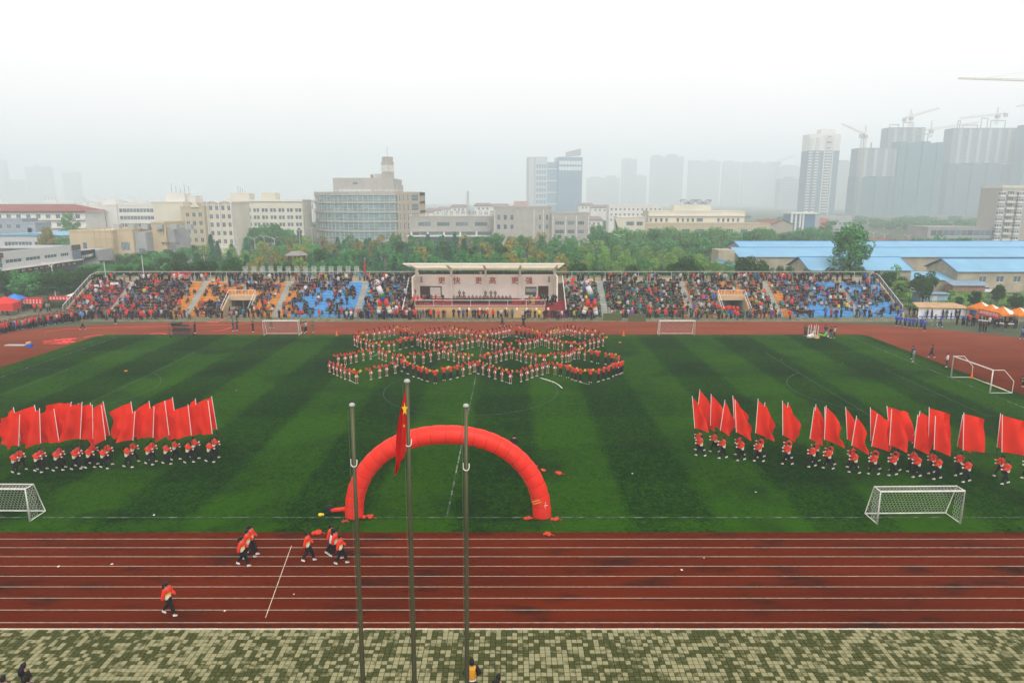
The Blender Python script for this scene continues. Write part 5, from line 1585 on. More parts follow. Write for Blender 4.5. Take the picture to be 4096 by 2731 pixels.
for k, x in enumerate((-.55,-.2,.25,.5,.85)): part("post", MB().tube([(x,.2,0),(x+.05,.2,1.9+.15*(k % 2))], .035, 6), whitec, o)
# mat, tools and bags by the left bend
q = G(62,1382); tag(link("ground_sheet", MB().extr([(-1.4,-.25,0),(1.3,-.3,0),(1.5,.2,0),(-1.2,.3,0)],(0,0,.12)).mesh("ground_sheet", M("silver_sheet",(.42,.44,.42),.5)), None, (q.x,q.y,.014)), "silver sheet lying on the red ground by the left bend", "sheet")
q = G(120,1390); tag(link("blue_crate", MB().box(-.3,.3,-.25,.25,0,.42).box(-.26,.26,-.21,.21,.42,.46).mesh("blue_crate", M("crate_blue",(.02,.09,.5),.5)), None, (q.x,q.y,.014)), "blue crate on the red ground by the left bend", "crate")
q = G(112,1380); tag(link("tan_bag", MB().ball((0,0,.25),.3,9,0,.8).ball((.25,.05,.35),.2,8).mesh("tan_bag", M("tan_carton"), True), None, (q.x,q.y,.014)), "tan bag beside the blue crate by the left bend", "bag")
# red barrier tape heaps and runs on the left bend
tp = M("red_tape", (.72,.06,.04), .6)
def tape(pts, label, w_=.10):
    mb = MB()
    V_ = [G(*p) for p in pts]
    for a, b in zip(V_[:-1], V_[1:]):
        d_ = (b-a).normalized(); n_ = Vector((-d_.y,d_.x,0))*w_
        mb.quad(a-n_+Vector((0,0,.03)), b-n_+Vector((0,0,.03)), b+n_+Vector((0,0,.05)), a+n_+Vector((0,0,.05)))
    tag(link("barrier_tape", mb.mesh("barrier_tape", tp)), label, "tape", "red barrier tape on the far track")
tape([(180,1327),(260,1317),(400,1311),(600,1307),(800,1301),(930,1300),(1005,1291)], "long red tape stretched along the far track on the left", .06)
tape([(845,1325),(890,1322),(940,1306)], "red tape trailing towards the two people on the far track", .10)
tape([(826,1288),(860,1291),(905,1273),(890,1280),(840,1284)], "loop of red tape at the apron below the left entrance", .14)
tape([(336,1349),(375,1343),(412,1340)], "red tape lying on the left bend near the grass corner", .13)
tape([(600,1336),(640,1334),(668,1337),(655,1338)], "red tape lying on the grass edge left of the hurdle cart", .15)
mb = MB(); rr = random.Random(8)
for k in range(60):
    q = G(rr.uniform(190,288), rr.uniform(1358,1377)); d_ = Vector((rr.uniform(-1,1), rr.uniform(-.5,.5), 0)); n_ = Vector((-d_.y,d_.x,0))*.14
    z = rr.uniform(.02,.18)
    mb.quad(q-d_-n_+Vector((0,0,z)), q+d_-n_+Vector((0,0,z*.5)), q+d_+n_+Vector((0,0,z)), q-d_+n_+Vector((0,0,z+.03)))
tag(link("tape_heap", mb.mesh("tape_heap", tp)), "heap of tangled red tape on the red ground by the left bend", "tape", None, 'stuff')
# dark red flag leaning at the right entrance
q = G(2890,1262); o = thing("leaning_flag", "rolled red flag leaning across the right orange tiers", "flag", (q.x, q.y, 0)); e_ = P(2845,1206,119.5)-Vector((q.x,q.y,0))
part("pole", MB().tube([(0,-.2,1.2), e_], .025, 5), railw, o); part("cloth", MB().tube([(0.1,-.25,1.25), e_*.5+Vector((.1,-.1,.5)), e_], [.22,.2,.05], 7), flagc, o)
# white paper boards held in the red block
for k, (px, py) in enumerate(((385,1143),(410,1144),(440,1145),(465,1133),(450,1135),(528,1153),(552,1154))):
    Y = 125.0; p_ = P(px, py, Y); tag(link("white_card", MB().box(-.42,.42,-.015,.015,-.22,.22).mesh("white_card", whitec), None, p_), f"{nth(k+1)} white card held up in the red-seated block", "card", "white cards held up in the crowd")
# ================================================================== BUILDINGS
wg = M("window_glass_blue", (0.10, 0.15, 0.18), 0.15, 0.25, 0.2, spec=0.5, rand=.35)  # glass colour lightened to carry some of the distance haze
wf = M("window_frame_white", (0.55, 0.56, 0.55), 0.6)
_W = {}
def win_mesh(w, h, nx=2, ny=1, fr=wf, gl=wg):
    key = (round(w,2), round(h,2), nx, ny, fr.name, gl.name)
    if key not in _W:
        mb = MB(); t = min(.10, .06*min(w,h)+.03)
        mb.quad((0,.16,0),(w,.16,0),(w,.16,h),(0,.16,h), 1)
        for x0,x1,z0,z1 in ((0,w,0,t),(0,w,h-t,h),(0,t,t,h-t),(w-t,w,t,h-t)): mb.box(x0,x1,.08,.155,z0,z1,0)
        for k in range(1,nx): mb.box(w*k/nx-t*.4,w*k/nx+t*.4,.085,.156,t,h-t,0)
        for k in range(1,ny): mb.box(t,w-t,.09,.157,h*k/ny-t*.4,h*k/ny+t*.4,0)
        _W[key] = mb.mesh("window", [fr, gl])
    return _W[key]
def spans(n, x0, x1, w): 
    if n == 1: return [((x0+x1)/2-w/2, (x0+x1)/2+w/2)]
    return [(x0+(x1-x0-w)*k/(n-1), x0+(x1-x0-w)*k/(n-1)+w) for k in range(n)]
def facade(mb, parent, T, w, h, cols, rows, m=0, th=.3, nx=2, ny=1, z0=0.0, gl=wg, fr=wf):
    """front wall with real openings; T takes (x along, y into the wall, z up) to the building"""
    mb.T = T
    cols = sorted(cols); rows = sorted(rows)
    z = z0
    for a, b in rows:
        mb.box(0, w, 0, th, z, a, m); x = 0
        for c, d in cols:
            mb.box(x, c, 0, th, a, b, m); x = d
            link("window", win_mesh(d-c, b-a, nx, ny, fr, gl), parent, mw=T @ Matrix.Translation((c, 0, a)))
        mb.box(x, w, 0, th, a, b, m)
        z = b
    mb.box(0, w, 0, th, z, h, m)
    mb.T = None
def block(b, x0, x1, y0, y1, h, wallm, cols=None, rows=None, side=None, scols=None, nx=2, ny=1, name="wall", para=.5, z0=0.0, th=.3, gl=wg):
    """one box-shaped body of a building b (local metres); side 'R' or 'L' also gets windows"""
    mb = MB()
    fx0 = x0 + (th if side == 'L' else 0); fx1 = x1 - (th if side == 'R' else 0)
    mb.box(fx0, fx1, y0+(th if cols else 0), y1, z0, h)
    if cols: facade(mb, b, Matrix.Translation((x0, y0, 0)), x1-x0, h, [(c-x0, d-x0) for c, d in cols], rows, 0, th, nx, ny, z0, gl)
    if side and scols:
        ya = y0 + (th if cols else 0)
        if side == 'R':
            T = Matrix.Translation((x1, ya, 0)) @ Matrix.Rotation(R(90), 4, 'Z')
            facade(mb, b, T, y1-ya, h, scols, rows, 0, th, nx, ny, z0, gl)
        else:
            T = Matrix.Translation((x0, y1, 0)) @ Matrix.Rotation(R(-90), 4, 'Z')
            facade(mb, b, T, y1-ya, h, scols, rows, 0, th, nx, ny, z0, gl)
    o = part(name, mb, wallm, b)
    if para:
        e = .12
        p = MB().box(x0-e, x1+e, y0-e, y0+.2, h, h+para).box(x0-e, x1+e, y1-.2, y1+e, h, h+para).box(x0-e, x0+.2, y0+.2, y1-.2, h, h+para).box(x1-.2, x1+e, y0+.2, y1-.2, h, h+para)
        part("parapet", p, wallm, b)
    return o
def rows_(n, z0, pitch, hh): return [(z0+k*pitch, z0+k*pitch+hh) for k in range(n)]
cream = M("cream_wall", (.58,.55,.455), .85, .08, .15); tan = M("tan_wall", (.50,.41,.27), .85, .08, .2); whitew = M("white_wall", (.62,.61,.57), .85, .07, .2)  # cream lightened and greyed: part of the distance haze is put into its colour
greyw = M("grey_panel_wall", (.34,.35,.35), .8, .08, .3); brick = M("grey_brown_brick", (.37,.355,.32), .85, .10, .4); conc = M("raw_concrete", (.30,.29,.27), .9, .12, .2)  # brick made paler and cooler, standing in for some of the haze fade
blueroof = M("blue_sheet_roof", (.165,.36,.52), .55, .08, .25, spec=.3); bluestrip = M("blue_ridge", (.05,.20,.50), .5)

def at(px, Y, z=10): return XZ(px, Y, z)

# ---- left: shops along the road
b = thing("shop_row", "white two-storey shop row with dark signboards at the left edge", "shop building", (-122, 148, 0))
T = Matrix.Translation((0,0,0)) @ Matrix.Rotation(R(90), 4, 'Z')
mb = MB().box(-18, -.3, 0, 46, 0, 7.6)
part("body", mb, greyw, b)
mb = MB(); facade(mb, b, Matrix.Rotation(R(90),4,'Z'), 46, 7.9, [(3,8.5),(17,22.5),(24,29.5),(31,36),(37.5,41)], [(5.0,5.9)], 0, .3, 4, 1, 3.7)
part("upper_wall", mb, M("pale_panel", (.55,.55,.54), .7, .06), b)
part("window", win_mesh(6,2.4,4,2), None, b, loc=(.32,9.6,4.2), rz=R(90))
part("ledge", MB().box(-.2,.7,-.2,46.2,3.45,3.7), whitew, b)
part("shopfront", MB().box(-.25,.05,0,46,0,3.44), M("shop_dark", (.03,.035,.04), .4), b)
sb = part("signboard", MB().box(.06,.22,0,46,2.5,3.40), M("sign_black", (.015,.015,.017), .5), b)
gold = M("gold_letters", (.62,.34,.04), .6)
rr = random.Random(2)
for k in range(60):
    y = 1+k*.74
    if rr.random() < .2: continue
    h_ = rr.uniform(.4,.62)
    if k % 3: link("glyph", MB().box(.225,.25,0,.42,0,.1).box(.225,.25,.02,.12,.1,h_).box(.225,.25,.3,.4,.1,h_).box(.225,.25,.12,.3,h_*.5,h_*.65).mesh("glyph", [gold, gold][0] if k % 7 else whitec), b, (0,y,2.62))
part("red_sign", MB().box(.31,.40,4,16,6.55,7.7).box(.31,.40,42.2,45.8,6.4,7.8), M("sign_maroon", (.10,.07,.06), .6), b)
part("sign_letters", MB().box(.41,.45,9,15,6.9,7.35), M("sign_red", (.40,.03,.02), .6), b); part("sign_letters", MB().box(.41,.45,5,8,6.85,7.4), gold, b)
part("glazed_corner", MB().box(.31,.36,42.2,45.8,3.9,6.2), wg, b)
part("roof_tank", MB().lathe([(.9,0),(.9,1.4),(.5,1.7)], 14, 0, (-6,20,7.6)), M("tan_tank", (.5,.42,.30), .8), b)
part("roof_felt", MB().box(-17,-1,1,30,7.605,7.8), M("roof_felt_dark", (.06,.07,.06), .9), b)
# black billboard building next to it
xa, xb = at(307,198,5), at(396,198,5)
b = thing("black_signboard_shop", "low shop with a long black signboard and white characters beyond the shop row", "shop building", (xa, 197, 0))
part("body", MB().box(0, xb-xa, .25, 8, 0, 6.0), greyw, b)
part("signboard", MB().extr([(0,0,2.4),(xb-xa,-1,3.9),(xb-xa,-1,6.3),(0,0,5.4)], (0,.24,0)), M("sign_navy", (.012,.02,.03), .5), b)
for i, c in enumerate("校园时尚餐厅"):
    link("letter", text_mesh(c, .85, whitec, .02), b, mw=Matrix.Translation((2.0+i*.72, -.5-.08*i, 3.95+.13*i)) @ UPR)
# grey shed with blue roof
xa, xb = at(-40,222,8), at(249,218,8)
b = thing("blue_roofed_shed", "pale grey shed with a shallow blue roof behind the shop row", "shed", (xa, 218, 0))
W_ = xb-xa
block(b, 0, W_, 0, 14, 9.0, M("shed_panel", (.50,.51,.52), .7, .06), [(W_*f, W_*f+4.4) for f in (.28,.45,.65,.82)], [(5.6,7.1)], para=0, nx=4)
part("roof", MB().extr([(-.4,-.4,9.02),(W_*.7,-.4,9.9),(W_+.4,-.4,9.02)], (0,15,0)), blueroof, b)
# further left: low service blocks
for x0, x1, yt, Y, lab in ((-60,90,880,240,"small grey rooftop block at the far left edge, half hidden by trees"),(90,140,895,236,"low grey block beside the rooftop block at the far left")):
    b = thing("service_block", lab, "building", (at(x0,Y,12), Y, 0)); w_ = at(x1,Y,12)-at(x0,Y,12); h_ = ZY(yt, Y)
    block(b, 0, w_, 0, 8, h_, M("bluegrey_wall", (.30,.34,.38), .85), spans(4,1,w_-1,1.6), [(h_-3.0,h_-1.4)])
# long white dormitory with dark red hipped roof
Y = 285; xa, xb = at(-60,Y,12), at(342,Y,12); W_ = xb-xa
b = thing("red_roofed_dormitory", "long white dormitory with a dark red hipped roof at the left", "apartment building", (xa, Y, 0)); h_ = ZY(848,Y)
block(b, 0, W_, 0, 14, h_, whitew, [q for k in range(10) for q in ((W_*(.02+k*.098), W_*(.02+k*.098)+1.9),)], rows_(4, h_-12.6, 3.3, 1.8), para=0, nx=2)
part("roof", MB().extr([(-1,-1,h_),(W_+1,-1,h_),(W_+1,-1,h_+.4),(W_*.94-9,-1+8,h_+3.0),(-1,7,h_+3.0)], (0,.01,0)).poly([(-1,-1,h_+.3),(W_+1,-1,h_+.3),(W_-8,7,h_+3.1),(-1,7,h_+3.1)]).poly([(W_+1,-1,h_+.3),(W_+1,15,h_+.3),(W_-8,7,h_+3.1)]), M("dull_red_tile", (.22,.085,.07), .85, .12), b)
part("balcony_band", MB().box(0,W_,-.8,-.05,h_-9.9,h_-9.2).box(0,W_,-.8,-.05,h_-6.6,h_-5.9).box(0,W_,-.8,-.05,h_-3.3,h_-2.6), whitew, b)
# white five-storey block with blank end bay
Y = 300; xa, xb = at(366,Y,12), at(616,Y,12); W_ = xb-xa; h_ = ZY(822,Y)
b = thing("white_dormitory", "white five-storey dormitory block with a blank left bay, left background", "apartment building", (xa, Y, 0))
block(b, 0, W_*.42, 0, 16, h_, whitew, [(W_*.19,W_*.19+1.0)], rows_(5, h_-15.8, 3.15, 1.5), para=.5)
block(b, W_*.42, W_, .8, 16, h_-.1, whitew, spans(10, W_*.44, W_*.99, 1.7), rows_(5, h_-15.6, 3.15, 1.7), para=.5)
part("stair_house", MB().box(W_*.15,W_*.35,3,9,h_,h_+2.4), whitew, b)
# rear white slabs on the skyline at the left
for i, (x0, x1, yt, Y) in enumerate(((-80,100,815,720),(100,330,812,680),(300,372,822,560),(330,480,806,760),(470,600,810,700),(600,720,812,780))):
    b = thing("distant_dormitory", f"pale flat-roofed block on the left skyline, {nth(i+1)} from the left", "apartment building", (at(x0,Y,18), Y, 0), 0, "pale blocks on the left skyline")
    w_ = at(x1,Y,18)-at(x0,Y,18); h_ = ZY(yt,Y)
    block(b, 0, w_, 0, 14, h_, whitew, spans(8,1,w_-1,1.6), rows_(2, h_-6.4, 3.2, 1.6), para=.5)
    part("roof_block", MB().box(w_*.3,w_*.5,3,9,h_,h_+2.8).box(w_*.7,w_*.8,3,9,h_,h_+2.0), whitew, b)
    mb = MB()
    for k in range(4): x = w_*(.3+.06*k); mb.tube([(x,5,h_+2),(x,5,h_+7-k*.8)], .12, 5)
    part("aerials", mb, M("aerial_grey", (.3,.3,.32), .6), b)
# tan two-storey service centre
Y = 206; xa = at(283,Y,6); xc = at(455,Y,6); W_ = xc-xa; h_ = ZY(926,Y)
b = thing("tan_service_centre", "tan flat-roofed student centre behind the left trees, with scaffolding on it", "building", (xa, Y, 0))
block(b, 0, W_, 0, 22, h_, tan, [(3.6,5.0)], [(1.6,2.8),(5.0,7.6)], para=.4, nx=1)
w2 = at(543,Y+3,6)-xa
block(b, W_+.02, w2, 2, 20, h_+.3, tan, [(W_+1.0, w2-1.2)], [(5.0,7.6)], para=.4, nx=7)
w3 = at(594,Y+4,6)-xa
block(b, w2+.02, w3, 3, 18, h_-.4, greyw, spans(5, w2+.8, w3-.5, .45), [(2.4,5.6)], para=0, nx=1)
w4 = at(675,Y+8,6)-xa; h2 = ZY(893,Y+8)
block(b, w3+.02, w4, 7, 20, h2, tan, None, None, para=.4)
part("recess_shade", MB().box(w3+2.6,w4-.6,6.93,6.99,h2-3.6,h2-.9), M("shade_tan", (.30,.25,.17), .85), b)  # flat panel on the wall; the recess's shade is painted as darker tan
part("recess_pier", MB().box(w3+2.9,w3+3.4,6.85,6.92,h2-3.6,h2-.9).box(w3+4.0,w3+4.4,6.85,6.92,h2-3.6,h2-.9), tan, b)
for i, c in enumerate("学生服务中心"):
    link("letter", text_mesh(c, 1.0, M("bronze_letters", (.12,.08,.05), .5), .05), b, mw=Matrix.Translation((w3+3.1+i*.95, 6.92, h2-6.2)) @ UPR)
w5 = at(704,Y+8,6)-xa
block(b, w4+.02, w5, 8, 18, ZY(910,Y+8), greyw, spans(4, w4+.4, w5-.3, .3), [(3.0,6.2)], para=0, nx=1)
mb = MB()
for k in range(5): x = W_*.62+k*1.7; mb.tube([(x,-.9,0),(x,-.9,h_+1)], .05, 5)
for k in range(4): z = 1.5+k*2.4; mb.tube([(W_*.55,-.9,z),(W_*.62+8,-.9,z)], .05, 5)
part("scaffold", mb, M("scaffold_rust", (.35,.26,.17), .8), b)
part("green_net", MB().box(W_*.62,W_*.62+5,-.80,-.76,0,5.0), M("green_netting", (.22,.36,.26), .9), b)
for k in range(6): part("roof_unit", MB().box(10+k*4.4,11.8+k*4.4,6,8,h_+.4,h_+1.9), greyw, b)
# cream apartment block, stepped
Y = 252; xa = at(614,Y,15); b = thing("stepped_cream_block", "cream six-storey block with a blank end and stepped bays, left of centre", "apartment building", (xa, Y, 0))
e1, e2, e3 = at(735,Y,15)-xa, at(826,Y,15)-xa, at(925,Y,15)-xa
hA = ZY(812,Y)
block(b, 0, e1, 0, 20, hA, cream, [(11.0,12.8)], rows_(4, hA-15.6, 3.7, 1.8))
hB = ZY(829,Y); block(b, e1+.02, e2, -2, 18, hB, M("cream_wall_b", (.46,.40,.28), .85, .08), spans(3, e1+1.6, e2-.8, 1.3), rows_(5, hB-15.5, 3.0, 1.7), nx=2)
hC = ZY(813,Y); block(b, e2+.02, e3, 1, 18, hC, cream, spans(4, e2+.6, e3-.5, 1.25), rows_(6, hC-17.6, 3.0, 1.7), nx=2)
mb = MB()
for f in (.02,.5,.98): x = e2+(e3-e2)*f; mb.box(x-.18,x+.18,.3,.9,0,hC+.3)
part("pilaster", mb, whitew, b)
part("curved_cornice", MB().tube([(e2,.4,hC+.2),(e2+(e3-e2)*.25,.4,hC+1.0),(e2+(e3-e2)*.5,.4,hC+.1),(e2+(e3-e2)*.75,.4,hC+1.0),(e3,.4,hC+.2)], .18, 6), whitew, b)
part("roof_block", MB().box(3,10,4,10,hA+.5,hA+3.4).box(e1-4,e1+2,6,12,hA,hA+2.6), whitew, b)
part("gable", MB().extr([(e1+3.5,-2.4,hB),(e1+5.2,-2.4,hB+2.4),(e1+6.9,-2.4,hB)], (0,.3,0)), cream, b)
part("porch", MB().box(e2+1.0,e3+1.5,-3,.9,0,3.2), cream, b)
mb = MB()
for k in range(5): x = 4+k*1.6; mb.tube([(x,7,hA+3),(x,7,hA+7-(k % 3))], .09, 5)
part("aerials", mb, M("aerial_grey"), b)
# long cream block with double windows
Y = 322; xa, xb = at(905,Y,15), at(1211,Y,15); W_ = xb-xa; h_ = ZY(803,Y)
b = thing("long_cream_block", "long cream seven-bay apartment block left of the clock tower building", "apartment building", (xa, Y, 0))
cols = []
for k in range(9): c = .8+k*(W_-4.4)/8; cols += [(c,c+1.35),(c+1.55,c+2.9)]
block(b, 0, W_, 0, 14, h_, cream, cols, rows_(5, h_-18.2, 3.25, 1.75), para=.5, nx=1)
part("roof_block", MB().box(W_*.44,W_*.62,3,10,h_+.5,h_+3.6).box(W_*.03,W_*.28,3,10,h_+.5,h_+3.4), cream, b)
part("cornice", MB().box(-.4,W_+.4,-.5,-.14,h_-.4,h_), whitew, b)
mb = MB()
for k in range(4): x = W_*(.12+.03*k); mb.tube([(x,5,h_+3),(x,5,h_+7-k*.7)], .1, 5)
part("aerials", mb, M("aerial_grey"), b)

# ---- clock tower building: a curved glass front in five bands
Yc, rC = 347.0, 28.5
Xc = at(1270, Yc, 12) + rC*1.0
b = thing("clock_tower_building", "grey-brown building with a curved glass front and a square clock tower", "building", (Xc, Yc, 0))
glb = M("green_blue_glazing", (.16,.27,.28), .12, .35, .35, spec=.6)
def arcband(r, z0, z1, a0=180, a1=300, n=30, m=0, mb=None, thick=.6):
    mb = mb or MB()
    for k in range(n):
        t0, t1 = R(a0+(a1-a0)*k/n), R(a0+(a1-a0)*(k+1)/n)
        o0, o1 = (r*math.cos(t0), r*math.sin(t0)), (r*math.cos(t1), r*math.sin(t1))
        i0, i1 = ((r-thick)*math.cos(t0), (r-thick)*math.sin(t0)), ((r-thick)*math.cos(t1), (r-thick)*math.sin(t1))
        mb.quad((*o0,z0),(*o1,z0),(*o1,z1),(*o0,z1), m); mb.quad((*o0,z1),(*o1,z1),(*i1,z1),(*i0,z1), m); mb.quad((*i0,z0),(*i1,z0),(*o1,z0),(*o0,z0), m)
    return mb
htop = ZY(767, Yc-rC)
pit = 4.32
a1 = 303
xe = rC*math.cos(R(a1)); ye = rC*math.sin(R(a1))
xr = at(1681, Yc+ye, 12) - Xc
for k in range(6):
    z1 = htop - k*pit
    part("spandrel", arcband(rC, max(0,z1-(1.7 if k == 0 else .95)), z1, 180, a1).box(xe+.0, xr, ye+.05, ye+20, z1-(1.7 if k == 0 else .95), z1), brick, b)
    if k < 5 or True:
        z0 = z1 - (1.7 if k == 0 else .95); zb = max(0.05, htop-(k+1)*pit)
        if z0-zb < .6: continue
        part("glazing", arcband(rC-.45, zb+.005, z0-.005, 180, a1), glb, b)
        mb = MB()
        for j in range(25):
            t = R(180+(a1-180)*(j+.5)/25); p = Vector(((rC-.30)*math.cos(t), (rC-.30)*math.sin(t), 0))
            mb.T = Matrix.Translation(p) @ Matrix.Rotation(t, 4, 'Z'); mb.box(-.08,.08,-.07,.07,zb,z0)
        mb.T = None
        arcband(rC-.28, zb+(z0-zb)*.28, zb+(z0-zb)*.28+.12, 180, a1, 30, 0, mb, .2); arcband(rC-.28, zb+(z0-zb)*.72, zb+(z0-zb)*.72+.10, 180, a1, 30, 0, mb, .2)
        part("mullions", mb, wf, b, kind='stuff')
        # tilted open sashes
        for j in range(7):
            t = R(184+(a1-190)*((j*3.7+k*1.3) % 11)/11); p = Vector(((rC-.2)*math.cos(t), (rC-.2)*math.sin(t), zb+(z0-zb)*.3))
            link("open_sash", _W.setdefault('sash', MB().extr([(-.55,0,0),(-.55,-.5,.25),(-.55,-.5,.29),(-.55,0,.04)], (1.1,0,0)).mesh("open_sash", whitew)), b, mw=Matrix.Translation(p) @ Matrix.Rotation(t+R(90), 4, 'Z'))
core_ = [((rC-1.6)*math.cos(R(180+(a1-180)*j/24)), (rC-1.6)*math.sin(R(180+(a1-180)*j/24)), .02) for j in range(25)] + [(xe-1, 6, .02), (-rC+1.6, 6, .02)]
part("core", MB().extr(core_, (0,0,htop-.35)), M("interior_dark", (.05,.06,.06), .9), b)
mb = MB(); facade(mb, b, Matrix.Translation((xe+.05, ye-.3, 0)), xr-xe-.05, htop-.1, spans(3, .8, xr-xe-5.2, .7)+[(xr-xe-4.0, xr-xe-.6)], [(htop-pit*(k+1)+.1, htop-pit*k-1.2) for k in range(4,-1,-1)], 0, .3, 1, 2, 0.0)
part("end_wall", mb.box(xe, xr, ye+.06, ye+20, 0, htop-.2), M("pale_brick", (.36,.30,.22), .85, .1), b)
mb = MB()
for j in range(26):
    t = R(180+(a1-180)*j/25); mb.tube([((rC-.3)*math.cos(t),(rC-.3)*math.sin(t),htop),((rC-.3)*math.cos(t),(rC-.3)*math.sin(t),htop+.9)], .05, 4)
for z in (.5,.9): mb.tube([((rC-.3)*math.cos(R(180+(a1-180)*j/25)),(rC-.3)*math.sin(R(180+(a1-180)*j/25)),htop+z) for j in range(26)]+[(xr,ye+.3,htop+z)], .05, 4)
part("roof_rail", mb, railw, b)
Yu = Yc-20
ux0, ux1 = at(1332,Yu,28)-Xc, at(1575,Yu,28)-Xc; zu = ZY(712,Yu)
mb = MB(); facade(mb, b, Matrix.Translation((ux0,-20,0)), ux1-ux0, zu, [((ux1-ux0)*.32,(ux1-ux0)*.41)], [(htop+3.2,htop+4.6)], 0, .3, 3, 1, htop-.15)
mb.box(ux0,ux1,-19.69,4,htop-.15,zu-.2); part("upper_storey", mb, brick, b)
part("upper_annexe", MB().box(ux1+.02, at(1586,Yu,28)-Xc, -18, 0, htop-.15, ZY(738,Yu)), brick, b)
part("roof_units", MB().box(ux0+3,ux0+18,-21.5,-20.3,htop+.0,htop+1.3), M("unit_pale", (.45,.46,.46), .7), b)
part("chiller", MB().box(ux0+17.5,ux0+23,-10,-7,zu,zu+2.2), M("unit_pale"), b); part("roof_tank", MB().box(ux0+15.5,ux0+16.7,-10,-8,zu,zu+1.9), M("rust_tank", (.35,.22,.18), .8), b)
# clock tower, turned so that two faces show
Yt = Yc-17; tx = at(1551,Yt,34)-Xc; zt = ZY(628,Yt)
trot = R(28)
tw = 2.05
tm_ = Matrix.Translation((tx,-17,0)) @ Matrix.Rotation(-trot, 4, 'Z')
mb = MB(); mb.T = tm_; mb.box(-tw,tw,-tw,tw,htop-.1,ZY(648,Yt)); mb.box(-tw*.88,tw*.88,-tw*.88,tw*.88,ZY(648,Yt)+.0,zt); mb.T = None
part("tower", mb, brick, b)
cz = (ZY(661,Yt)+ZY(688,Yt))/2; ch_ = (ZY(661,Yt)-ZY(688,Yt))/2
for rot in (0, 90):
    mw = tm_ @ Matrix.Rotation(R(rot), 4, 'Z') @ Matrix.Translation((0,-tw-.12,cz))
    mb = MB(); mb.T = mw; mb.box(-tw*.88,tw*.88,0,.12,-ch_,ch_); mb.T = None
    cf = part("clock_face", mb, white, b)
    mb = MB(); 
    for k in range(12):
        mb.T = mw @ Matrix.Rotation(k*math.pi/6, 4, 'Y'); mb.box(-.10,.10,-.04,-.003,1.15,1.62)
    mb.T = None
    part("hour_marks", mb, M("clock_black", (.03,.03,.03), .6), cf)
    for ang, ln_ in ((62,.9),(-88,1.35)):
        mb = MB(); mb.T = mw @ Matrix.Rotation(R(ang), 4, 'Y'); mb.box(-.08,.08,-.08,-.045,-.2,ln_); mb.T = None
        part("clock_hand", mb, M("clock_black"), cf)
part("antenna", MB().tube([(tx,-17,zt),(tx,-17,ZY(585,Yt))], .09, 5), M("aerial_grey"), b)
part("roof_terrace", MB().extr([(x*1.03, y*1.03 if y < 0 else y, htop-.30) for x, y, z in core_], (0,0,.08)), greyc, b)
# ---- low wing to the right of it
Y = 322; xa, xb = at(1638,Y,8), at(1978,Y,8); W_ = xb-xa; h_ = ZY(868,Y)
b = thing("low_brick_wing", "low grey-brown wing with a colonnade joining the curved building to the brick block", "building", (xa, Y, 0))
block(b, 0, W_, 0, 16, h_, brick, [(W_*f, W_*f+6.0) for f in (.10,.32,.54,.765)], [(h_-4.3,h_-2.3)], para=.3, nx=6, z0=h_-6.8)
part("glazing", MB().box(.5,W_-.5,1.2,1.4,0,h_-6.82), glb, b)
for k in range(6): x = .8+k*(W_-1.6)/5; part("column", MB().extr([(x-.55,-.3,0),(x+.55,-.3,0),(x+.35,-.3,h_-6.82),(x-.35,-.3,h_-6.82)], (0,.8,0)), whitew, b)
part("canopy", MB().box(-1,W_,-3,1.1,3.4,3.9), whitew, b)
part("terrace_rail", MB().tube([(0,-.1,h_+.9),(W_,-.1,h_+.9)], .07, 5).tube([(0,-.1,h_+.5),(W_,-.1,h_+.5)], .05, 5), railw, b)
mb = MB(); rr = random.Random(4)
for k in range(9):
    x = W_*.40+k*2.7
    for _ in range(4): zz = h_+.6+rr.random()*2; mb.box(x+rr.random()*.4,x+1.6,4,4.12,zz,zz+.18)
    mb.box(x+.2,x+.4,4,4.13,h_+.3,h_+2.8); mb.box(x+1.2,x+1.4,4,4.13,h_+.3,h_+2.8)
part("roof_letters", mb, M("aerial_grey"), b, kind="stuff")
# ---- brick block right of centre
Y = 305; xa = at(1975,Y,8); b = thing("brown_brick_block", "grey-brown brick block with white downpipes right of the low wing", "building", (xa, Y, 0))
x1 = at(2205,Y-2,8)-xa; x2 = at(2356,Y,8)-xa; h1 = ZY(831,Y); h2 = ZY(855,Y)
rw = [(h1-9.4,h1-7.2),(h1-5.4,h1-3.0)]
block(b, 0, x1, 0, 20, h1, brick, [(1.4+k*2.9, 3.0+k*2.9) for k in range(3)]+[(x1-5.5,x1-4.3),(x1-2.4,x1-1.2)], rw, nx=1)
block(b, x1+.02, x2, -2.5, 16, h2, brick, [(x1+1.6,x1+5.6),(x1+7.0,x1+10.2),(x1+11.6,x1+14.4)], [(h2-8.6,h2-6.8),(h2-4.9,h2-3.1)], nx=4)
for x, y, hh in ((.5,-.16,h1),(x1-7.5,-.16,h1),(x1-3.4,-.16,h1),(x1+.7,-2.66,h2),(x1+6.3,-2.66,h2),(x1+10.9,-2.66,h2),(x2-.5,-2.66,h2)):
    part("downpipe", MB().box(x-.12,x+.12,y-.08,y+.0,0,hh-.8), white, b)
part("roof_unit", MB().box(x1*.35,x1*.6,6,11,h1,h1+2.8), M("pinkish_unit", (.42,.33,.31), .8), b)
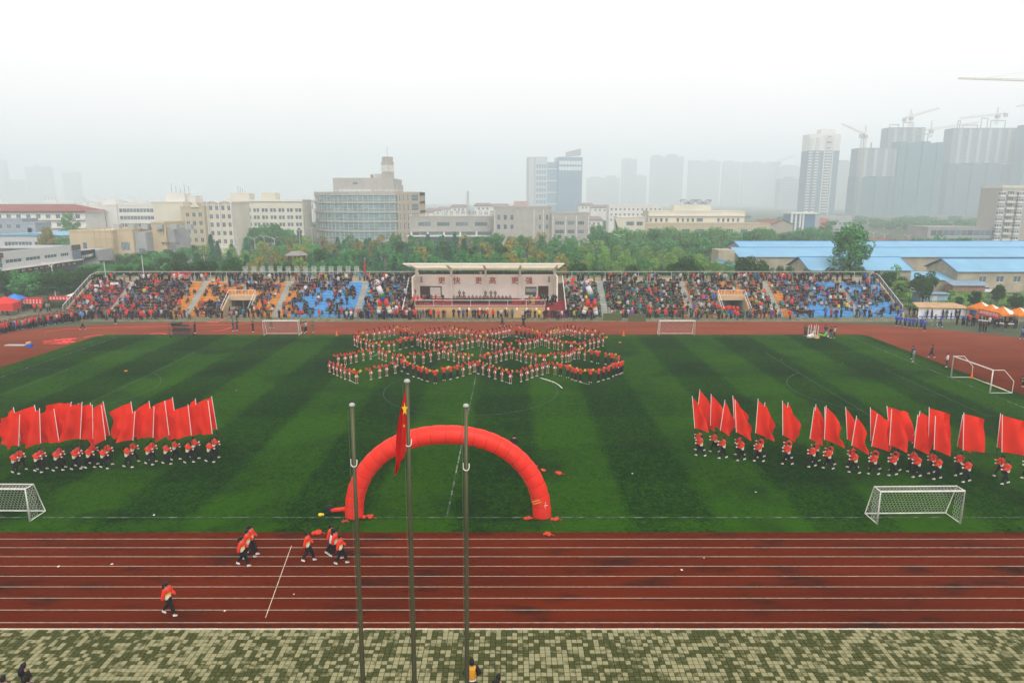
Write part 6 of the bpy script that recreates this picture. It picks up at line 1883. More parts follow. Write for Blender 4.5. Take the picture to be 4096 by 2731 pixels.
# ---- blue glass office tower
Y = 1050; b = thing("blue_office_tower", "blue glass office tower in two slabs with a lighter left face, right of centre", "office building", (at(2118,Y,40), Y, 0), R(10))
c10 = math.cos(R(10))
def bx(px): return (at(px,Y,40)-at(2118,Y,40))/c10
hL, hM, hR = ZY(628,Y), ZY(648,Y), ZY(628,Y)
paleb = M("pale_blue_panel", (.42,.45,.46), .6, .06); blug = M("blue_curtain_wall", (.07,.16,.25), .2, .12, .1, spec=.5); blug2 = M("blue_curtain_wall_b", (.10,.21,.29), .2, .12, .1, spec=.5)
z_ = [(6+k*8.7, 11.5+k*8.7) for k in range(int((hL-8)/8.7))]
block(b, bx(2118), bx(2141), 3.5, 24, hL, paleb, None, None, para=.3, name="side_slab")
block(b, bx(2141)+.02, bx(2189), 0, 24, hL, paleb, [(bx(2145)+k*(bx(2187)-bx(2145))/4, bx(2145)+k*(bx(2187)-bx(2145))/4+3.2) for k in range(4)], z_, para=.3, nx=1, gl=blug)
part("glass_link", MB().box(bx(2189)+.02, bx(2231), 3, 20, 0, hM), blug2, b)
for f in (.15,.34,.53,.72): part("white_band", MB().box(bx(2189)+.05, bx(2231)-.05, 2.6, 2.98, hM*f*1.2, hM*f*1.2+1.0), white, b)
fr_ = MB()
for k in range(8): x = bx(2191)+k*(bx(2229)-bx(2191))/7; fr_.box(x-.1,x+.1,2.7,2.98,hM-5.5,hM-.2)
part("screen_mullions", fr_, paleb, b)
mb = MB(); x0, x1 = bx(2231)+.04, bx(2330); nwin = 8
cols = [(x0+2+k*(x1-x0-2.8)/nwin, x0+2+k*(x1-x0-2.8)/nwin+3.3) for k in range(nwin)]
zz = [(4.6+k*7.4, 9.6+k*7.4) for k in range(int((hR-26)/7.4))]
facade(mb, b, Matrix.Translation((x0,-2,0)), x1-x0, hR, [(c-x0,d-x0) for c, d in cols], zz, 0, .3, 1, 1, 0, blug, blug)
mb.box(x0,x1,-1.69,22,0,hR-.2); part("glass_slab", mb, blug, b)
wsq = M("bright_window", (.62,.66,.68), .4)
sqm = MB().box(0,3.6,0,.12,0,5.5).mesh("window", wsq)
for c, d in cols:
    for z in (hR-10.8, hR-19.2): link("window", sqm, b, (c-.1, -2.13, z))
part("roof_letters", MB().extr([(x1-24,7,hR+1),(x1-2,0,hR+2.6),(x1-2,0,hR+13),(x1-24,7,hR+7.5)], (0,.2,0)), M("aerial_grey"), b)
part("parapet", MB().box(x0-.1,x1+.1,-2.1,-1.9,hR,hR+.6), paleb, b)

# ---- cream curved-front building with roof sculpture
Y = 268; xa = at(2470,Y,8); b = thing("cream_terraced_building", "cream terraced building with ribbon windows and a swirling roof ornament", "building", (xa, Y, 0))
def lx(px, yy=Y): return at(px,yy,8)-xa
hT = ZY(871,Y); 
block(b, 0, lx(2572), -3, 10, hT, cream, [(lx(2499),lx(2530)),(lx(2539),lx(2565))], [(2.2,3.8),(hT-3.0,hT-1.4)], para=.3, nx=4)
part("slanted_buttress", MB().extr([(-1.6,-3.02,hT),(.0,-3.02,hT),(.0,-3.02,0),(3.2,-3.02,0)], (0,.5,0)), cream, b)
hL_ = ZY(896,Y); block(b, lx(2572)+.02, lx(3075), -1, 10, hL_, M("cream_wall_b"), [(lx(2610+k*58), lx(2610+k*58)+2.9) for k in range(8)], [(hL_-3.6,hL_-1.8)], para=.3, nx=3)
Y2 = Y+10; h3 = ZY(846,Y2)
cw = [(lx(2596+k*21,Y2), lx(2596+k*21,Y2)+1.1) for k in range(4)]+[(lx(2704+k*20,Y2), lx(2704+k*20,Y2)+1.1) for k in range(4)]+[(lx(2784,Y2),lx(2810,Y2))]+[(lx(2866+k*19.5,Y2), lx(2866+k*19.5,Y2)+1.1) for k in range(5)]
block(b, lx(2592,Y2), lx(2975,Y2), 10.02, 22, h3, cream, cw, [(h3-8.0,h3-6.4),(h3-4.2,h3-2.6)], para=.3, nx=1, z0=2)
part("balcony_band", MB().box(lx(2592,Y2),lx(2975,Y2),9.3,10.0,h3-5.6,h3-5.1).box(lx(2592,Y2),lx(2975,Y2),9.3,10.0,h3-1.8,h3-1.4), whitew, b)
h4 = ZY(822,Y2+3); part("roof_storey", MB().box(lx(2700,Y2), lx(2848,Y2), 13, 20, h3, h4), cream, b)
sp_ = M("steel_ribbon", (.22,.23,.24), .4, metal=.3)
mb = MB(); n = 24
for ph, a in ((0,.9),(1.2,.7),(2.4,.8)):
    mb.tube([(lx(2722+125*k/n,Y2), 13.2+.5*math.cos(k*.7+ph), h4+1.5+a*math.sin(k*.55+ph)) for k in range(n+1)], .14, 6)
for k in range(8): x = lx(2725+17*k,Y2); mb.tube([(x,13.3,h4),(x,13.3,h4+1.4)], .06, 5)
part("roof_ornament", mb, sp_, b)
# distant white range behind it
Y = 430; b = thing("distant_white_range", "long hazy white range behind the cream terraced building", "building", (at(2437,Y,18), Y, 0)); w_ = at(2650,Y,18)-at(2437,Y,18); h_ = ZY(822,Y)
block(b, 0, w_, 0, 12, h_, whitew, spans(12,1,w_-1,1.2), rows_(3,h_-9.5,3.2,1.5))
# ---- small roofs in the gap left of the blue tower
rr = random.Random(12)
for i, (px, py, w_, Y) in enumerate(((1690,838,16,520),(1735,832,13,560),(1790,828,18,600),(1835,818,12,520),(1932,812,12,480),(1985,815,20,540),(2040,826,14,460),(2075,823,10,440),(1250,800,14,620),(1225,822,10,520),(2345,812,12,560),(2400,820,14,520),(2330,858,9,400),(2375,866,10,380))):
    b = thing("hillside_house", f"small hazy house roof in the gaps between larger buildings, {nth(i+1)} counted", "house", (at(px,Y,12)-w_/2, Y, 0), 0, "hazy houses between the large buildings")
    b['label'] = f"small hazy pitched-roof house in the distance, {nth(i+1)} of the scattered ones"
    h_ = ZY(py, Y)
    part("wall", MB().box(0,w_,0,9,0,h_-2), whitew, b); part("roof", MB().extr([(-.5,-.5,h_-2),(w_+.5,-.5,h_-2),(w_-1,4.5,h_),(1,4.5,h_)], (0,.2,0)).poly([(-.5,-.5,h_-1.9),(w_+.5,-.5,h_-1.9),(w_-1,4.5,h_),(1,4.5,h_)]), M("dull_roof", (.22,.17,.16), .9), b)
    mw_ = win_mesh(1.4,1.5,2)
    for k in range(3): link("window", mw_, b, (w_*(.2+.25*k), -.17, h_-4.6))

# ---- hazy tower blocks
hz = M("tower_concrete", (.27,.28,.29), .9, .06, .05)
def tower(px0, px1, py, Y, lab, bumps=(), depth=22, bal=None):
    b = thing("tower_block", lab, "tower block", (at(px0,Y,50), Y, 0), 0, "hazy tower blocks on the skyline")
    w_ = at(px1,Y,50)-at(px0,Y,50); h_ = ZY(py,Y)
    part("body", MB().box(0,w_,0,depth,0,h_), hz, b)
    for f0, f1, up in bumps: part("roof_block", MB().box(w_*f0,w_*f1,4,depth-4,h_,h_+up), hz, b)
    nf = int(h_/6)
    mb = MB()
    for c in range(max(2,int(w_/8))):
        x = w_*(c+.5)/max(2,int(w_/8))
        for k in range(nf): mb.box(x-2.2,x+2.2,-1.2,-.02,3+k*6,4.2+k*6)
    part("balconies", mb, M("balcony_pale", (.45,.46,.47), .8), b, kind='stuff')
    return b
Tn = [(2348,2478,712,2437,"lowest hazy block right of the blue office tower",((.1,.4,4),(.6,.9,8))),
 (2487,2544,637,2340,"slim hazy block with a stepped top, second right of the blue tower",((.1,.6,4),)), (2544,2585,703,2457,"low shoulder joined to the slim hazy block's right side",((.2,.6,4),)),
 (2602,2729,627,2242,"broad tall hazy block with a raised centre, third right of the blue tower",((.05,.3,5),(.5,.8,8))),
 (2753,2876,645,2437,"broad hazy block standing fourth right of the blue office tower",((.0,.35,3),(.6,.85,5))), (2890,2957,648,2437,"narrow hazy block standing fifth right of the blue office tower",((.1,.6,4),)),
 (2968,3110,652,2340,"wide hazy block sixth right of the blue office tower",((.0,.2,3),(.3,.5,5),(.7,.95,4))), (3105,3220,668,2242,"hazy block just left of the white balconied tower",((.2,.7,6),)),
 (3118,3215,715,1500,"shorter hazy block with pale balcony rows, left of the white tower",((.3,.6,4),)), (3340,3412,648,1500,"hazy block with pale balcony rows, right of the white tower",((.2,.7,4),)),
 (3740,3766,695,1500,"sliver of hazy block between the two netted towers",()),
 (-40,28,640,2535,"faint block cut off by the left edge",((.2,.6,4),)), (30,90,718,2632,"low faint block beside the left edge",()), (110,208,668,2632,"broad faint block on the far left skyline",((.35,.55,8),(.75,.95,3))), (255,318,690,2632,"narrow faint block, rightmost on the far left skyline",((.4,.7,4),))]
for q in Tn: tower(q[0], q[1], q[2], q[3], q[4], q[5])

# ---- right: white balconied tower
Y = 950; b = thing("balconied_tower", "white and grey apartment tower with rows of white balconies", "tower block", (at(3222,Y,40), Y, 0))
def tx_(px): return at(px,Y,40)-at(3222,Y,40)
h_ = ZY(537,Y); wgy = M("bluegrey_render", (.11,.17,.22), .85, .06); 
part("lower_body", MB().box(0,tx_(3346),0,22,0,h_*.80), wgy, b); part("upper_body", MB().box(.02,tx_(3346)-.02,.02,22,h_*.80+.01,h_), whitew, b)
part("roof_block", MB().box(tx_(3270),tx_(3328),4,16,h_,ZY(516,Y)), whitew, b)
bal = MB().box(0,7.8,-2.4,-.02,0,1.5).mesh("balcony", whitew); bal2 = MB().box(0,4.6,-1.8,-.02,0,1.35).mesh("balcony", whitew); wb = win_mesh(6.4,2.5,3)
nf = 27
for k in range(nf):
    z = 4+k*(h_-6)/nf
    link("balcony", bal, b, (tx_(3290),0,z)); link("balcony", bal2, b, (tx_(3250),0,z)); link("balcony", bal2, b, (tx_(3224),0,z))
    if k % 2 == 0: link("window", wb, b, (tx_(3292),-.17,z+1.1))
part("pier", MB().box(tx_(3284),tx_(3288),-.9,-.02,0,h_).box(tx_(3318),tx_(3321),-.9,-.02,0,h_), whitew, b)
# ---- towers under construction, wrapped in netting
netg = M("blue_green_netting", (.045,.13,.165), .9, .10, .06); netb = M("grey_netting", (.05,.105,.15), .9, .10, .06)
def wip(px0, px1, py, Y, lab, net, netfrac, bays, depth=20, crown=()):
    b = thing("unfinished_tower", lab, "tower block", (at(px0,Y,40), Y, 0))
    w_ = at(px1,Y,40)-at(px0,Y,40); h_ = ZY(py,Y)
    zn = h_*netfrac
    if zn > 0:
        nb = bays+2
        for k in range(nb):                       # the scaffold follows the plan's bays and recesses
            xa, xb = -.6+(w_+1.2)*k/nb, -.6+(w_+1.2)*(k+1)/nb
            part("netting", MB().box(xa, xb-.5, -.7-(2.0 if k % 2 else 0), depth, 0, zn*(1-.012*((k*5) % 3))), net, b)
        part("netting", MB().box(0, w_, 1.5, depth-1, 0, zn-2), net, b)
    if zn > 0:
        mb = MB()
        for k in range(1,6): mb.box(-.7,w_+.7,-4.1,-3.95,zn*k/6,zn*k/6+.5)
        part("net_band", mb, M("net_band", (.05,.10,.11), .9), b)
    if netfrac < 1:
        cols = []
        for k in range(bays): c = w_*(k+.25)/bays; cols.append((c, c+w_*.28/bays)); 
        nr = max(2, int((h_-zn)/4.6))
        rows = [(zn+.9+j*(h_-zn)/nr, zn+.9+j*(h_-zn)/nr+2.7) for j in range(nr)]
        mb = MB().box(0,w_,.31,depth,zn+.02,h_-.1)
        facade(mb, b, Matrix.Identity(4), w_, h_, cols, rows, 0, .3, 1, 1, zn+.02)
        part("concrete_frame", mb, M("blue_grey_concrete", (.15,.18,.21), .9, .1), b)
        mb = MB()
        for k in range(bays): mb.box(w_*(k+.62)/bays, w_*(k+.95)/bays, -.5, -.01, zn+.03, h_-1.5)
        part("pale_panels", mb, M("panel_grey", (.32,.35,.37), .85), b)
    for f0, f1, up in crown:
        part("roof_frame", MB().box(w_*f0,w_*f0+.8,4,5,h_-.1,h_+up*1.5).box(w_*f1-.8,w_*f1,4,5,h_-.1,h_+up*1.5).box(w_*f0,w_*f1,4.1,4.9,h_+up*1.5-1.2,h_+up*1.5-.02), conc, b)
    return b, w_, h_
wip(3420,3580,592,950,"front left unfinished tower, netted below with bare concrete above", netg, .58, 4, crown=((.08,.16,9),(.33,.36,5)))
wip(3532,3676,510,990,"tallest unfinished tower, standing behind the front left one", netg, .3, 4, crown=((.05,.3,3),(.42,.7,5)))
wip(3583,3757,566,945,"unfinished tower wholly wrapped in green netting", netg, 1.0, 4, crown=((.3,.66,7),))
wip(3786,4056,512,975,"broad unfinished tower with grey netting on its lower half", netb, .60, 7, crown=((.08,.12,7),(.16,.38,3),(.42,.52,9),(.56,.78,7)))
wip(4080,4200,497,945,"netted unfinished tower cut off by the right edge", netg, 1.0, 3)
# concrete podium at their feet
Y = 336; b = thing("concrete_podium", "unfinished concrete podium of empty bays below the right-hand towers", "building", (at(3716,Y,10), Y, 0)); w_ = at(4010,Y,10)-at(3716,Y,10); h_ = ZY(910,Y)
block(b, 0, w_, 0, 18, h_, conc, spans(11, 1.5, w_-1.5, 3.2), [(.6,2.0),(2.9,h_-1.1)] if h_ > 4.4 else [(.6,h_-1)], para=.3, nx=1)
# right apartment block
Y = 335; b = thing("cream_balcony_block", "cream and grey apartment block with bay windows at the right edge", "apartment building", (at(3998,Y,12), Y, 0)); W_ = at(4160,Y,12)-at(3998,Y,12); h_ = ZY(752,Y)
part("body", MB().box(0,W_,.5,16,0,h_), M("warm_grey_wall", (.36,.34,.29), .85, .06), b); part("parapet", MB().box(-.3,W_+.3,.2,16,h_,h_+1.2), cream, b)
bay = MB().box(0,2.6,-1.1,.48,0,.8,0).box(0,2.6,-1.1,.48,2.0,2.3,0).box(0,.12,-1.1,-.98,.8,2.0,0).box(2.48,2.6,-1.1,-.98,.8,2.0,0).box(1.2,1.35,-1.1,-.98,.8,2.0,0).box(.1,2.5,-.97,.4,.8,2.0,1).mesh("bay_window", [whitew, wg])
lg_ = MB().box(0,4.0,-.9,.48,0,.9).mesh("balcony", cream); wn4 = win_mesh(3.4,1.7,3)
for k in range(int(h_/3.0)):
    z = .6+k*3.0
    link("bay_window", bay, b, (-1.6,0,z)); link("balcony", lg_, b, (2.2,0,z)); link("window", wn4, b, (2.5,.33,z+1.0)); link("bay_window", bay, b, (7.2,0,z)); link("balcony", lg_, b, (14.4,0,z)); link("window", wn4, b, (14.7,.33,z+1.0))
# blue glass hall with white fins, red panelled building
Y = 450; b = thing("finned_hall", "blue glass hall with tall white fins below the balconied tower", "building", (at(3165,Y,8), Y, 0)); w_ = at(3262,Y,8)-at(3165,Y,8); h_ = ZY(850,Y)
part("glass", MB().box(.2,w_,.6,14,0,h_-1), blug, b)
for x in (0,2.6,5.4,7.4): part("fin", MB().box(x,x+1.1,0,1.2,0,h_-1), whitew, b)
part("roof_slab", MB().box(-.5,w_+.8,-.5,14.5,h_-1,h_), whitew, b)
b = thing("red_panelled_building", "low hazy building with a salmon red panel right of the finned hall", "building", (at(3262,Y,8), Y+2, 0)); w_ = at(3415,Y,8)-at(3262,Y,8)
part("body", MB().box(.02,w_,0,12,0,ZY(866,Y)), greyw, b); part("red_panel", MB().extr([(4,-.2,2),(9,-.2,2),(9,-.2,ZY(875,Y)),(4,-.2,ZY(870,Y))],(0,.18,0)), M("salmon_panel", (.45,.13,.09), .8), b)
for k in range(5): link("window", win_mesh(1.8,1.8,2), b, (w_*.55+k*2.8,-.17,4.2))
# grey-roofed old houses between trees and towers
for px0, px1, py, Y, lab in ((3040,3170,878,330,"old tile-roofed hall with a low gable behind the left warehouse roof"),(3500,3610,955,262,"brown corrugated roof of an old shed behind the big poplar"),(3600,3725,962,258,"second brown corrugated roof, right of the first behind the poplar")):
    b = thing("old_shed", lab, "shed", (at(px0,Y,6), Y, 0)); w_ = at(px1,Y,6)-at(px0,Y,6); h_ = ZY(py,Y)
    part("wall", MB().box(0,w_,0,12,0,h_-2.2), M("old_render", (.34,.32,.26), .9, .15), b)
    part("gable", MB().extr([(w_*.35,-.05,h_-2.2),(w_+.0,-.05,h_-2.2),(w_*.68,-.05,h_-.2)], (0,.1,0)), M("old_render"), b)
    part("roof", MB().poly([(-.5,-.6,h_-2.2),(w_*.36,-.6,h_-2.2),(w_*.68,-.6,h_-.1),(w_*.68,6,h_),(0,6,h_)]).poly([(w_*.68,-.6,h_-.1),(w_+.4,-.6,h_-2.2),(w_+.4,12,h_-2.2),(w_*.68,12,h_-.1)]), M("rusty_roof", (.19,.10,.07), .9, .25, 1.0), b)

# ---- tower cranes
crm = M("crane_paint", (.42,.33,.16), .7, .1); crg = M("crane_grey", (.30,.32,.34), .7)
def crane(px, pyb, pyj, pytop, Y, jib, cj, lab):
    """mast at px from pyb up to the jib at pyj, apex pytop; jib end and counter end as photo pixels"""
    base = P(px, pyb, Y); zj = ZY(pyj, Y); za = ZY(pytop, Y); x = base.x
    o = thing("tower_crane", lab, "crane", (x, Y, 0))
    s = max(1.0, Y/640); kr = s; mb = MB()
    for a in (-s,s):
        for b_ in (-s,s): mb.tube([(a,b_,base.z),(a,b_,zj)], .16*kr, 4)
    n = max(3, int((zj-base.z)/(2.6*kr)))
    for k in range(n):
        z0, z1 = base.z+(zj-base.z)*k/n, base.z+(zj-base.z)*(k+1)/n
        e = 1 if k % 2 else -1
        mb.tube([(-s*e,-s,z0),(s*e,-s,z1)], .10*kr, 4); mb.tube([(s,-s*e,z0),(s,s*e,z1)], .10, 4); mb.tube([(-s,-s,z1),(s,-s,z1)], .09, 4); mb.tube([(-s,s*e,z0),(-s,-s*e,z1)], .10, 4)
    part("mast", mb, crm, o)
    part("apex", MB().tube([(-s,-s,zj),(0,0,za)], .18, 4).tube([(s,-s,zj),(0,0,za)], .18, 4).tube([(-s,s,zj),(0,0,za)], .18, 4).tube([(s,s,zj),(0,0,za)], .18, 4), crm, o)
    part("cab", MB().box(-1.4*kr,1.4*kr,-2.4*kr,1.2,zj-2.6*kr,zj-.2), crg, o)
    def truss(end, nm, depth_=1.5):
        e = P(end[0], end[1], Y+end[2]) - Vector((x, Y, 0)); st = Vector((0,0,zj)); mb = MB()
        n_ = max(4, int((e-st).length/(3*kr))); up = Vector((0,0,depth_*kr)); sd_ = Vector((0,.9*kr,0))
        mb.tube([st-sd_, e-sd_], .17*kr, 4); mb.tube([st+sd_, e+sd_], .17*kr, 4); mb.tube([st+up, e+up*.6], .15*kr, 4)
        for k in range(n_):
            a, b_ = st.lerp(e, k/n_), st.lerp(e, (k+.5)/n_); c = st.lerp(e, (k+1)/n_); u = up*(1-.4*k/n_)
            mb.tube([a-sd_, b_+u], .09, 4); mb.tube([b_+u, c-sd_], .09, 4); mb.tube([a+sd_, b_+u], .09, 4)
        part(nm, mb, crm, o); return e
    ej = truss(jib, "jib"); ec = truss(cj, "counter_jib", 1.0)
    part("counterweight", MB().box(ec.x-1.6*kr,ec.x+1.6*kr,ec.y-1,ec.y+1,ec.z-3.0*kr,ec.z+.4), crg, o)
    A_ = Vector((0,0,za)); part("tie", MB().tube([A_, Vector((0,0,zj+1.5)).lerp(ej+Vector((0,0,1)), .7)], .07, 4).tube([A_, ec], .07, 4), crg, o)
crane(3427,880,541,500,930,(3366,497,40),(3446,538,-12),"tower crane standing on the ground between the balconied tower and the netted ones")
crane(3638,512,469,436,984,(3757,435,-30),(3618,474,8),"crane on the tallest unfinished tower, jib rising to the right")
crane(3720,552,521,483,948,(3914,492,-10),(3656,526,6),"crane on the fully netted tower with a long jib to the right")
crane(3984,500,461,428,980,(3840,476,20),(4024,455,-6),"crane on the broad grey-netted tower, jib pointing left")
crane(4190,500,328,270,560,(3832,316,20),(4260,336,-6),"crane mostly outside the photo, its long jib reaching in high on the right")
crane(4180,520,410,380,940,(4066,428,20),(4230,400,-6),"crane at the right edge with only the tip of its jib showing")
crane(3112,700,648,640,2000,(3180,625,0),(3098,652,0),"small hazy crane above the hazy blocks left of the white tower")
# thin lattice mast right of the curved building
p_ = P(1872,845,420); o = thing("lattice_mast", "slim hazy lattice mast standing right of the curved building", "mast", (p_.x, 420, 0)); zt = ZY(765,420); mb = MB()
for a, b_ in ((-1,-1),(1,-1),(0,1)): mb.tube([(a*1.4,b_*1.4,0),(a*.35,b_*.35,zt)], .12, 4)
for k in range(14):
    f = k/14; s = 1.4-1.05*f; mb.tube([(-s,-s,zt*f),(s,-s,zt*f)], .08, 4); mb.tube([(s,-s,zt*f),(-s*.9,-s*.9,zt*(k+1)/14)], .08, 4)
part("lattice", mb, crg, o)

# ================================================================== WAREHOUSES with blue roofs
wall_w = M("stained_render", (.36,.32,.235), .9, .22, .35)
def gable(x0, x1, y0, y1, ze, zr, lab, wins=(), door=None, grp="blue-roofed warehouses"):
    b = thing("warehouse", lab, "warehouse", (x0, y0, 0), 0, grp); w_, d_ = x1-x0, y1-y0; ym = d_/2
    mb = MB().box(.02, w_-.02, .31, d_, 0, ze)
    facade(mb, b, Matrix.Identity(4), w_, ze, [(c,d) for c, d in wins], [(ze-2.35,ze-.95)] if wins else [(ze*.4,ze*.5)], 0, .3, 2, 1) if wins else mb.box(0,w_,0,.3,0,ze)
    part("wall", mb, wall_w, b)
    for x, nm in ((0,'l'),(w_-.3,'r')): part("gable_wall", MB().extr([(x,0.0,ze+.004),(x,d_,ze+.004),(x,ym,zr-.12)], (.3,0,0)), wall_w, b)
    # roof sheets: separate strips with raised seams
    n = max(3, int(w_/6))
    for k in range(n):
        xa, xb = -.4+(w_+.8)*k/n, -.4+(w_+.8)*(k+1)/n-.02
        part("roof_sheet", MB().extr([(xa,-.45,ze-.02),(xa,ym,zr),(xa,ym,zr+.08),(xa,-.45,ze+.06)], (xb-xa,0,0)), blueroof, b)
        part("roof_sheet", MB().extr([(xa,d_+.45,ze-.02),(xa,d_+.45,ze+.06),(xa,ym+.01,zr+.08),(xa,ym+.01,zr)], (xb-xa,0,0)), blueroof, b)
    part("ridge_cap", MB().tube([(-.4,ym,zr+.09),(w_+.4,ym,zr+.09)], .12, 6), bluestrip, b)
    for xv in (-.45, w_+.45): part("verge", MB().tube([(xv,-.45,ze+.08),(xv,ym,zr+.1),(xv,d_+.45,ze+.08)], .09, 5), bluestrip, b)
    return b
gable(66, 88.3, 151, 163, 4.75, 7.2, "small blue-roofed warehouse behind the stand's right end", ((4,6.5),(12,14.5)))
bw = gable(98, 180, 150, 161.5, 4.6, 6.9, "long blue-roofed warehouse with a tall gable end at the right edge", [(4.8+k*3.8, 6.6+k*3.8) for k in range(18)])
T = Matrix.Translation((0, 11.5, 0)) @ Matrix.Rotation(R(-90), 4, 'Z')
for y, z in ((4.2,2.9),(8.2,2.3)): link("window", win_mesh(1.1,1.3,2), bw, mw=T @ Matrix.Translation((11.5-y-1.1,-.14,z)))
for k in range(6): part("blocked_opening", MB().box(5.0+k*7.6,7.0+k*7.6,-.03,0,.2,2.0), M("pale_infill", (.42,.36,.26), .9, .15), bw)
gable(58.5, 215, 176, 190, 5.7, 7.6, "long rear blue warehouse roof spanning the right side, first bay", ((28.5,32.5),(37.5,40.5)))
gable(64.5, 240, 191, 207, 6.3, 8.3, "rearmost long blue warehouse roof, farthest bay on the right", ())
b = thing("blue_sign_hut", "small hut with a blue and white slogan board at the warehouse's left end", "hut", (at(2873,172,6), 172, 0)); w_ = at(2938,172,6)-at(2873,172,6)
part("wall", MB().box(0,w_,0,6,0,ZY(1000,172)), wall_w, b); part("slogan_board", MB().extr([(-.6,-.5,4.3),(w_,-.7,3.3),(w_,-.7,4.6),(-.6,-.5,5.7)],(0,.2,0)), M("board_blue", (.12,.30,.52), .7), b)
for i, c in enumerate("大学生创业就业基地"): link("letter", text_mesh(c, .42, whitec, .01), b, mw=Matrix.Translation((-.35+i*.44, -.74-.01*i, 4.85-.12*i)) @ UPR)
for k, (px, py, Y) in enumerate(((3825,1006,182),(3885,1010,182),(3935,1008,182),(4010,1010,182),(4060,1011,182),(4012,1026,178),(4075,1028,178))):
    p_ = P(px, py, Y); o = thing("roof_ventilator", f"{nth(k+1)} white turbine ventilator along the rear blue roof", "ventilator", (p_.x, Y, p_.z-.5), 0, "ventilators on the blue roofs"); part("drum", MB().lathe([(.3,-.4),(.3,.3),(.55,.45),(.5,.85),(.2,1.0)], 10), whitew, o)
# lean-to sheds below the gable
b = thing("lean_to", "small blue-roofed lean-to beside the tall warehouse gable", "shed", (at(3790,149,2), 147, 0)); part("wall", MB().box(0,7,0,2.8,0,1.9), M("old_brick", (.27,.16,.11), .9, .2), b); part("roof", MB().extr([(-.3,-.4,1.9),(-.3,2.9,2.7),(-.3,2.9,2.78),(-.3,-.4,1.98)],(7.6,0,0)), M("grey_blue_sheet", (.20,.28,.36), .6), b)
b = thing("lean_to", "pale blue lean-to roof between the two near warehouses", "shed", (at(3635,152,3), 151, 0)); part("wall", MB().box(0,9,0,5,0,2.6), wall_w, b); part("roof", MB().extr([(-.3,-.4,2.6),(-.3,5.2,3.9),(-.3,5.2,4.0),(-.3,-.4,2.7)],(9.6,0,0)), blueroof, b)
b = thing("blue_kiosk", "small pale blue cabin behind the green fence under the round tree", "cabin", (at(3683,131,1), 131, 0)); part("wall", MB().box(0,5.2,0,3,0,2.2), M("pale_blue_panel_wall", (.28,.45,.55), .7), b); part("roof", MB().box(-.3,5.5,-.4,3.3,2.2,2.35), M("grey_blue_sheet"), b); part("door", MB().box(2.2,3.1,-.05,0,.05,1.9), whitew, b); link("window", win_mesh(1.2,1.0,2), b, (.6,-.17,.9))
# white car in front of the warehouse
p_ = G(3933,1172); o = thing("white_car", "white saloon car parked in front of the warehouse at the right", "car", (p_.x, p_.y, .01), R(8))
carw = M("white_car_paint", (.70,.70,.70), .3)
part("body", MB().extr([(-2.1,-.8,.35),(2.1,-.8,.35),(2.15,-.8,.65),(1.9,-.8,.85),(1.0,-.8,.95),(-1.6,-.8,.98),(-2.15,-.8,.9),(-2.2,-.8,.5)],(0,1.6,0)), carw, o)
part("cabin", MB().extr([(-1.5,-.70,.98),(1.0,-.70,.96),(.45,-.70,1.42),(-1.0,-.70,1.44)],(0,1.4,0)), wg, o); part("roof", MB().box(-1.0,.5,-.72,.72,1.42,1.47), carw, o)
for x in (-1.35,1.35):
    for y in (-.8,.62): part("wheel", MB().tube([(x,y,.31),(x,y+.18,.31)], .31, 14), M("black_rubber"), o)
for y in (-.6,.5): part("headlight", MB().box(2.1,2.17,y,y+.22,.6,.74), M("lamp_glass", (.6,.6,.6), .2), o)

# ================================================================== FENCES, LAMPS, PAVILION
fg = M("fence_green", (.012,.055,.045), .6)
def fence(pts, hgt, lab, step=3.4):
    o = thing("mesh_fence", lab, "fence", (pts[0][0], pts[0][1], 0)); P0 = Vector((pts[0][0], pts[0][1], 0))
    rails, net = MB(), MB()
    for a, b_ in zip(pts[:-1], pts[1:]):
        A, B = Vector((*a,0))-P0, Vector((*b_,0))-P0; n = max(1, round((B-A).length/step))
        for k in range(n+1): 
            q = A.lerp(B, k/n); part("post", MB().tube([(q.x,q.y,0),(q.x,q.y,hgt)], .05, 6), fg, o)
        for f in (1.0,.52,.04): rails.tube([A+Vector((0,0,hgt*f)), B+Vector((0,0,hgt*f))], .035, 5)
        L_ = (B-A).length; d_ = (B-A)/L_; m_ = int(L_/.35)
        for k in range(-int(hgt/.35), m_):
            for sgn in (1,-1):
                s0 = k*.35; u0, u1 = (s0, s0+hgt) if sgn > 0 else (s0+hgt, s0)
                c0, c1 = max(0,min(L_,u0)), max(0,min(L_,u1))
                if abs(c1-c0) < .05: continue
                z0 = hgt*(c0-u0)/(u1-u0); z1 = hgt*(c1-u0)/(u1-u0)
                net.tube([A+d_*c0+Vector((0,0,z0)), A+d_*c1+Vector((0,0,z1))], .006, 3, 0, False)
    part("rail", rails, fg, o); part("wire_mesh", net, fg, o, kind='stuff')
fence([(69.5,124.8),(84.5,124.8),(92,108),(100,92)], 3.5, "green wire mesh fence beyond the right bend")
fence([(-79.5,126),(-110,126)], 4.2, "green wire mesh fence left of the grandstand")
ba = [(240,345,1212),(345,432,1196)]
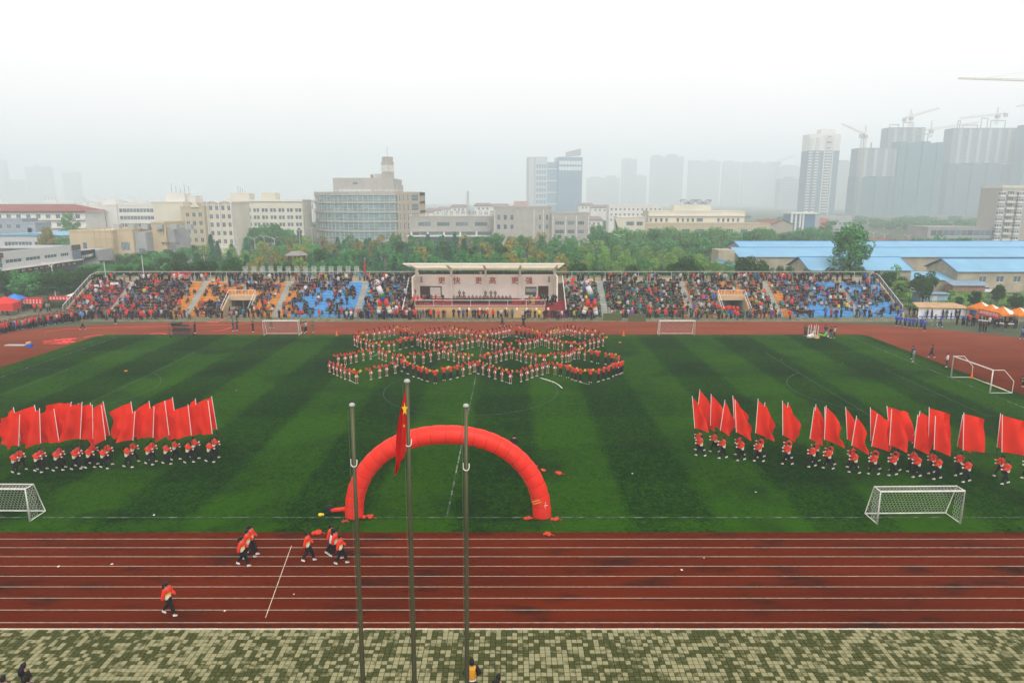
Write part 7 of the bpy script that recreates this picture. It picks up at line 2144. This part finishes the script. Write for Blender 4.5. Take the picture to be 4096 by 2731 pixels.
for k, (x0, x1, y0, y1) in enumerate(((62,172,1190,1212),(195,322,1184,1200),(88,170,1204,1216))):
    Y = 125.4-.3*k; a, b_ = P(x0,(y0+y1)/2,Y), P(x1,(y0+y1)/2,Y); hh = (y1-y0)*126/2731
    o = thing("fence_banner", f"{nth(k+1)} red slogan banner tied to the fence left of the stand", "banner", a); part("cloth", MB().box(0,b_.x-a.x,-.02,.02,-hh/2,hh/2), M("banner_red"), o)
    rr = random.Random(k); mb = MB()
    for j in range(int((b_.x-a.x)/.6)): mb.box(.2+j*.6,.55+j*.6,-.035,-.022,-.18,-.1).box(.3+j*.6,.38+j*.6,-.035,-.022,-.1,.2).box(.2+j*.6,.55+j*.6,-.036,-.022,.05,.11)
    part("characters", mb, whitec, o)
lampw = M("lamp_white", (.60,.60,.58), .5)
def lamp(px, pyt, Y, lab, kind=0):
    p_ = P(px, pyt, Y); o = thing("street_lamp", lab, "street lamp", (p_.x, Y, 0), 0, "white street lamps among the trees"); z = p_.z
    part("pole", MB().tube([(0,0,0),(0,0,z)], [.10,.06], 6), lampw, o)
    if kind == 0: part("lamp_head", MB().tube([(-.8,0,z),(.8,0,z)], .05, 5).box(-.95,-.35,-.2,.2,z+.02,z+.16).box(.35,.95,-.2,.2,z+.02,z+.16), M("lamp_housing"), o)
    else: part("lamp_arm", MB().tube([(0,0,z-.6),(-.7,0,z+.1),(-2.0,0,z+.35)], .07, 5).tube([(0,0,z-.3),(.6,0,z+.2),(1.4,0,z+.3)], .06, 5), lampw, o)
for k, (px, py, Y, kd) in enumerate(((415,1046,136,0),(566,1021,138,0),(815,1022,170,0),(683,1044,172,0),(205,1058,142,1),(1018,952,240,1),(950,952,250,1),(1055,945,260,1),(1097,952,235,1),(1196,918,265,1),(1246,912,300,1),(2480,942,215,1),(3465,935,290,1),(3495,930,300,1),(3540,938,280,1),(3635,942,270,1),(3985,965,240,1),(4070,982,230,1),(3880,960,250,1))):
    lamp(px, py, Y, f"{nth(k+1)} white street lamp from the near left to the far right among the trees", kd)
p_ = P(1187,1020,170); o = thing("garden_pavilion", "small Chinese pavilion with an upturned grey roof among the trees", "pavilion", (p_.x, 170, 0)); zt = ZY(1004,170); ze = ZY(1022,170)
part("roof", MB().lathe([(3.2,ze+.15),(2.6,ze+.3),(1.5,ze+1.0),(.4,zt-.3),(.1,zt)], 6), M("grey_tile_roof", (.23,.22,.21), .8, .15, 2.0), o)
for k in range(6): a = k*math.pi/3; part("column", MB().tube([(2.0*math.cos(a),2.0*math.sin(a),0),(2.0*math.cos(a),2.0*math.sin(a),ze+.2)], .16, 8), M("wood_red_brown", (.16,.06,.04), .6), o)
part("ceiling", MB().lathe([(2.2,ze-.1),(2.2,ze+.14)], 6), M("wood_red_brown"), o); part("floor", MB().lathe([(2.8,0),(2.8,.5)], 6), greyc, o)
# ================================================================== TREES
def leaf_mat(name, c1, c2, rnd=.22):
    m, t, b = newmat(name)
    N, L = t.nodes, t.links
    oi = N.new("ShaderNodeObjectInfo"); tc = N.new("ShaderNodeTexCoord")
    nz = N.new("ShaderNodeTexNoise"); nz.inputs['Scale'].default_value = 3.2; nz.inputs['Detail'].default_value = 3
    L.new(tc.outputs['Object'], nz.inputs['Vector'])
    mr = N.new("ShaderNodeMapRange"); mr.inputs['From Min'].default_value, mr.inputs['From Max'].default_value = .35, .65
    L.new(nz.outputs['Fac'], mr.inputs['Value'])
    x = N.new("ShaderNodeMix"); x.data_type = 'RGBA'; x.inputs[6].default_value = (*c1,1); x.inputs[7].default_value = (*c2,1)
    L.new(mr.outputs[0], x.inputs[0])
    r2 = N.new("ShaderNodeMapRange"); r2.inputs['To Min'].default_value = 1-rnd; r2.inputs['To Max'].default_value = 1+rnd
    L.new(oi.outputs['Random'], r2.inputs['Value'])
    vm = N.new("ShaderNodeVectorMath"); vm.operation = 'SCALE'
    L.new(x.outputs[2], vm.inputs[0]); L.new(r2.outputs[0], vm.inputs['Scale'])
    L.new(vm.outputs[0], b.inputs['Base Color']); b.inputs['Roughness'].default_value = .8; b.inputs['Specular IOR Level'].default_value = .02
    return m
LM = dict(dark=leaf_mat("dark_leaves", (0.016,0.060,0.014), (0.040,0.114,0.024)), mid=leaf_mat("mid_green_leaves", (0.045,0.176,0.052), (0.094,0.284,0.082)), lite=leaf_mat("yellow_green_leaves", (0.129,0.293,0.052), (0.229,0.384,0.082)),
          fall=leaf_mat("autumn_leaves", (0.122,0.230,0.052), (0.412,0.276,0.069)), pine=leaf_mat("blue_green_needles", (0.027,0.131,0.061), (0.065,0.215,0.099)), will=leaf_mat("willow_leaves", (0.107,0.276,0.093), (0.168,0.354,0.116)))
bark = M("bark", (.07,.055,.04), .95, .25, 3.0)
def crown(kind, seed):
    r_ = np.random.default_rng(seed)
    C, Nn = [], []
    def cl(c, rad, n, flat=1.0):
        d = r_.normal(size=(n,3)); d /= np.linalg.norm(d, axis=1)[:,None]
        rr_ = rad*(0.55+0.45*r_.random(n)**.5)
        p = d*rr_[:,None]; p[:,2] *= flat
        C.append(np.array(c)+p); Nn.append(d)
    s = .042
    if kind == 'round':
        for _ in range(46):
            d = r_.normal(size=3); d /= np.linalg.norm(d); rr_ = r_.random()**.4
            cl((d[0]*.34*rr_, d[1]*.34*rr_, .60+d[2]*.29*rr_), r_.uniform(.09,.15), 120, .8)
        s = .0235
    elif kind == 'tall':
        for _ in range(52):
            z = r_.uniform(.18,.95); w_ = .24*math.sin(math.pi*min(1,(z-.10)/.95))**.6
            a = r_.uniform(0,6.28); q = w_*r_.random()**.5
            cl((q*math.cos(a), q*math.sin(a), z), r_.uniform(.05,.10), 90, 1.2)
        s = .0175
    elif kind == 'loose':
        for _ in range(60):
            z = r_.uniform(.22,.93); w_ = .30*math.sin(math.pi*min(1,(z-.12)/.92))**.7
            a = r_.uniform(0,6.28); q = w_*r_.random()**.4
            cl((q*math.cos(a), q*math.sin(a), z), r_.uniform(.04,.085), 64, .8)
        s = .0165
    elif kind == 'conifer':
        for k in range(15):
            z = .10+.86*k/15; w_ = .26*(1-z)**.85+.02; n = max(5, int(13*(1-z)+3))
            for j in range(n):
                a = 6.28*j/n + r_.uniform(-.2,.2); 
                for f in (.35,.7,1.0): cl((w_*f*math.cos(a), w_*f*math.sin(a), z-.05*f+r_.uniform(-.01,.01)), .030+.012*(1-z), 9, .45)
        s = .024
    elif kind == 'willow':
        for _ in range(110):
            a = r_.uniform(0,6.28); q = .36*r_.random()**.5; zt = .95-.9*q*q-r_.random()*.12; ln = r_.uniform(.2,.5)
            for k in range(6): cl((q*math.cos(a), q*math.sin(a), max(.1, zt-ln*k/6)), .03, 5, 1.5)
        s = .022
    C = np.concatenate(C); Nn = np.concatenate(Nn); n = len(C)
    nrm = Nn + r_.normal(size=(n,3))*.55; nrm[:,2] += .25; nrm /= np.linalg.norm(nrm, axis=1)[:,None]
    t = np.cross(nrm, r_.normal(size=(n,3))); t /= np.linalg.norm(t, axis=1)[:,None]; b_ = np.cross(nrm, t)
    sz = s*r_.uniform(.6,1.35,size=(n,1))
    V = np.stack([C-t*sz, C-b_*sz*.6+nrm*sz*.12, C+t*sz, C+b_*sz*.6+nrm*sz*.12], 1).reshape(-1,3)
    me = bpy.data.meshes.new("crown")
    me.vertices.add(4*n); me.vertices.foreach_set("co", V.astype(np.float32).ravel())
    me.loops.add(4*n); me.loops.foreach_set("vertex_index", np.arange(4*n, dtype=np.int32)); me.polygons.add(n); me.polygons.foreach_set("loop_start", np.arange(0,4*n,4,dtype=np.int32))
    me.update(); return me
def trunk(kind, seed):
    rr = random.Random(seed); mb = MB(); top = {'round':.45,'tall':.8,'loose':.75,'conifer':.92,'willow':.55}[kind]
    mb.tube([(0,0,0),(.006,0,top*.4),(0,.008,top*.75),(.004,0,top)], [.026,.020,.014,.006], 7)
    for k in range(6 if kind != 'conifer' else 0):
        a = k*1.05+rr.random(); z = top*(.55+.07*k); mb.tube([(0,0,z-.05),(.10*math.cos(a),.10*math.sin(a),z+.06),(.22*math.cos(a),.22*math.sin(a),z+.14)], [.011,.007,.003], 5)
    return mb.mesh("trunk", bark, True)
CRW = {}
for k, nv in (('round',4),('tall',3),('loose',4),('conifer',3),('willow',2)):
    for v in range(nv): CRW[k, v] = (crown(k, 100+v+len(k)*7), trunk(k, v))
VAR = {}
def crown_for(kind, mat, v):
    nv = sum(1 for a in CRW if a[0] == kind); v %= nv
    if (kind, mat, v) not in VAR:
        me = CRW[kind, v][0].copy(); me.materials.append(LM[mat]); me.name = "crown"; VAR[kind, mat, v] = me
    return VAR[kind, mat, v], CRW[kind, v][1]
ntree = 0
def tree(kind, mat, x, y, h, wide, label, group=None):
    global ntree; ntree += 1
    cm, tm_ = crown_for(kind, mat, random.randrange(9))
    o = thing("tree", label, "tree", (x, y, 0), random.uniform(0,6.28), group)
    c = link("crown", cm, o); c.scale = (h*wide, h*wide, h)
    t_ = link("trunk", tm_, o); t_.scale = (h, h, h)
def tree_px(kind, mat, px, pyt, Y, wpx, label, group=None):
    """crown top at photo pixel (px, pyt), wpx photo pixels across, standing at depth Y"""
    p_ = P(px, pyt, Y); h = p_.z/.97
    w_m = wpx/F*(Y*math.cos(PITCH)+(H-p_.z*.6)*math.sin(PITCH)); base = {'round':.92,'tall':.60,'loose':.70,'conifer':.56,'willow':.74}[kind]
    tree(kind, mat, p_.x, Y, h, w_m/(h*base), label, group)
# dark camphor trees right behind the stand
for k, (px, py, w_) in enumerate(((460,1085,90),(500,1062,110),(640,1070,80),(712,1042,150),(760,1052,120),(823,1030,130),(932,1027,120),(1128,1036,150),(1095,1055,90),(1395,1062,70),(1478,1064,110),(1530,1070,80),(2313,1043,130),(2400,1065,90),(2531,1056,110),(2644,1060,80),(2753,1024,160),(2700,1046,100),(2993,1020,130),(3052,1026,110),(3142,1052,100),(3233,1064,95),(3342,1058,105),(3430,1056,110),(3533,1073,100))):
    tree_px('round', 'mid' if px in (1478,) else 'dark', px, py, 134+(k % 3)*2.5, w_, f"dark round evergreen just behind the grandstand's top rail, {nth(k+1)} from the left", "round evergreens behind the grandstand")
# big trees left of the stand
for k, (px, py, w_, Y) in enumerate(((10,1085,120,132),(100,1092,150,130),(180,1080,170,132),(285,1085,150,133),(60,1075,140,146),(230,1072,130,148),(330,1060,120,150),(140,1082,120,152),(-40,1075,130,138),(395,1062,90,150))):
    tree_px('round', 'mid' if k % 3 == 1 else 'dark', px, py, Y, w_, f"broad green tree left of the grandstand, {nth(k+1)} of the clump beside the fence", "broad trees left of the grandstand")
for k, (px, py, w_, Y) in enumerate(((3706,1073,125,128),(3560,1080,80,134),(3610,1100,70,136),(3905,1160,60,125),(4000,1130,60,128),(4075,1170,80,120),(3840,1185,40,128))):
    tree_px('round', 'dark', px, py, Y, w_, ("big round dark tree behind the green fence at the right" if k == 0 else f"{nth(k)} smaller dark tree or shrub near the green fence at the right"), "trees by the right fence")
tree_px('tall', 'mid', 3415, 908, 150, 175, "tall leafy poplar rising alone in front of the blue roofs"); tree_px('loose','mid', 3400, 960, 151, 150, "lower leafy poplar merging with the tall one before the blue roofs")
tree_px('loose', 'will', 3590, 1056, 140, 60, "thin feathery sapling left of the big round tree"); tree_px('loose','lite', 3600, 1120, 132, 90, "pale yellow-green bush between stand and big round tree")
# the wood: rows receding behind the stand
prof = [(-200,1010),(300,1040),(435,1012),(560,990),(644,972),(730,975),(827,966),(1000,958),(1155,945),(1285,946),(1416,944),(1585,928),(1764,940),(1938,930),(2074,934),(2178,936),(2353,944),(2466,968),(2657,974),(2788,984),(2870,1005),(2960,1030)]
def topline(px):
    for a, b_ in zip(prof[:-1], prof[1:]):
        if a[0] <= px <= b_[0]: return a[1]+(b_[1]-a[1])*(px-a[0])/(b_[0]-a[0])
    return 1040
rowY = [147, 163, 183, 206, 228]
for r, Y in enumerate(rowY):
    step = 66 - r*2; px = 330 - r*12; k = 0
    while px < 2900:
        px += step*random.uniform(.8,1.2); k += 1
        tl = topline(px); f = (r+1)/len(rowY)
        py = 1072 + (tl-1072)*f**.75 + random.uniform(-9,12)
        if px > 2330: kind, mat = random.choice([('loose','lite'),('loose','lite'),('loose','mid'),('tall','lite')]) if r < 5 else ('round','mid')
        elif 2020 < px: kind, mat = random.choice([('round','fall'),('loose','fall'),('round','mid'),('loose','mid')])
        elif 1240 < px: kind, mat = random.choice([('conifer','pine'),('conifer','pine'),('round','mid'),('round','dark'),('loose','mid'),('loose','fall')] if r > 1 else [('conifer','pine'),('round','mid'),('round','mid')])
        elif 1000 < px: kind, mat = random.choice([('round','mid'),('conifer','pine'),('loose','fall'),('loose','lite')])
        elif px > 760: kind, mat = random.choice([('conifer','pine'),('round','mid'),('loose','lite'),('conifer','pine')])
        else: kind, mat = random.choice([('round','mid'),('round','dark'),('round','mid')])
        if kind == 'conifer': py -= random.uniform(0,14)
        w_ = {'round':88,'loose':78,'tall':60,'conifer':60,'willow':80}[kind]*random.uniform(.85,1.25)*(160/Y)**.5
        nm = {('conifer','pine'):"dark green conifer",('round','fall'):"round tree turning orange",('loose','fall'):"open-crowned tree with autumn tints",('loose','lite'):"loose yellow-green tree",('tall','lite'):"slim yellow-green poplar",('loose','mid'):"open-crowned green tree",('round','mid'):"rounded mid-green tree",('round','dark'):"rounded dark green tree"}[kind,mat]
        if 1160 < px < 1215 and Y < 171 and Y > 150: continue
        tree_px(kind, mat, px, py, Y, w_, f"{nm}, {nth(k)} from the left in the {nth(r+1)} row of the wood", "trees of the wood behind the grandstand")
# accents: tall spires and domes against the buildings
for px, py, Y, w_, kd, mt, lab in ((1585,922,228,70,'round','mid',"tall domed tree in front of the curved building's right end"),(1478,945,215,44,'conifer','pine',"pointed conifer below the curved glass front"),(1500,952,210,40,'conifer','pine',"second pointed conifer below the curved glass front"),(1428,948,220,46,'conifer','pine',"left pointed conifer below the curved glass front"),
        (1772,932,225,40,'conifer','pine',"dark spire of a conifer in front of the low wing"),(1855,945,220,44,'conifer','pine',"second dark conifer in front of the low wing"),(2085,938,215,70,'round','mid',"dark domed tree in front of the brick block's left end"),(2165,935,225,60,'conifer','pine',"conifer in front of the brick block's middle"),
        (2395,912,250,110,'round','mid',"bluish dense tree left of the cream terraced building"),(2440,920,245,90,'round','mid',"second bluish dense tree left of the cream terraced building"),(2385,890,280,70,'round','mid',"small tree beside the brick block's right corner"),
        (3320,880,290,110,'loose','mid',"hazy tall tree below the balconied tower"),(840,930,240,50,'conifer','pine',"hazy dark conifer against the stepped cream block"),(1195,905,280,40,'conifer','pine',"hazy columnar tree at the end of the long cream block"),(270,850,235,90,'loose','will',"hazy pale tree in front of the red-roofed dormitory"),(250,935,212,60,'round','mid',"dense tree between the shed and the tan centre"),(180,905,215,70,'round','fall',"olive tree behind the blue-roofed shed")):
    tree_px(kd, mt, px, py, Y, w_, lab)
for k in range(9):
    px = 985+k*22; tree_px('round','mid', px, 890+8*abs(k-4)-(6 if k % 2 else 0), 268, 75, f"bluish hazy tree before the long cream block, {nth(k+1)} from the left", "hazy trees before the long cream block")
for k in range(10):
    px = 2490+k*62; kd = 'willow' if k % 3 != 2 else 'round'
    tree_px(kd, 'will' if kd == 'willow' else 'mid', px, 905+8*math.sin(k*1.9)+k*1.2, 232, 96, f"{'drooping willow' if kd == 'willow' else 'bushy tree'} before the cream terraced building, {nth(k+1)} from the left", "willows before the cream terraced building")
for k in range(10):
    px = 2470+k*68; tree_px('round','mid', px, 945+5*math.sin(k*2.3)+k*.8, 214, 100, f"dark bushy tree in the lower belt before the cream building, {nth(k+1)} from the left", "lower belt of trees before the cream building")
for k in range(9):
    px = 3075+k*43; tree_px('round','mid', px, 912+16*math.sin(k*1.3)+k*1.5, 262+8*(k % 2), 85, f"hazy tree behind the rear blue roof, {nth(k+1)} from the left", "hazy trees behind the rear blue roof")
for k in range(9):
    px = 3670+k*30; tree_px('loose' if k % 2 else 'round','mid', px, 945+10*math.sin(k*1.7)+(10 if k > 5 else 0), 238, 66, f"tree between the rear blue roof and the podium, {nth(k+1)} from the left", "trees behind the rear blue roof on the right")
for k, (px, py) in enumerate(((3915,968),(3945,972),(4025,978),(4060,975),(4090,968))): tree_px('round','mid',px,py,225,50,f"small tree by the right apartment block, {nth(k+1)} from the left","small trees by the right apartment block")
# rough grass and scrub beyond the fence, hedge behind the stand: uncountable
sc_ = crown('round', 555)
def scrub(name, spots, mat, lab):
    V0 = np.zeros(len(sc_.vertices)*3, np.float32); sc_.vertices.foreach_get("co", V0); V0 = V0.reshape(-1,4,3)
    r_ = np.random.default_rng(9); Vs = []
    for x, y, w_, h_ in spots:
        q = V0[r_.choice(len(V0), 300, False)].copy(); ce = q.mean(1, keepdims=True); q = ce + (q-ce)*2.6
        q -= np.array((0,0,.30)); q *= np.array((w_,w_,h_)); q += np.array((x,y,0)); Vs.append(q.reshape(-1,3))
    V = np.concatenate(Vs); V[:,2] = np.maximum(V[:,2], .02); n = len(V)//4; me = bpy.data.meshes.new(name)
    me.vertices.add(4*n); me.vertices.foreach_set("co", V.astype(np.float32).ravel()); me.loops.add(4*n); me.loops.foreach_set("vertex_index", np.arange(4*n, dtype=np.int32)); me.polygons.add(n); me.polygons.foreach_set("loop_start", np.arange(0,4*n,4,dtype=np.int32)); me.update()
    me.materials.append(LM[mat]); tag(link(name, me), lab, "undergrowth", None, 'stuff')
rr = random.Random(77)
def far_wood(name, spots, lab):
    V0 = np.zeros(len(sc_.vertices)*3, np.float32); sc_.vertices.foreach_get("co", V0); V0 = V0.reshape(-1,4,3)
    r_ = np.random.default_rng(19); Vs = []
    for x, y, w_, h_ in spots:
        q = V0[r_.choice(len(V0), 500, False)].copy(); ce = q.mean(1, keepdims=True); q = ce + (q-ce)*2.6
        q *= np.array((w_,w_,h_)); q += np.array((x,y,-.25*h_)); Vs.append(q.reshape(-1,3))
    V = np.concatenate(Vs); n = len(V)//4; me = bpy.data.meshes.new(name)
    me.vertices.add(4*n); me.vertices.foreach_set("co", V.astype(np.float32).ravel()); me.loops.add(4*n); me.loops.foreach_set("vertex_index", np.arange(4*n, dtype=np.int32)); me.polygons.add(n); me.polygons.foreach_set("loop_start", np.arange(0,4*n,4,dtype=np.int32)); me.update()
    me.materials.append(LM['mid']); tag(link(name, me), lab, "wood", None, 'stuff')
far_wood("far_wood", [(rr.uniform(-330,420), rr.uniform(455,700), rr.uniform(10,17), rr.uniform(6.5,10.5)) for _ in range(330)], "far-off hazy belt of trees before the tower blocks")
scrub("scrub", [(rr.uniform(69,125), rr.uniform(126,147), rr.uniform(1.5,3.5), rr.uniform(1.0,2.2)) for _ in range(240)], 'lite', "rough yellow-green scrub beyond the green fence on the right")
scrub("hedge", [(rr.uniform(-110,-80), rr.uniform(127,130), 2.0, 1.6) for _ in range(70)]+[(rr.uniform(-80,70), rr.uniform(131,134), 3.0, 4.6) for _ in range(190)], 'dark', "dark undergrowth behind the grandstand and the left fence")
print("TREES", ntree, "OBJECTS", len(S.objects))
